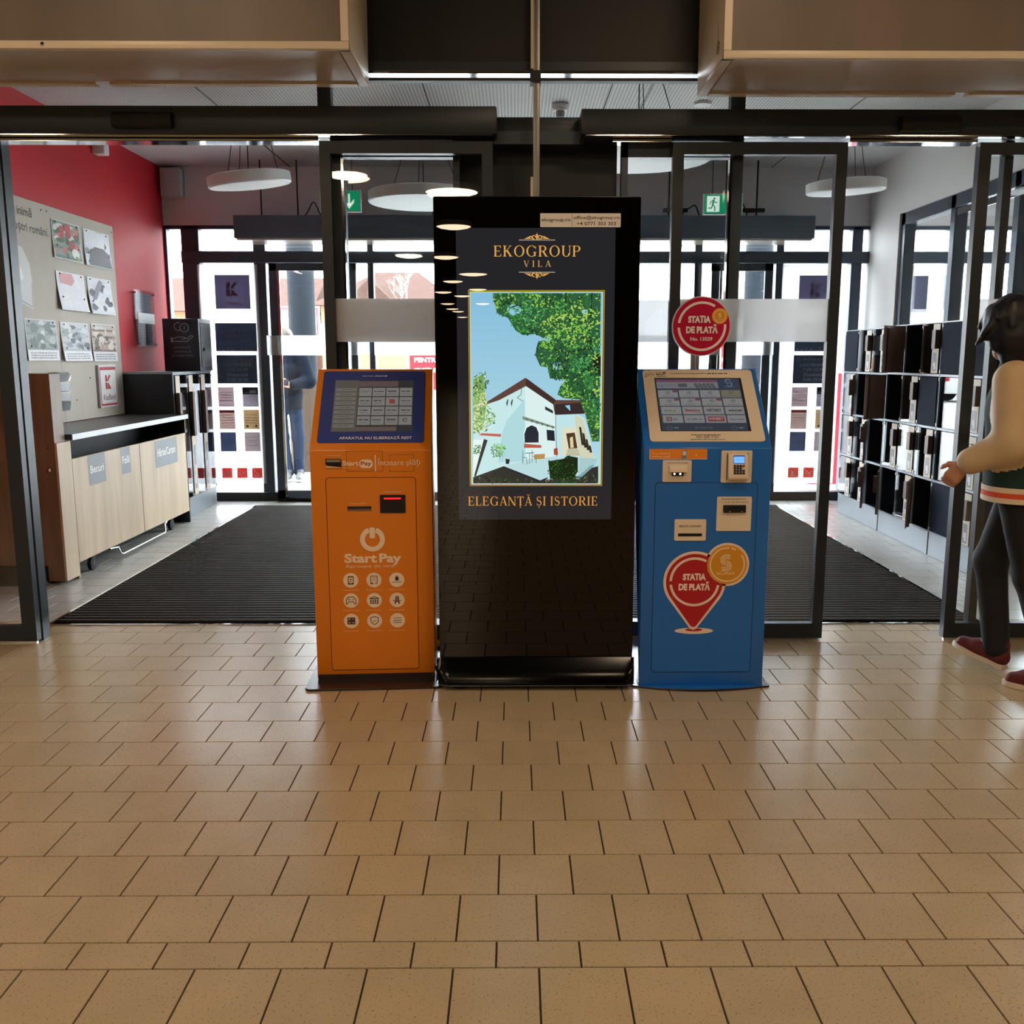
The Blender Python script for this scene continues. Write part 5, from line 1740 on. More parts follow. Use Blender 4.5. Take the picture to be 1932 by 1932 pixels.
pics = [((6.905, 7.345), (2.10, 2.37), 'red blossom photo print, upper row of the notice board', 0),
        ((7.40, 7.86), (2.095, 2.37), 'photo print with a dark animal, upper row of the notice board', 1),
        ((6.92, 7.36), (1.737, 2.01), 'mostly white photo print with a pink corner, middle row of the notice board', 2),
        ((7.41, 7.84), (1.732, 2.01), 'white photo print with a grey diagonal streak, middle row of the notice board', 3),
        ((6.425, 6.86), (1.375, 1.655), 'grey photo print with a caption, lowest row nearest the open door', 4),
        ((6.92, 7.368), (1.37, 1.65), 'pale photo print with a caption, centre of the lowest row', 5),
        ((7.42, 7.86), (1.365, 1.655), 'brownish photo print with a caption, lowest row nearest the red wall', 6)]
for (y0, y1), (z0, z1), lab_, k in pics:
    t = thing('photo_print', lab_, 'photo print', (BX, (y0 + y1) / 2, z0), 'photo prints on the notice board')
    # slightly curled sheet
    g = G()
    n = 6
    bow = (0.012, 0.015, 0.03, 0.028, 0.01, 0.024, 0.01)[k]
    vs, fs_ = [], []
    for i in range(n + 1):
        z = z1 + (z0 - z1) * i / n
        d = 0.004 + bow * (i / n) ** 2
        vs += [(BX + d, y0, z), (BX + d, y1, z), (BX + d - 0.002, y0, z), (BX + d - 0.002, y1, z)]
    for i in range(n):
        a = 4 * i
        fs_ += [(a, a + 4, a + 5, a + 1), (a + 2, a + 3, a + 7, a + 6), (a, a + 2, a + 6, a + 4), (a + 1, a + 5, a + 7, a + 3)]
    g.add(vs, fs_ + [(0, 1, 3, 2), (4 * n, 4 * n + 2, 4 * n + 3, 4 * n + 1)]).build('sheet', mat('photo_paper', '#e9e8ea', 0.35, noise=0.02), t)
    rn = random.Random(k + 20)
    w, h = y1 - y0, z1 - z0
    pal = [['#8a9a8c', '#6a7a70', '#c4706a', '#b84a4a', '#dcdcd6', '#3f5a38'], ['#e4e6ee', '#e4e6ee', '#3f3a44', '#4a4650', '#8a8a94', '#2d2a30'],
           ['#ececf0', '#e9e9ee', '#d89a9c', '#9a9aa2', '#f2f2f4', '#d8d8de'], ['#e9e9ee', '#e2e2e8', '#77747c', '#f2f2f4', '#5d5a62', '#dcdce2'],
           ['#a8b0b0', '#8f9898', '#c2c8c8', '#76807e', '#dde0e0', '#6a7270'], ['#cfd2d4', '#b4babc', '#e2e4e6', '#98a0a4', '#62686e', '#c0c4c4'],
           ['#c8b8ac', '#8a7268', '#e0d4c8', '#6a5a54', '#b49a8c', '#d8d4ce']][k]

    def SP(fy, fz, layer=1):
        i = 1 - fz
        return Vector((BX + 0.0045 + bow * i * i + 0.0004 * layer, y0 + fy * w, z0 + fz * h))

    class Cur(Print):
        def P(s, x, y, layer):
            return SP(x, y, layer)
    q = Cur((0, 0, 0), (0, 1, 0), (0, 0, 1))
    zc0 = 0.26 if k >= 4 else 0.02
    for i in range(12):
        q.rect(0.02, zc0 + (0.98 - zc0) * i / 12, 0.98, zc0 + (0.98 - zc0) * (i + 1) / 12, pal[0] if i % 3 else pal[1], 1)
    for i in range(26):
        a, b = rn.uniform(0.08, 0.92), rn.uniform(zc0 + 0.08, 0.92)
        ra, rb = rn.uniform(0.04, 0.16), rn.uniform(0.04, 0.14)
        p = [(min(0.98, max(0.02, a + ra * rn.uniform(.7, 1.1) * math.cos(t_))), min(0.98, max(zc0, b + rb * rn.uniform(.7, 1.1) * math.sin(t_)))) for t_ in [j * 0.785 for j in range(8)]]
        q.raw(p + [(min(.98, max(.02, a)), min(.98, max(zc0, b)))], [(j, (j + 1) % 8, 8) for j in range(8)], pal[rn.choice((2, 3, 4, 5)) if k not in (2, 3) else rn.choice((0, 1, 4))], 2 + i * 0.05)
    if k == 1:
        q.raw([(0.1, 0.02), (0.98, 0.02), (0.95, 0.4), (0.75, 0.52), (0.45, 0.55), (0.2, 0.45)], [(0, 1, 2, 3, 4, 5)], '#3a363e', 5)
        q.raw([(0.0 + .02, .55), (.78, .55), (.78, .97), (.02, .97)], [(0, 1, 2, 3)], '#eceef4', 4)
        q.disc(0.55, 0.3, 0.1, '#5d4a50', 6)
    if k == 2:
        q.raw([(.1, .7), (.5, .66), (.62, .8), (.55, .97), (.12, .97)], [(0, 1, 2, 3, 4)], '#dc9a9c', 5)
    if k == 3:
        q.raw([(.12, .35), (.3, .4), (.62, .9), (.5, .95), (.3, .7)], [(0, 1, 2, 3, 4)], '#8a8790', 5)
    if k == 0:
        for i in range(9):
            q.disc(rn.uniform(.15, .85), rn.uniform(.2, .9), rn.uniform(.06, .12), rn.choice(['#b8474a', '#cf7a74', '#a83a44']), 5)
        q.disc(.75, .2, .14, '#eef0ec', 6)
        q.disc(.78, .08, .06, '#5c8a3c', 7)
    if k >= 4:
        for i in range(3):
            q.scribble(0.08, 0.92, 0.17 - 0.06 * i, 0.03, '#8c8c90', 2, k * 3 + i, 4)
    q.build('picture', M_print, t)
    for a, b in ((0.12, 0.94), (0.88, 0.94), (0.12, 0.34), (0.88, 0.34)):
        p = SP(a, b)
        G().lathe([(0.006, 0), (0.006, 0.005)], tuple(p), 8, axis='x').build('pin', M_wire, t)

# small shop sign on the board
t = thing('shop_sign', 'small white sign with a red square logo at the foot of the notice board', 'sign', (BX, 7.62, 1.0))
B('panel', mat('white_sign_panel', '#e4e0e0', 0.35, noise=0.02), t, BX + 0.001, BX + 0.02, 7.463, 7.79, 1.0, 1.335, bev=0.002, seg=1)
q = Print((BX + 0.0206, 0, 0), (0, 1, 0), (0, 0, 1))


def k_logo(q, x, z, s, red, bg, mirror=False):
    d = -1 if mirror else 1
    for a, b in ((0, 0.53), (0, 0)):
        p = [(x, z + b * s), (x + d * 0.3 * s, z + b * s), (x + d * 0.3 * s, z + (b + 0.47) * s), (x, z + (b + 0.47) * s)]
        q.poly(p if d > 0 else p[::-1], red, 2)
    p = [(x + d * 0.36 * s, z + 0.53 * s), (x + d * 0.5 * s, z + 0.53 * s), (x + d * 1.0 * s, z + 1.0 * s), (x + d * 0.36 * s, z + s)]
    p = [(x + d * 0.36 * s, z + 0.53 * s), (x + d * 0.62 * s, z + 0.53 * s), (x + d * 0.95 * s, z + s), (x + d * 0.36 * s, z + s)]
    p1 = [(x + d * 0.36 * s, z + 0.53 * s), (x + d * 0.46 * s, z + 0.53 * s), (x + d * 0.92 * s, z + s), (x + d * 0.62 * s, z + s), (x + d * 0.36 * s, z + 0.72 * s)]
    p2 = [(x + d * 0.36 * s, z), (x + d * 0.36 * s, z + 0.47 * s), (x + d * 0.46 * s, z + 0.47 * s), (x + d * 0.92 * s, z)]
    for p in (p1, p2[::-1]):
        ar = sum(p[i][0] * p[(i + 1) % len(p)][1] - p[(i + 1) % len(p)][0] * p[i][1] for i in range(len(p)))
        q.poly(p if ar > 0 else p[::-1], red, 2)


q.rect(7.475, 1.015, 7.778, 1.32, '#b83440', 1).rect(7.485, 1.03, 7.768, 1.295, '#e8e2e0', 1.5)
k_logo(q, 7.57, 1.145, 0.11, '#b01c2c', '#ffffff')
q.text('Kaufland', 7.63, 1.06, 0.045, '#5a4a4a', 2, 0.01, w=0.22)
q.build('sign_print', M_print, t)
# leaflet holder
t = thing('leaflet_holder', 'narrow wall rack full of leaflets above the recycling counter', 'leaflet rack', (BX, 6.8, 1.0))
B('back_plate', M_oak, t, BX + 0.001, BX + 0.01, 6.70, 6.88, 0.99, 1.29)
for k in range(4):
    z = 1.015 + 0.07 * k
    G().prism([(BX + 0.01, z), (BX + 0.07, z), (BX + 0.085, z + 0.055), (BX + 0.01, z + 0.05)], 'y', 6.71, 6.87).build('pocket', M_glass2, t)
    for j in range(3):
        cc = ('#e8e6e2', '#9a9896', '#5c5a58', '#d8d4cc')[(k + j) % 4]
        G().prism([(BX + 0.018 + 0.016 * j, z + 0.004), (BX + 0.026 + 0.016 * j, z + 0.004), (BX + 0.036 + 0.016 * j, z + 0.068), (BX + 0.029 + 0.016 * j, z + 0.068)], 'y', 6.715, 6.865).build(
            'leaflet', mat('leaflet_' + str((k + j) % 4), cc, 0.6, noise=0.05), t)
# acrylic notice on the red wall
t = thing('acrylic_notice', 'grey notice in a clear acrylic holder on the red wall', 'notice', (XL, 8.5, 1.49))
B('backing', mat('notice_grey', '#8d9096', 0.5, noise=0.04), t, XL + 0.02, XL + 0.026, 8.34, 8.66, 1.50, 1.95)
B('acrylic_sheet', M_glass2, t, XL + 0.028, XL + 0.036, 8.28, 8.72, 1.485, 1.975)
B('white_strip', mat('notice_white', '#eeeef0', 0.5, noise=0.02), t, XL + 0.0362, XL + 0.038, 8.33, 8.70, 1.69, 1.78)
for y, z in ((8.30, 1.95), (8.70, 1.95), (8.30, 1.51), (8.70, 1.51)):
    G().lathe([(0.008, 0), (0.008, 0.045)], (XL, y, z), 8, axis='x').build('standoff', M_alu, t)
q = Print((XL + 0.0268, 0, 0), (0, 1, 0), (0, 0, 1))
for i in range(16):
    q.scribble(8.36, 8.64, 1.92 - 0.026 * i, 0.008, '#74777d', 1, i, 5)
q.build('lettering', M_print, t)

# ------------------------------------------------------------------ recycling counter
CX = -2.79
rc = thing('recycling_cabinet', 'pale oak recycling counter with three grey labels along the red wall', 'cabinet', (-3.05, 6.9, 0))
B('side_panel', M_oak, rc, XL, CX, 5.867, 5.885, 0.0, 0.88)
B('side_panel', M_navy, rc, XL, CX + 0.0, 7.935, 7.955, 0.0, 0.88)
B('back_panel', M_navy, rc, XL, XL + 0.02, 5.885, 7.935, 0.05, 0.88)
B('shelf', M_navy, rc, XL + 0.02, CX - 0.03, 5.885, 7.935, 0.10, 0.12)
B('opening_panel', M_black, rc, CX - 0.36, CX - 0.34, 5.885, 7.935, 0.12, 0.885)
B('worktop', mat('dark_grey_worktop', '#4b4a4a', 0.3, noise=0.1), rc, XL, CX + 0.02, 5.866, 7.962, 0.888, 0.922)
B('worktop_edge', mat('pale_edge', '#a9acb0', 0.4, 0.3, noise=0.03), rc, CX + 0.02, CX + 0.026, 5.866, 7.962, 0.886, 0.922)
for y0, y1 in ((5.89, 6.955), (6.962, 7.95)):
    B('door', M_oak, rc, CX - 0.018, CX, y0, y1, 0.10, 0.765, bev=0.0015, seg=1)
for s, y0, y1, z0, z1, h in (('Becuri', 6.105, 6.36, 0.565, 0.762, 0.052), ('Folii', 6.62, 6.78, 0.575, 0.762, 0.055), ('Hârtie/Carton', 7.25, 7.73, 0.545, 0.755, 0.062)):
    q = Print((CX + 0.0006, 0, 0), (0, 1, 0), (0, 0, 1))
    q.rect(y0, z0, y1, z1, '#84898f', 1)
    q.text(s, (y0 + y1) / 2, (z0 + z1) / 2 - 0.02, h, '#ece9e4', 2, 0.012, w=(y1 - y0) * 0.80)
    q.build('label_sticker', M_print, rc)
for y in (6.12, 7.57):
    c = (CX - 0.03, y, 0.045)
    w_ = G().lathe([(0.02, -0.014), (0.045, -0.012), (0.045, 0.012), (0.02, 0.014)], c, 20, axis='x').build('castor_wheel', M_rubber, rc, smooth=40)
    G().lathe([(0.018, 0), (0.018, 0.016)], c, 12, axis='x').build('hub', M_black, w_)
p = [(CX - 0.01, 6.36, 0.09), (CX + 0.01, 6.45, 0.085), (CX + 0.02, 6.46, 0.04), (CX + 0.025, 6.49, 0.03), (CX + 0.025, 7.28, 0.03), (CX + 0.02, 7.31, 0.04), (CX + 0.01, 7.33, 0.09), (CX - 0.01, 7.44, 0.10)]
G().tube(p, 0.007, 8).build('pull_bar', M_alu, rc, smooth=60)
B('trolley_base', M_black, rc, XL + 0.1, CX - 0.06, 6.0, 7.8, 0.07, 0.10)
tc = thing('tall_cabinet', 'brown wooden upright cabinet standing behind the open glass door', 'cabinet', (-3.05, 5.78, 0))
B('body', M_brown, tc, XL, -2.80, 5.70, 5.84, 0.02, 1.30, bev=0.003, seg=1)
B('side_face', M_oak, tc, -2.80, -2.786, 5.70, 5.862, 0.02, 0.88)
B('plinth', M_black, tc, XL + 0.02, -2.90, 5.66, 5.70, 0.0, 0.12)
G().lathe([(0.008, 0), (0.008, 0.012), (0.014, 0.018), (0.014, 0.026), (0.004, 0.03)], (-2.835, 5.70, 0.72), 14, axis='y').build('knob', M_alu, tc, smooth=40)
G().lathe([(0.005, 0), (0.005, 0.004)], (-2.84, 5.70, 0.85), 8, axis='y').build('lock', M_wire, tc)


# ------------------------------------------------------------------ lockers
def fold(hx, hy, hz, phi, sgn):
    """local frame of a locker door: a runs from the hinge, h up, n out of the locker (sgn -1: faces -x)"""
    d = Vector((sgn * math.sin(phi), -math.cos(phi), 0))
    n = Vector((sgn * math.cos(phi), math.sin(phi), 0))

    def P(a, h, k):
        return tuple(Vector((hx, hy, hz)) + d * a + n * k + Vector((0, 0, h)))
    return P


def fbox(P, a0, a1, h0, h1, n0, n1):
    vs = [P(a, h, n) for n in (n0, n1) for h in (h0, h1) for a in (a0, a1)]
    g = G()
    g.add(vs, [(0, 2, 3, 1), (4, 5, 7, 6), (0, 1, 5, 4), (2, 6, 7, 3), (0, 4, 6, 2), (1, 3, 7, 5)])
    bm = bmesh.new()
    me = g.mesh('t')
    bm.from_mesh(me)
    bpy.data.meshes.remove(me)
    bmesh.ops.recalc_face_normals(bm, faces=bm.faces[:])
    return G().bm(bm)


def locker_door(unit, hx, hy, z0, w, h, kind, sgn, seed):
    rn = random.Random(seed)
    phi = {'clear': 0.0, 'dark': 0.0, 'ajar': R(24), 'open': R(52), 'wide': R(29), 'bare': 0.0}[kind]
    P = fold(hx, hy, z0, phi, sgn)
    m = M_glass2 if kind in ('clear', 'ajar', 'bare') else M_lockdark if kind == 'dark' else M_coverbrown
    d = fbox(P, 0.004, w - 0.004, 0.006, h - 0.006, 0.0, 0.007).build('locker_door', m, unit)
    for hh in (0.012, h - 0.032):
        fbox(P, 0.002, 0.016, hh, hh + 0.02, 0.006, 0.012).build('hinge_clip', M_lampwhite, d)
    if kind in ('clear', 'ajar'):
        a0, a1 = w - 0.115, w - 0.012
        fbox(P, a0, a1, 0.008, h - 0.008, 0.0072, 0.0095).build('lock_strip', M_strip, d)
        fbox(P, a1 - 0.05, a1 + 0.004, h * 0.50, h * 0.86, 0.009, 0.040).build('lock_handle', M_handle, d)
        for k in range(6):
            fbox(P, a1 - 0.062, a1 - 0.05, h * (0.52 + 0.055 * k), h * (0.55 + 0.055 * k), 0.009, 0.030).build('coil', M_lampwhite, d)
        fbox(P, a0 + 0.02, a1 - 0.025, h * 0.06, h * 0.42, 0.0095, 0.0105).build('number_plate', mat('plate_grey', '#7d8288', 0.4, noise=0.05), d)
        g = G()
        for k in range(3):
            g = fbox(P, a0 + 0.034 + 0.013 * k, a0 + 0.042 + 0.013 * k, h * (0.1 if k else 0.16), h * 0.26, 0.0105, 0.0112)
            g.build('numeral', M_lampwhite, d)
        if kind == 'ajar':
            fbox(P, a1, a1 + 0.03, 0.01, h - 0.01, -0.004, 0.012).build('lock_edge', M_handle, d)
    elif kind in ('open', 'wide'):
        fbox(P, w - 0.03, w - 0.004, 0.02, h - 0.02, -0.02, 0.0).build('lock_edge', M_handle, d)
        fbox(P, w * 0.35, w * 0.42, h * 0.45, h * 0.52, 0.007, 0.0085).build('worn_mark', M_strip, d)
    return d


def locker_unit(label, xf, xb, y0, y1, cols, rows_, kinds, z0, z1, sgn, seed):
    t = thing('locker_unit', label, 'lockers', ((xf + xb) / 2, (y0 + y1) / 2, 0), 'lobby lockers')
    xs = xf - sgn * 0.012
    cw, chh = (y1 - y0) / cols, (z1 - z0) / rows_
    B('back_panel', M_lockdark, t, xb - sgn * 0.0, xb + sgn * 0.012, y0, y1, z0, z1)
    g = G()
    for k in range(cols + 1):
        y = y0 + cw * k
        g.box(xs, xb, max(y0, y - 0.006), min(y1, y + 0.006), z0, z1)
    g.build('partition', M_lockdark, t)
    for k in range(rows_ + 1):
        z = z0 + chh * k
        B('shelf', M_lockdark, t, xs, xb, y0 + 0.006, y1 - 0.006, max(z0, z - 0.005), min(z1, z + 0.005))
    for k in range(cols + 1):
        y = y0 + cw * k
        B('frame_post', M_lockgrey, t, xs, xf, max(y0, y - 0.007), min(y1, y + 0.007), z0, z1)
    for k in range(rows_ + 1):
        z = z0 + chh * k
        B('frame_rail', M_lockgrey, t, xs, xf, y0 + 0.007, y1 - 0.007, max(z0, z - 0.008), min(z1, z + 0.008))
    B('plinth', M_lockgrey, t, xf - sgn * 0.0, xb, y0 + 0.004, y1 - 0.004, 0.0, z0, bev=0.002, seg=1)
    for r_ in range(rows_):
        for c_ in range(cols):
            k = kinds[r_][c_]
            if k == '-':
                continue
            locker_door(t, xf, y1 - cw * c_ - 0.006, z0 + chh * r_ + 0.006, cw - 0.012, chh - 0.012, k, sgn, seed + r_ * 10 + c_)
    return t


C, D, A, O, W_, Bq = 'clear', 'dark', 'ajar', 'open', 'wide', 'bare'
locker_unit('grey locker unit of twelve boxes farthest from the viewer, nearest the street window', 2.95, 3.34, 7.50, 8.46, 3, 4,
            [[C, C, A], [C, C, A], [C, A, D], [D, C, C]], 0.168, 1.63, -1, 100)
locker_unit('middle grey locker unit of twelve boxes with brown doors hanging open', 2.95, 3.34, 6.56, 7.49, 3, 4,
            [[A, C, W_], [C, C, C], [O, C, D], [C, O, C]], 0.168, 1.64, -1, 200)
locker_unit('narrow grey locker unit of eight boxes beside the walking person', 2.95, 3.34, 5.93, 6.55, 2, 4,
            [[D, C], [Bq, C], [Bq, C], [D, D]], 0.168, 1.64, -1, 300)
t = locker_unit('low locker unit with three tall doors in the corner by the red wall', -2.88, -3.30, 7.99, 8.97, 3, 1, [[C, C, C]], 0.16, 1.255, 1, 400)
B('end_panel', M_navy, t, -3.31, -2.88, 7.966, 7.988, 0.0, 1.272)
B('top_board', M_lockgrey, t, -3.31, -2.875, 7.965, 8.97, 1.256, 1.272)

# coin changer on the low lockers
cc_ = thing('coin_changer', 'dark box with a coin and hand symbol standing on the low lockers', 'coin changer', (-2.97, 8.62, 1.272))
B('housing', mat('dark_steel_box', '#262c38', 0.4, 0.2, noise=0.05), cc_, -3.135, -2.815, 8.5, 8.84, 1.274, 1.735, bev=0.006)
q = Print((0, 8.4993, 0), (1, 0, 0), (0, 0, 1))
gc = '#aab0ba'
q.arc(-2.94, 1.655, 0.038, 0.007, 0, 360, gc, 1).arc(-2.995, 1.665, 0.034, 0.007, 60, 320, gc, 1)
q.text('1', -2.94, 1.637, 0.036, gc, 1, 0.02)
q.line([(-3.04, 1.56), (-3.0, 1.575), (-2.95, 1.572), (-2.92, 1.56), (-2.97, 1.556)], 0.007, gc, 1).line([(-2.92, 1.56), (-2.885, 1.588), (-2.865, 1.58), (-2.92, 1.535), (-3.04, 1.535)], 0.007, gc, 1)
q.rect(-3.065, 1.527, -3.045, 1.57, gc, 1)
for k, s in enumerate(('Introduceți', 'bancnota și', 'primești fisele')):
    q.text(s, -2.965, 1.475 - 0.036 * k, 0.02, '#8a909c', 1, 0.01, w=(0.14, 0.15, 0.19)[k])
q.build('lettering', M_print, cc_)
B('side_door', M_black, cc_, -2.815, -2.811, 8.54, 8.80, 1.31, 1.70)
B('coin_slot', M_alu, cc_, -2.811, -2.806, 8.58, 8.62, 1.45, 1.48)


# ------------------------------------------------------------------ posters on the street glass
def window_poster(x0, x1, z0, z1, label, sx, flip=False):
    t = thing('window_poster', label, 'poster', ((x0 + x1) / 2, 9.15, z0), 'white film posters on the street glass')
    B('film', frost_mat('white_film', '#f6f6f8', 0.95) if 'white_film' not in MATS else MATS['white_film'], t, x0, x1, 9.143, 9.1455, z0, z1)
    X = lambda v: x0 + (v + 3.01) * (x1 - x0) / (3.01 - 2.44)
    q = Print((0, 9.1425, 0), (1, 0, 0), (0, 0, 1))
    q.rect(X(-2.85), 1.85, X(-2.52), 2.165, '#4c4660', 1)
    k_logo(q, X(-2.745), 1.97, 0.125, '#5d4a62', '#fff')
    q.text('Kaufland', X(-2.685), 1.885, 0.04, '#5a4f66', 2, 0.01, w=0.2)
    q.build('logo_sticker', M_film, t)
    q = Print((0, 9.1425, 0), (1, 0, 0), (0, 0, 1))
    q.rect(X(-2.868), 1.452, X(-2.475), 1.718, '#232a36', 1)
    q.text('Îți mulțumim', X(-2.67), 1.61, 0.034, '#5c6472', 2, 0.012, w=0.25)
    q.text('pentru vizită!', X(-2.67), 1.555, 0.034, '#5c6472', 2, 0.012, w=0.27)
    rn = random.Random(5)
    for k in range(9):
        q.disc(X(-2.84 + 0.043 * k), 1.462 + rn.uniform(0, 0.012), 0.012, rn.choice(['#6a4a3a', '#4a3a30', '#7a5a40']), 2, n=8)
    q.build('thanks_sticker', M_film, t)
    q = Print((0, 9.1425, 0), (1, 0, 0), (0, 0, 1))
    q.rect(X(-2.87), 1.145, X(-2.485), 1.416, '#20262f', 1)
    q.disc(X(-2.825), 1.375, 0.025, '#4c5564', 2)
    q.text('PROGRAM MAGAZIN', X(-2.65), 1.365, 0.022, '#7d8592', 2, 0.01, w=0.27)
    for k, (s, w) in enumerate((('Luni-Sâmbătă', 0.27), ('7.00-22.00', 0.2), ('Duminică', 0.19), ('8.00-20.00', 0.2))):
        q.text(s, X(-2.675), 1.312 - 0.048 * k, 0.03, '#98a0ac', 2, 0.014 if k % 2 == 0 else 0.0, w=w)
    q.build('hours_sticker', M_film, t)
    cols = [('#a58f92', '#c4b0b2'), ('#8f8890', '#b4a4a8'), ('#b0938c', '#c49a90'), ('#b4966c', '#8a6a50'), ('#3c4560', '#6a7088'), ('#a89a9c', '#bfa8ac')]
    for k in range(6):
        a, z = (-2.872, -2.637)[k % 2], (0.922, 0.705, 0.488)[k // 2]
        q = Print((0, 9.1425, 0), (1, 0, 0), (0, 0, 1))
        q.rect(X(a), z, X(a + 0.152), z + 0.188, cols[k][0], 1)
        if k == 1:
            q.rect(X(a), z + 0.12, X(a + 0.152), z + 0.188, '#2a2f40', 2).rect(X(a + 0.07), z + 0.13, X(a + 0.13), z + 0.16, '#aeb4c0', 3)
        if k == 2:
            q.rect(X(a + 0.005), z + 0.16, X(a + 0.147), z + 0.182, '#a03a3a', 2)
        if k == 3:
            q.disc(X(a + 0.035), z + 0.03, 0.012, '#6a4a38', 2).disc(X(a + 0.12), z + 0.03, 0.012, '#6a4a38', 2)
        for j in range(4):
            q.scribble(X(a + 0.02), X(a + 0.135), z + 0.135 - 0.026 * j, 0.008, cols[k][1], 2.5, k * 4 + j, 4)
        q.build('notice_sticker', M_film, t)
    for k in range(3):
        a = -2.873 + 0.147 * k
        q = Print((0, 9.1425, 0), (1, 0, 0), (0, 0, 1))
        q.rect(X(a), 0.226, X(a + 0.1), 0.326, '#d2392f', 1)
        cx, cz = X(a + 0.05), 0.276
        if k == 0:
            q.rect(cx - 0.02, cz - 0.03, cx + 0.005, cz + 0.02, '#f4d8d4', 2).rect(cx - 0.03, cz - 0.035, cx + 0.03, cz - 0.025, '#f4d8d4', 2).line([(cx + 0.01, cz + 0.02), (cx + 0.02, cz - 0.01), (cx + 0.022, cz + 0.03)], 0.006, '#f4d8d4', 2)
        elif k == 1:
            for j in range(5):
                q.disc(cx - 0.025 + 0.012 * j, cz + 0.012 * math.sin(j * 2.1), 0.008, '#f4d8d4', 2, n=8)
            q.arc(cx, cz - 0.012, 0.018, 0.006, 160, 380, '#f4d8d4', 2, 10)
        else:
            q.line([(cx - 0.025, cz + 0.02), (cx, cz - 0.01), (cx + 0.02, cz)], 0.006, '#f4d8d4', 2).rect(cx - 0.03, cz - 0.03, cx + 0.03, cz - 0.02, '#f4d8d4', 2)
        q.line([(X(a + 0.006), 0.32), (X(a + 0.094), 0.232)], 0.005, '#f4d8d4', 3)
        q.build('ban_sticker', M_film, t)
    return t


window_poster(-3.01, -2.44, 0.17, 2.262, 'tall white poster of opening hours and notices beside the low lockers', 1)
window_poster(2.545, 3.13, 0.17, 2.262, 'tall white poster of notices seen through the half open door', 1)
t = thing('window_decal', 'white square frame decal with a dark centre on the side room glass', 'decal', (3.75, 9.15, 1.75))
q = Print((0, 9.143, 0), (1, 0, 0), (0, 0, 1))
q.rect(3.38, 1.62, 4.10, 2.25, '#eef0f4', 1).rect(3.46, 1.82, 3.94, 2.16, '#5a5f70', 2)
q.build('film', M_film, t)


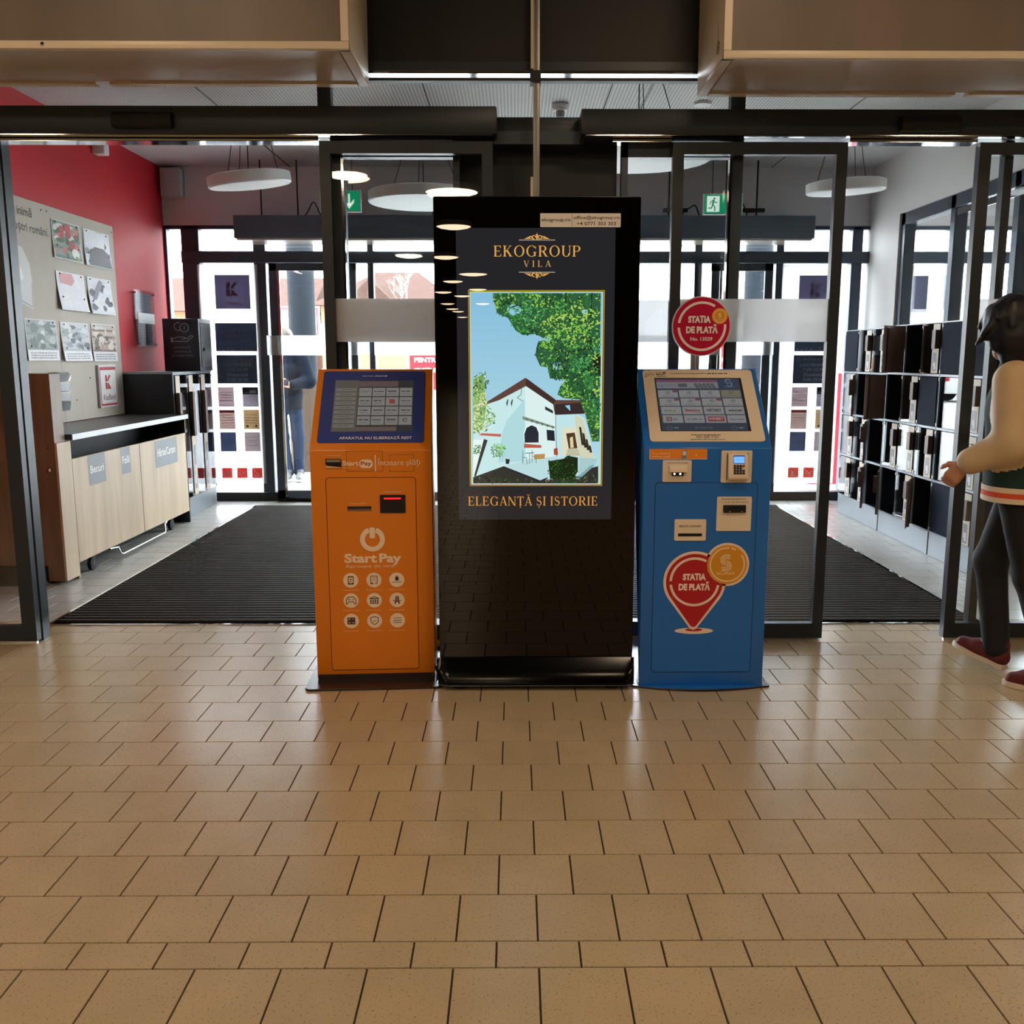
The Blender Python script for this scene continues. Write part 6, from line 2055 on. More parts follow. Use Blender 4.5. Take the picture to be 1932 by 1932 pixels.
# ------------------------------------------------------------------ people: smooth bodies from blended tapered limbs
def blend_mesh(prims, res, k=0.03, cut=None, mats=1):
    """prims: (a, b, ra, rb, mat[, scale]) tapered limbs; returns verts, quads, material index per quad"""
    lo = np.min([np.minimum(np.array(p[0]) - p[2] * 1.3, np.array(p[1]) - p[3] * 1.3) for p in prims], axis=0) - 3 * res
    hi = np.max([np.maximum(np.array(p[0]) + p[2] * 1.3, np.array(p[1]) + p[3] * 1.3) for p in prims], axis=0) + 3 * res
    n = np.ceil((hi - lo) / res).astype(int) + 1
    F = np.full(n, 0.5, np.float32)
    ax = [lo[i] + res * np.arange(n[i]) for i in range(3)]
    for p in prims:
        a, b, ra, rb = np.array(p[0], float), np.array(p[1], float), p[2], p[3]
        sc = np.array(p[5] if len(p) > 5 else (1, 1, 1), float)
        rot = p[6] if len(p) > 6 else None
        m = max(ra, rb) * 1.35 + k * 2 + 2 * res
        i0 = np.maximum(0, np.floor((np.minimum(a, b) - m - lo) / res).astype(int))
        i1 = np.minimum(n, np.ceil((np.maximum(a, b) + m - lo) / res).astype(int) + 1)
        X, Y, Z = np.meshgrid(ax[0][i0[0]:i1[0]], ax[1][i0[1]:i1[1]], ax[2][i0[2]:i1[2]], indexing='ij')
        Q = np.stack([X, Y, Z], -1) - a
        d = b - a
        L2 = max(1e-9, d @ d)
        t = np.clip((Q @ d) / L2, 0, 1)
        V_ = Q - t[..., None] * d
        if rot is not None:
            c_, s_ = math.cos(rot), math.sin(rot)
            vx, vy = V_[..., 0] * c_ + V_[..., 1] * s_, -V_[..., 0] * s_ + V_[..., 1] * c_
            V_ = np.stack([vx, vy, V_[..., 2]], -1)
        D_ = np.sqrt(((V_ / sc) ** 2).sum(-1)) - (ra + t * (rb - ra))
        D_ = D_ * sc.min()
        S = F[i0[0]:i1[0], i0[1]:i1[1], i0[2]:i1[2]]
        h = np.clip(0.5 + 0.5 * (S - D_) / k, 0, 1)
        F[i0[0]:i1[0], i0[1]:i1[1], i0[2]:i1[2]] = S + (D_ - S) * h - k * h * (1 - h)
    if cut is not None:
        X, Y, Z = np.meshgrid(*ax, indexing='ij')
        F = np.maximum(F, cut(X, Y, Z).astype(np.float32))
    F[0], F[-1], F[:, 0], F[:, -1], F[:, :, 0], F[:, :, -1] = .5, .5, .5, .5, .5, .5
    ins = F < 0
    c = [ins[i:n[0] - 1 + i, j:n[1] - 1 + j, l:n[2] - 1 + l] for i in (0, 1) for j in (0, 1) for l in (0, 1)]
    s = sum(x.astype(np.int8) for x in c)
    act = (s > 0) & (s < 8)
    idx = np.full(act.shape, -1, np.int64)
    cells = np.argwhere(act)
    idx[act] = np.arange(len(cells))
    acc, cnt = np.zeros((len(cells), 3)), np.zeros(len(cells))
    corner = [(i, j, l) for i in (0, 1) for j in (0, 1) for l in (0, 1)]
    for e0 in range(8):
        for e1 in range(e0 + 1, 8):
            if sum(abs(corner[e0][q] - corner[e1][q]) for q in range(3)) != 1:
                continue
            A_, B_ = np.array(corner[e0]), np.array(corner[e1])
            fa, fb_ = F[tuple((cells + A_).T)], F[tuple((cells + B_).T)]
            x = (fa < 0) != (fb_ < 0)
            t = np.where(x, fa / np.where(fa == fb_, 1, fa - fb_), 0)
            acc[x] += (cells + A_ + t[:, None] * (B_ - A_))[x]
            cnt[x] += 1
    vs = lo + res * acc / np.maximum(cnt, 1)[:, None]
    quads = []
    for axis in range(3):
        sl0, sl1 = [slice(1, -1)] * 3, [slice(1, -1)] * 3
        sl0[axis], sl1[axis] = slice(0, -1), slice(1, None)
        p0, p1 = ins[tuple(sl0)], ins[tuple(sl1)]
        for sign in (True, False):
            w = np.argwhere((p0 != p1) & (p0 == sign))
            off = np.array([1, 1, 1])
            off[axis] = 0
            w = w + off
            u_, v_ = [q for q in range(3) if q != axis]
            du, dv = np.zeros(3, int), np.zeros(3, int)
            du[u_], dv[v_] = 1, 1
            qd = [idx[tuple((w - du - dv).T)], idx[tuple((w - dv).T)], idx[tuple(w.T)], idx[tuple((w - du).T)]]
            q = np.stack(qd, 1)
            flip = sign if axis != 1 else not sign
            quads.append(q if flip else q[:, ::-1])
    quads = np.concatenate(quads)
    quads = quads[(quads >= 0).all(1)]
    mi = np.zeros(len(quads), int)
    if mats > 1:
        cen = vs[quads].mean(1)
        best = np.full(len(quads), 9.0)
        for p in prims:
            a, b = np.array(p[0], float), np.array(p[1], float)
            d = b - a
            t = np.clip(((cen - a) @ d) / max(1e-9, d @ d), 0, 1)
            D_ = np.linalg.norm(cen - a - t[:, None] * d, axis=1) - (p[2] + t * (p[3] - p[2]))
            w = D_ < best
            best[w], mi[w] = D_[w], p[4]
    return vs, quads, mi


def blend_obj(name, mlist, parent, prims, res, k=0.03, cut=None):
    vs, q, mi = blend_mesh(prims, res, k, cut, len(mlist))
    off = np.array(wloc(parent))
    me = bpy.data.meshes.new(name)
    me.from_pydata((vs - off).tolist(), [], q.tolist())
    if len(mlist) > 1:
        me.polygons.foreach_set('material_index', mi.tolist())
    me.polygons.foreach_set('use_smooth', [True] * len(me.polygons))
    me.update()
    return put(name, me, parent, mlist)


def V3(*a):
    return np.array(a, float)


def hand(wrist, fdir, side, curl=0.5, s=1.0):
    """palm and five fingers: fdir fingers' direction, side: towards the thumb"""
    f = V3(*fdir) / np.linalg.norm(fdir)
    t = V3(*side) - f * (V3(*side) @ f)
    t /= np.linalg.norm(t)
    pn = np.cross(f, t)
    pr = []
    w = V3(*wrist)
    for o in (-0.026, -0.009, 0.009, 0.026):
        pr.append((w + t * o * 0.7 * s, w + f * 0.085 * s + t * o * s, 0.015 * s, 0.0125 * s, 0))
    for j, (o, L) in enumerate(((0.027, 0.068), (0.010, 0.076), (-0.008, 0.070), (-0.025, 0.055))):
        b = w + f * 0.088 * s + t * o * s
        m1 = b + (f * math.cos(curl * 0.6) + pn * math.sin(curl * 0.6)) * L * 0.48 * s
        m2 = m1 + (f * math.cos(curl * 1.6) + pn * math.sin(curl * 1.6)) * L * 0.32 * s
        m3 = m2 + (f * math.cos(curl * 2.4) + pn * math.sin(curl * 2.4)) * L * 0.24 * s
        pr += [(b, m1, 0.0092 * s, 0.0085 * s, 0), (m1, m2, 0.0085 * s, 0.0078 * s, 0), (m2, m3, 0.0078 * s, 0.0065 * s, 0)]
    b = w + f * 0.025 * s + t * 0.022 * s
    m1 = b + (f * 0.6 + t * 0.8) * 0.034 * s + pn * 0.008 * s
    m2 = m1 + (f * 0.9 + t * 0.4) * 0.030 * s + pn * 0.012 * s
    m3 = m2 + (f * 0.95 + t * 0.1) * 0.022 * s + pn * 0.012 * s
    return pr + [(b, m1, 0.014 * s, 0.0105 * s, 0), (m1, m2, 0.0105 * s, 0.0092 * s, 0), (m2, m3, 0.0092 * s, 0.007 * s, 0)]


def shoe(name, mlist, parent, heel, toe, up=(0, 0, 1)):
    h, t = V3(*heel), V3(*toe)
    d = t - h
    L = np.linalg.norm(d)
    d /= L
    u = V3(*up) - d * (V3(*up) @ d)
    u /= np.linalg.norm(u)
    pr = [(h + d * 0.035 + u * 0.04, h + d * (L * 0.55) + u * 0.038, 0.037, 0.040, 0), (h + d * (L * 0.5) + u * 0.036, t - d * 0.042 + u * 0.026, 0.042, 0.032, 0),
          (h + d * 0.045 + u * 0.05, h + d * 0.06 + u * 0.10, 0.040, 0.044, 0)]
    o = blend_obj(name, [mlist[0]], parent, pr, 0.006, 0.02)
    g = G()
    r = np.cross(u, d)
    outline = []
    for q, wd in ((0, 0.018), (0.02, 0.034), (0.3, 0.038), (0.55, 0.045), (0.75, 0.044), (0.9, 0.032), (1.0, 0.010)):
        outline.append((q, wd))
    ring = [h + d * (q * L) + r * w for q, w in outline] + [h + d * (q * L) - r * w for q, w in outline[::-1]]
    k = len(ring)
    vs = [p - u * 0.002 for p in ring] + [p + u * 0.020 for p in ring]
    g.add(vs, [tuple(range(k))[::-1], tuple(range(k, 2 * k))] + [(i, (i + 1) % k, k + (i + 1) % k, k + i) for i in range(k)])
    g.build('sole', mlist[1], o, smooth=50)
    return o


def person(label, base, J, mt_, res=0.009, hair=None, long_hair=False, group=None, headrot=0.0, phone=False, hems=True):
    """J: joints in world coordinates"""
    t = thing('person', label, 'person', base, group)
    s = J.get('s', 1.0)
    P_, N_, Hd = V3(*J['pelvis']), V3(*J['neck']), V3(*J['head'])
    C_ = V3(*J['chest'])
    rot = J['rot']           # heading of the shoulders' cross axis, radians
    f = V3(*J['face'])
    f = f / np.linalg.norm(f)
    body = [(P_, C_, 0.115 * s, 0.12 * s, 0, (0.82, 1.12, 1), rot), (C_, N_ - V3(0, 0, 0.05) * s, 0.12 * s, 0.075 * s, 0, (0.8, 1.2, 1), rot), (N_ - V3(0, 0, .06) * s, Hd - V3(0, 0, .05) * s, 0.05 * s, 0.05 * s, 0),
            (Hd + V3(0, 0, 0.03) * s - f * 0.012 * s, Hd + V3(0, 0, 0.035) * s - f * 0.02 * s, 0.088 * s, 0.088 * s, 0), (Hd - V3(0, 0, 0.02) * s + f * 0.015 * s, Hd - V3(0, 0, 0.075) * s + f * 0.045 * s, 0.068 * s, 0.04 * s, 0),
            (Hd + f * 0.085 * s + V3(0, 0, 0.005) * s, Hd + f * 0.102 * s - V3(0, 0, 0.022) * s, 0.011 * s, 0.015 * s, 0)]
    sd_ = np.cross(V3(0, 0, 1), f)
    for q in (-1, 1):
        body.append((Hd + sd_ * 0.082 * q * s - f * 0.012 * s, Hd + sd_ * 0.086 * q * s - f * 0.016 * s - V3(0, 0, 0.03) * s, 0.018 * s, 0.012 * s, 0))
    for q in 'LR':
        body += [(V3(*J['sh' + q]), V3(*J['el' + q]), 0.045 * s, 0.038 * s, 0), (V3(*J['el' + q]), V3(*J['wr' + q]), 0.038 * s, 0.026 * s, 0)]
        body += [(V3(*J['hip' + q]), V3(*J['kn' + q]), 0.072 * s, 0.05 * s, 0), (V3(*J['kn' + q]), V3(*J['an' + q]), 0.048 * s, 0.035 * s, 0)]
        body += [(V3(*J['an' + q]), V3(*J['an' + q]) * 0.6 + V3(*J['to' + q]) * 0.4 - V3(0, 0, 0.005), 0.032 * s, 0.018 * s, 0)]
        body += hand(J['wr' + q], J['hd' + q], J['th' + q], J.get('curl' + q, 0.7), s * 0.95)
    bo = blend_obj('body', [mt_['skin']], t, body, res, 0.012)
    # face features
    for q in (-1, 1):
        e_ = Hd + f * 0.079 * s + sd_ * 0.032 * q * s + V3(0, 0, 0.008) * s
        G().ell(tuple(e_), (0.012 * s, 0.012 * s, 0.010 * s), 10, 6).build('eye', mat('eye_white', '#d8d4d0', 0.3, noise=0.02), bo, smooth=60)
        G().ell(tuple(e_ + f * 0.008 * s), (0.006 * s, 0.006 * s, 0.006 * s), 8, 6).build('iris', mat('iris_dark', '#241a14', 0.2, noise=0.02), bo, smooth=60)
    m0 = Hd + f * 0.083 * s - V3(0, 0, 0.055) * s
    G().tube([tuple(m0 - sd_ * 0.024 * s - f * 0.008), tuple(m0), tuple(m0 + sd_ * 0.024 * s - f * 0.008)], [0.004, 0.007, 0.004], 6).build('mouth', mat('lip', '#9a5a50', 0.5, noise=0.04), bo, smooth=60)
    # trousers
    tr = [(P_ + V3(0, 0, 0.04) * s, P_ - V3(0, 0, 0.03) * s, 0.118 * s, 0.115 * s, 0, (0.85, 1.10, 1), rot)]
    for q in 'LR':
        tr += [(V3(*J['hip' + q]), V3(*J['kn' + q]), 0.082 * s, 0.07 * s, 0), (V3(*J['kn' + q]), V3(*J['an' + q]) - V3(0, 0, 0.02), 0.068 * s, 0.056 * s, 0)]
    blend_obj('trousers', [mt_['trousers']], t, tr, res, 0.03)
    # jacket: torso panel material 0, sleeves material 1
    hemz = P_[2] - 0.03 * s
    jk = [(P_ - V3(0, 0, 0.14) * s, P_ + V3(0, 0, 0.07) * s, 0.160 * s, 0.160 * s, 0, (0.92, 1.12, 1), rot), (P_ + V3(0, 0, 0.07) * s, C_, 0.160 * s, 0.156 * s, 0, (0.90, 1.12, 1), rot),
          (C_, N_ - V3(0, 0, 0.075) * s, 0.152 * s, 0.085 * s, 0, (0.85, 1.25, 1), rot), (N_ - V3(0, 0, .08) * s, N_ - V3(0, 0, .015) * s, 0.085 * s, 0.068 * s, 0)]
    for q in 'LR':
        e_ = V3(*J['el' + q]); w_ = V3(*J['wr' + q])
        jk += [(V3(*J['sh' + q]), e_, 0.086 * s, 0.078 * s, 1), (e_, e_ + (w_ - e_) * 0.88, 0.076 * s, 0.056 * s, 1)]
    jo = blend_obj('jacket', [mt_['jacket'], mt_['sleeve']], t, jk, res, 0.03, cut=lambda X, Y, Z: hemz - 0.075 * s - Z)
    for q in 'LR':
        e_ = V3(*J['el' + q]); w_ = V3(*J['wr' + q]); d = (w_ - e_) / np.linalg.norm(w_ - e_)
        G().tube([tuple(w_ - d * 0.05 * s), tuple(w_ - d * 0.005 * s)], [0.048 * s, 0.040 * s], 14).build('cuff', mt_.get('cuff', mt_['sleeve']), jo, smooth=50)
    if hems:
        prof_ = []
        n = 28
        c0, s0 = math.cos(rot), math.sin(rot)
        for zi, m_, nm in ((0, mt_['hem1'], 'hem_band'), (1, mt_['hem2'], 'hem_stripe'), (2, mt_['hem1'], 'hem_band')):
            z0 = P_[2] - 0.105 * s + 0.022 * zi
            vs, fs_ = [], []
            for i in range(n):
                a = 2 * math.pi * i / n
                x, y = 0.151 * s * math.cos(a), 0.183 * s * math.sin(a)
                for z in (z0, z0 + 0.022 * s):
                    vs.append((P_[0] + x * c0 - y * s0, P_[1] + x * s0 + y * c0, z))
            for i in range(n):
                k = (i + 1) % n
                fs_.append((2 * i, 2 * k, 2 * k + 1, 2 * i + 1))
            G().add(vs, fs_).build(nm, m_, jo, smooth=60)
    G().lathe([(0.062 * s, -0.045 * s), (0.066 * s, -0.02 * s), (0.058 * s, 0.005 * s)], tuple(N_ - V3(0, 0, 0.0)), 20).build('collar', mt_['collar'], jo, smooth=50)
    for q in 'LR':
        shoe('shoe', mt_['shoe'], t, J['he' + q], J['to' + q], J.get('up' + q, (0, 0, 1)))
    if hair:
        hr = [(Hd + V3(0, 0, 0.05) * s - f * 0.02 * s, Hd - V3(0, 0, 0.03) * s - f * 0.035 * s, 0.106 * s, 0.094 * s, 0),
              (Hd - V3(0, 0, 0.03) * s - f * 0.04 * s, Hd - V3(0, 0, 0.10 if long_hair else 0.06) * s - f * 0.04 * s, 0.092 * s, 0.066 * s, 0),
              (Hd + V3(0, 0, 0.095) * s + f * 0.01 * s, Hd + V3(0, 0, 0.07) * s + f * 0.085 * s, 0.062 * s, 0.028 * s, 0)]
        rn = random.Random(12)
        for q in (-1, 1):
            hr.append((Hd + sd_ * 0.075 * q * s + V3(0, 0, 0.05) * s, Hd + sd_ * 0.075 * q * s - V3(0, 0, (0.05 if long_hair else 0.0)) * s - f * 0.01 * s, 0.040 * s, 0.030 * s, 0))
        for i in range(30 if long_hair else 12):
            a = rn.uniform(-2.6, 2.6)
            dr = f * math.cos(a) + sd_ * math.sin(a)
            p0 = Hd + dr * 0.085 * s + V3(0, 0, 0.07 + 0.03 * rn.random()) * s
            p1 = Hd + dr * (0.118 + 0.022 * rn.random()) * s + V3(0, 0, -0.02 + 0.07 * rn.random()) * s
            hr.append((p0, p1, 0.020 * s, 0.003 * s, 0))
        if long_hair:
            for i in range(6):
                p0 = Hd + sd_ * 0.07 + f * (0.01 * i - 0.02) + V3(0, 0, 0.05 - 0.006 * i)
                hr.append((p0, p0 + sd_ * (0.065 + 0.006 * (i % 3)) + V3(0, 0, -0.045 - 0.006 * i), 0.020, 0.003, 0))
        face = Hd + f * 0.10 * s - V3(0, 0, 0.045) * s

        def cutf(X, Y, Z):
            return 0.075 * s - np.sqrt(((X - face[0]) / 1.0) ** 2 + (Y - face[1]) ** 2 + ((Z - face[2]) / 1.15) ** 2)
        blend_obj('hair', [hair], t, hr, 0.007, 0.02, cut=cutf)
    return t


m_grn = mat('bottle_green_wool', '#14342c', 0.85, noise=0.1, nscale=40, bump=0.1)
m_crm = mat('cream_leather_sleeve', '#cbb08a', 0.6, noise=0.06, nscale=12, bump=0.15, bscale=14)
m_blk = mat('black_denim', '#121318', 0.8, noise=0.15, nscale=20, bump=0.1)
m_hairk = mat('black_hair', '#14161c', 0.45, noise=0.2, nscale=50, stretch=(1, 1, 0.2))
m_mar = mat('maroon_canvas', '#5c1a20', 0.7, noise=0.1)
m_sole = mat('off_white_sole', '#d8c8b8', 0.6, noise=0.05)
m_orang = mat('orange_knit', '#d8502c', 0.8, noise=0.06)
m_knit = mat('cream_knit', '#e2cdb0', 0.8, noise=0.06)
hd = math.atan2(0.64, -0.77)
fw = (-0.77, 0.64, 0)
J = dict(pelvis=(2.17, 3.97, 0.90), chest=(2.155, 3.985, 1.19), neck=(2.13, 4.0, 1.385), head=(2.10, 4.02, 1.505), rot=hd, face=(-0.18, 0.98, -0.15),
         shL=(2.055, 3.87, 1.30), elL=(2.045, 3.83, 1.045), wrL=(1.905, 3.93, 0.955), hdL=(-0.45, 0.35, -0.75), thL=(-0.7, 0.5, 0.5), curlL=0.9,
         shR=(2.265, 4.11, 1.30), elR=(2.34, 4.06, 1.05), wrR=(2.36, 4.10, 0.82), hdR=(0.0, 0.1, -1), thR=(-0.77, 0.64, 0), curlR=0.5,
         hipL=(2.115, 3.91, 0.87), knL=(2.19, 3.86, 0.48), anL=(2.265, 3.775, 0.11), heL=(2.29, 3.745, 0.004), toL=(2.11, 3.872, 0.004),
         hipR=(2.225, 4.045, 0.87), knR=(2.135, 4.10, 0.50), anR=(2.175, 4.065, 0.125), heR=(2.205, 4.03, 0.012), toR=(2.05, 4.215, 0.075), upR=(0.2, -0.2, 1))
person('person with black hair in a green jacket with cream sleeves, walking to the door', (2.17, 3.95, 0), J,
       dict(skin=M_skin, jacket=m_grn, sleeve=m_crm, trousers=m_blk, shoe=(m_mar, m_sole), collar=m_orang, hem1=m_knit, hem2=m_orang), 0.0085, m_hairk, True)


def stander(label, bx, by, s, mats_, hair, res, phone=False):
    h = lambda dx, dy, dz: (bx + dx * s, by + dy * s, dz * s)
    J = dict(s=s, pelvis=h(0, 0, 0.93), chest=h(0, 0.0, 1.25), neck=h(0, -0.02, 1.47), head=h(0.0, -0.05, 1.60), rot=-math.pi / 2, face=(0.1, -1, -0.35),
             shL=h(0.19, 0, 1.40), elL=h(0.27, -0.04, 1.14), wrL=h(0.10, -0.24, 1.10), hdL=(-0.6, -0.7, 0.25), thL=(-0.2, -0.2, 1), curlL=0.9,
             shR=h(-0.19, 0, 1.40), elR=h(-0.26, -0.04, 1.12), wrR=h(-0.09, -0.22, 1.06), hdR=(0.6, -0.7, 0.2), thR=(0.2, -0.2, 1), curlR=0.9,
             hipL=h(0.09, 0, 0.90), knL=h(0.12, -0.02, 0.50), anL=h(0.11, 0.02, 0.10), heL=h(0.11, 0.06, 0.004), toL=h(0.15, -0.20, 0.004),
             hipR=h(-0.09, 0, 0.90), knR=h(-0.05, -0.05, 0.50), anR=h(-0.01, -0.02, 0.10), heR=h(-0.01, 0.02, 0.004), toR=h(0.0, -0.24, 0.004))
    return person(label, (bx, by, 0), J, mats_, res, hair, False, hems=False)


m_jk = mat('slate_jacket', '#141a24', 0.9, spec=0.08, noise=0.12, nscale=14, bump=0.3, bscale=16)
m_jn = mat('blue_jeans', '#1c2b42', 0.9, spec=0.08, noise=0.12, nscale=20)
m_gsh = mat('grey_shoe', '#55585c', 0.6, noise=0.08)
GZ = -0.012
pz = stander('person in a slate jacket and jeans looking at a phone outside the street door', -2.60, 10.75, 0.985,
             dict(skin=M_skin, jacket=m_jk, sleeve=m_jk, trousers=m_jn, shoe=(m_gsh, m_sole), collar=m_jk), mat('brown_hair', '#4a3a30', 0.5, noise=0.2, nscale=40), 0.011)
ph = thing('phone', 'small dark phone in the hands of the person outside', 'phone', (-2.56, 10.43, 1.09))
B('case', M_black, ph, -2.615, -2.49, 10.405, 10.415, 1.085, 1.155, bev=0.003)
B('screen', M_gloss, ph, -2.61, -2.495, 10.4155, 10.4165, 1.09, 1.15)
stander('person with light brown hair outside, mostly hidden by the orange kiosk', -2.20, 13.0, 0.78,
        dict(skin=M_skin, jacket=mat('beige_coat', '#b9a28c', 0.7, noise=0.06), sleeve=mat('beige_coat', '#b9a28c'), trousers=m_jn, shoe=(m_gsh, m_sole), collar=m_jk),
        mat('light_brown_hair', '#8a6a52', 0.5, noise=0.2, nscale=40), 0.013)

# ------------------------------------------------------------------ outside the street glass
gm = mat('street_paving', '#b4b3ae', 0.8, noise=0.08, nscale=3)
nt = gm.node_tree
bt = nt.nodes.new('ShaderNodeTexBrick')
bt.inputs['Scale'].default_value = 2.2
bt.inputs['Mortar Size'].default_value = 0.015
bt.inputs['Color1'].default_value = (*lin('#bdbcb7'), 1)
bt.inputs['Color2'].default_value = (*lin('#aeadab'), 1)
bt.inputs['Mortar'].default_value = (*lin('#7d7c7a'), 1)
ge = nt.nodes.new('ShaderNodeNewGeometry')
nt.links.new(ge.outputs['Position'], bt.inputs['Vector'])
nt.links.new(bt.outputs['Color'], nt.nodes['Principled BSDF'].inputs['Base Color'])
struct(G().box(-60, 60, 9.26, 120, -0.3, -0.012).build('ground', gm), 'pale paved forecourt and car park outside', 'ground')


def outdoor_column(x, y, r, label):
    t = thing('round_column', label, 'column', (x, y, GZ), 'round canopy columns outside')
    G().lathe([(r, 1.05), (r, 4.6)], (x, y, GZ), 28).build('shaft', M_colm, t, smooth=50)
    G().lathe([(r + 0.03, 0.0), (r + 0.03, 1.07), (r, 1.075)], (x, y, GZ), 28).build('cladding', mat('weathered_wood_cladding', '#4a3f36', 0.8, spec=0.1, noise=0.15, nscale=6, stretch=(6, 6, 0.3)), t, smooth=50)


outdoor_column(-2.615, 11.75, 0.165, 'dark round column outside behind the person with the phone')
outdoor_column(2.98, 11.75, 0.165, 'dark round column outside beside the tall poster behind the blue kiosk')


def win(p, x0, x1, z0, z1, y, m=None):
    f = G().box(x0, x1, y - 0.06, y, z0, z1).build('window', mat('white_window_frame', '#e8e6e2', 0.5, noise=0.02), p)
    B('pane', mat('window_glass_dark', '#6f8088', 0.15, noise=0.1), f, x0 + 0.07, x1 - 0.07, y - 0.075, y - 0.055, z0 + 0.07, z1 - 0.07)


HY = 40.0
h1 = thing('house', 'peach rendered house with a brown hipped roof across the car park', 'house', (-8, HY, GZ))
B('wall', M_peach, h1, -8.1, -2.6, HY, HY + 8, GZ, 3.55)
g = G()
g.add([(-8.5, HY - 0.5, 3.5), (-2.2, HY - 0.5, 3.5), (-2.2, HY + 8.5, 3.5), (-8.5, HY + 8.5, 3.5), (-6.3, HY + 4, 5.2), (-4.4, HY + 4, 5.2)],
      [(0, 1, 5, 4), (1, 2, 5), (2, 3, 4, 5), (3, 0, 4), (3, 2, 1, 0)])
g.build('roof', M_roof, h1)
g = G()
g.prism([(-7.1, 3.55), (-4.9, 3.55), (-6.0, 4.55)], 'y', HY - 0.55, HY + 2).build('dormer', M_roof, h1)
for x in (-6.55, -4.1):
    win(h1, x, x + 0.65, 1.55, 2.6, HY)
B('string_course', mat('pale_band', '#e8cfb4', 0.7, noise=0.03), h1, -8.12, -2.58, HY - 0.08, HY, 0.75, 0.9)
h2 = thing('house', 'long low building with a weathered tile roof behind the round column', 'house', (-12, HY + 3, GZ))
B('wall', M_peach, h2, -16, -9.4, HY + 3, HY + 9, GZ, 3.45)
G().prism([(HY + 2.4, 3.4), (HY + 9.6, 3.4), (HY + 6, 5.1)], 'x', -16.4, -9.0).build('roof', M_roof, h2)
for x in (-15.0, -13.4, -10.6):
    win(h2, x, x + 0.7, 1.4, 2.6, HY + 3)
h3 = thing('house', 'pale apartment block far behind the tall poster on the street glass', 'building', (14, 46, GZ))
B('wall', mat('pale_render', '#e2e0da', 0.8, noise=0.03), h3, 9.5, 22, 46, 56, GZ, 7.6)
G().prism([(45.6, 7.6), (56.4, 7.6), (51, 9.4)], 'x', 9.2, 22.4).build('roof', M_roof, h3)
for x in (10.2, 11.7, 13.2, 15.5, 17.5, 19.5):
    for z in (1.0, 3.2, 5.4):
        win(h3, x, x + 0.85, z, z + 1.3, 46)
# advertising boards in the car park
t = thing('advert_board', 'white advertising board with a red border and square logo in the car park', 'board', (-5.6, 24, GZ))
B('panel', mat('white_board', '#f0eeee', 0.5, noise=0.02), t, -6.06, -4.9, 24, 24.05, 1.9, 2.65)
q = Print((0, 23.9985, 0), (1, 0, 0), (0, 0, 1), 0.002)
q.rect(-6.02, 1.94, -4.94, 2.61, '#c42a34', 1).rect(-5.98, 1.98, -4.98, 2.57, '#f4f2f2', 2)
k_logo(q, -5.6, 2.17, 0.3, '#c41a2c', '#fff')
q.text('Kaufland', -5.46, 2.03, 0.09, '#a03038', 3, 0.01, w=0.5)
q.build('board_print', M_print, t)
for x in (-5.9, -5.05):
    G().tube([(x, 24.08, GZ), (x, 24.08, 2.6)], 0.03, 8).build('post', M_kerb, t)
t = thing('grey_signboard', 'grey signboard with white letters beyond the round column', 'board', (-4.9, 24.5, GZ))
B('panel', mat('grey_sign_panel', '#8d959c', 0.5, noise=0.04), t, -6.9, -4.75, 24.5, 24.55, 1.55, 2.25)
q = Print((0, 24.498, 0), (1, 0, 0), (0, 0, 1), 0.002)
q.text('um', -5.0, 1.80, 0.17, '#eef0f2', 1, 0.02)
q.build('lettering', M_print, t)
for x in (-6.6, -4.85):
    G().tube([(x, 24.58, GZ), (x, 24.58, 2.2)], 0.03, 8).build('post', M_kerb, t)
t = thing('red_banner', 'red and white upright banner standing outside at the corner behind the lockers', 'banner', (3.55, 10.4, GZ))
q = Print((0, 10.398, 0), (1, 0, 0), (0, 0, 1))
B('panel', mat('white_banner', '#eceaea', 0.5, noise=0.02), t, 3.28, 3.86, 10.4, 10.42, GZ, 2.2)
q.rect(3.285, GZ + 0.005, 3.855, 1.22, '#d2293a', 1)
q.build('red_print', M_print, t)
t = thing('red_advert', 'small red advert with white lettering outside behind the orange kiosk', 'advert', (-1.55, 14.6, GZ))
B('panel', mat('red_board', '#8e1420', 0.5, noise=0.03), t, -1.62, -1.02, 14.6, 14.64, 0.9, 1.62)
q = Print((0, 14.5985, 0), (1, 0, 0), (0, 0, 1), 0.001)
q.text('PENTRU', -1.35, 1.32, 0.07, '#f6e4e4', 1, 0.03, w=0.4).text('PREȚURI', -1.35, 1.16, 0.07, '#f6e4e4', 1, 0.03, w=0.4)
q.build('lettering', M_print, t)
for x in (-1.55, -1.1):
    G().tube([(x, 14.66, GZ), (x, 14.66, 1.6)], 0.02, 8).build('post', M_kerb, t)


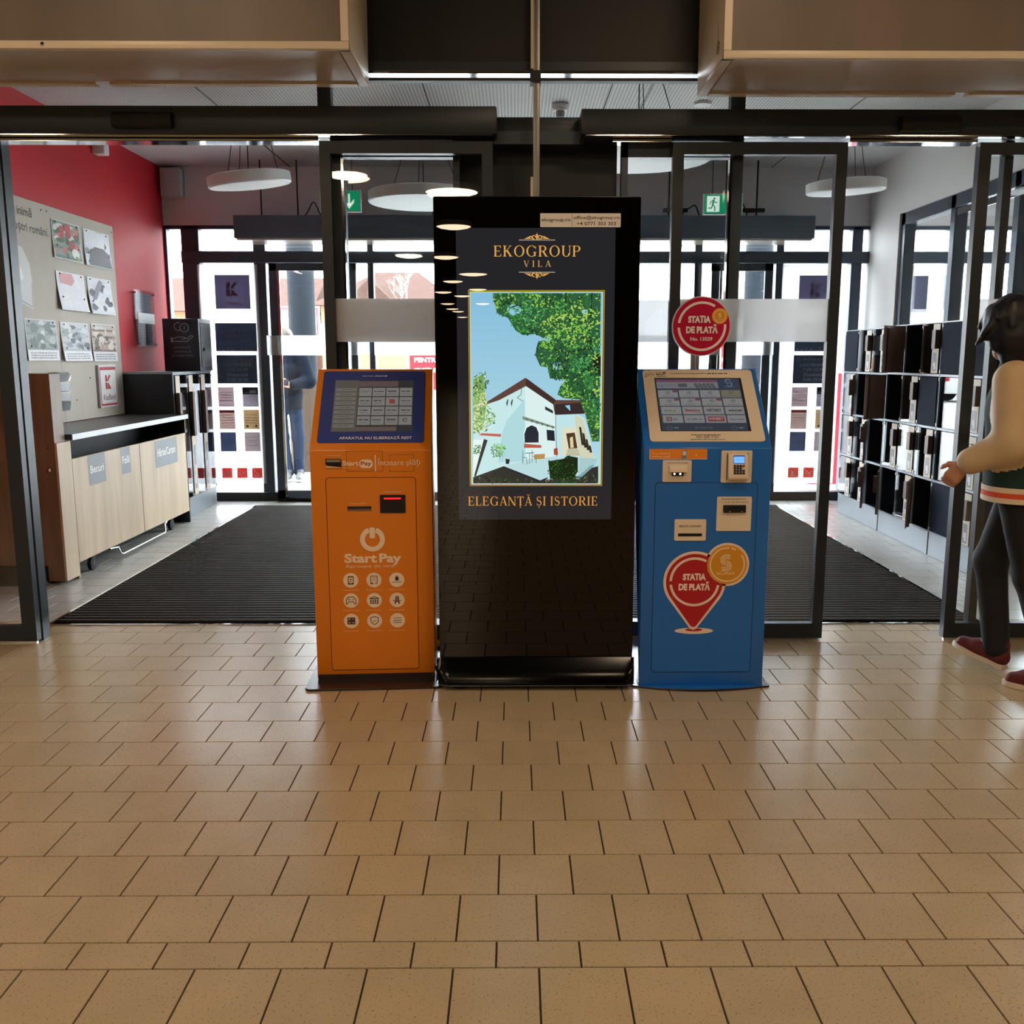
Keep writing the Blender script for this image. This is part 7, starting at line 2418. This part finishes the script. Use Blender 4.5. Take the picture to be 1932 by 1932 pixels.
def car(label, x0, y, col, name):
    t = thing('parked_car', label, 'car', (x0 + 2.05, y, GZ), 'cars parked outside')
    pm = mat(name, col, 0.3, noise=0.02, coat=0.4)
    prof_ = [(0.0, 0.35), (0.05, 0.62), (0.35, 0.78), (1.05, 0.88), (3.55, 0.94), (4.05, 0.86), (4.12, 0.5), (4.05, 0.28), (0.1, 0.24)]
    G().prism([(x0 + a, GZ + b) for a, b in prof_], 'y', y - 0.85, y + 0.85, bev=0.05, seg=2).build('body', pm, t, smooth=40)
    cab = [(1.0, 0.88), (1.65, 1.36), (2.2, 1.46), (3.0, 1.44), (3.7, 0.93)]
    G().prism([(x0 + a, GZ + b) for a, b in cab], 'y', y - 0.68, y + 0.68, bev=0.06, seg=2).build('cabin', pm, t, smooth=40)
    gl = mat('car_glass', '#2d363c', 0.08, noise=0.05)
    for pts in ([(1.25, 0.95), (1.72, 1.30), (2.25, 1.37), (2.28, 0.97)], [(2.36, 0.97), (2.34, 1.37), (2.95, 1.35), (3.4, 0.98)]):
        G().prism([(x0 + a, GZ + b) for a, b in pts], 'y', y - 0.695, y - 0.675).build('side_window', gl, t)
    for a in (0.78, 3.3):
        for s in (-1, 1):
            c = (x0 + a, y + s * 0.74 + (0.1 if s < 0 else 0.1), GZ + 0.31)
            w = G().lathe([(0.2, 0.0), (0.31, 0.02), (0.31, 0.2), (0.2, 0.22)], c, 24, axis='y').build('wheel', M_rubber, t, smooth=40)
            G().lathe([(0.19, 0.0), (0.19, 0.205), (0.04, 0.225)], c, 16, axis='y').build('rim', M_alu, w, smooth=40)
    B('headlight', mat('headlight', '#e4e6e8', 0.1, noise=0.02), t, x0 + 0.06, x0 + 0.34, y - 0.86, y - 0.6, GZ + 0.6, GZ + 0.72, bev=0.02)
    B('tail_light', mat('tail_light', '#a01818', 0.2, noise=0.02), t, x0 + 3.95, x0 + 4.1, y - 0.86, y - 0.62, GZ + 0.66, GZ + 0.82, bev=0.02)
    B('door_handle', M_alu, t, x0 + 2.1, x0 + 2.28, y - 0.875, y - 0.85, GZ + 0.78, GZ + 0.80)


car('silver car parked outside behind the blue kiosk', 1.7, 14.5, '#b9bdc0', 'silver_car_paint')
car('white car parked farther out, left of the peach house', -11.5, 30.0, '#d8d8d6', 'white_car_paint')

# bare tree beside the peach house
rn = random.Random(31)
t = thing('bare_tree', 'bare leafless tree beside the peach house', 'tree', (-4.2, 37, GZ))
g = G()


def branch(p, d, L, r, depth):
    q_ = p + d * L
    g.tube([tuple(p), tuple(p + d * L * 0.5 + Vector((rn.uniform(-.05, .05), 0, rn.uniform(-.03, .03)))), tuple(q_)], [r, r * 0.8, r * 0.62], 5)
    if depth == 0:
        return
    for _ in range(3):
        nd_ = (d + Vector((rn.uniform(-0.8, 0.8), rn.uniform(-0.5, 0.5), rn.uniform(-0.1, 0.5)))).normalized()
        branch(q_, nd_, L * rn.uniform(0.6, 0.8), r * 0.6, depth - 1)


branch(Vector((-4.2, 37, GZ + 1.6)), Vector((0.05, 0, 1)), 1.1, 0.05, 4)
g.build('crown', mat('bare_twigs', '#8a8078', 0.9, noise=0.1), t)
G().tube([(-4.2, 37, GZ), (-4.2, 37, GZ + 1.65)], [0.09, 0.055], 8).build('trunk', mat('bark', '#6a5f56', 0.9, noise=0.2), t)
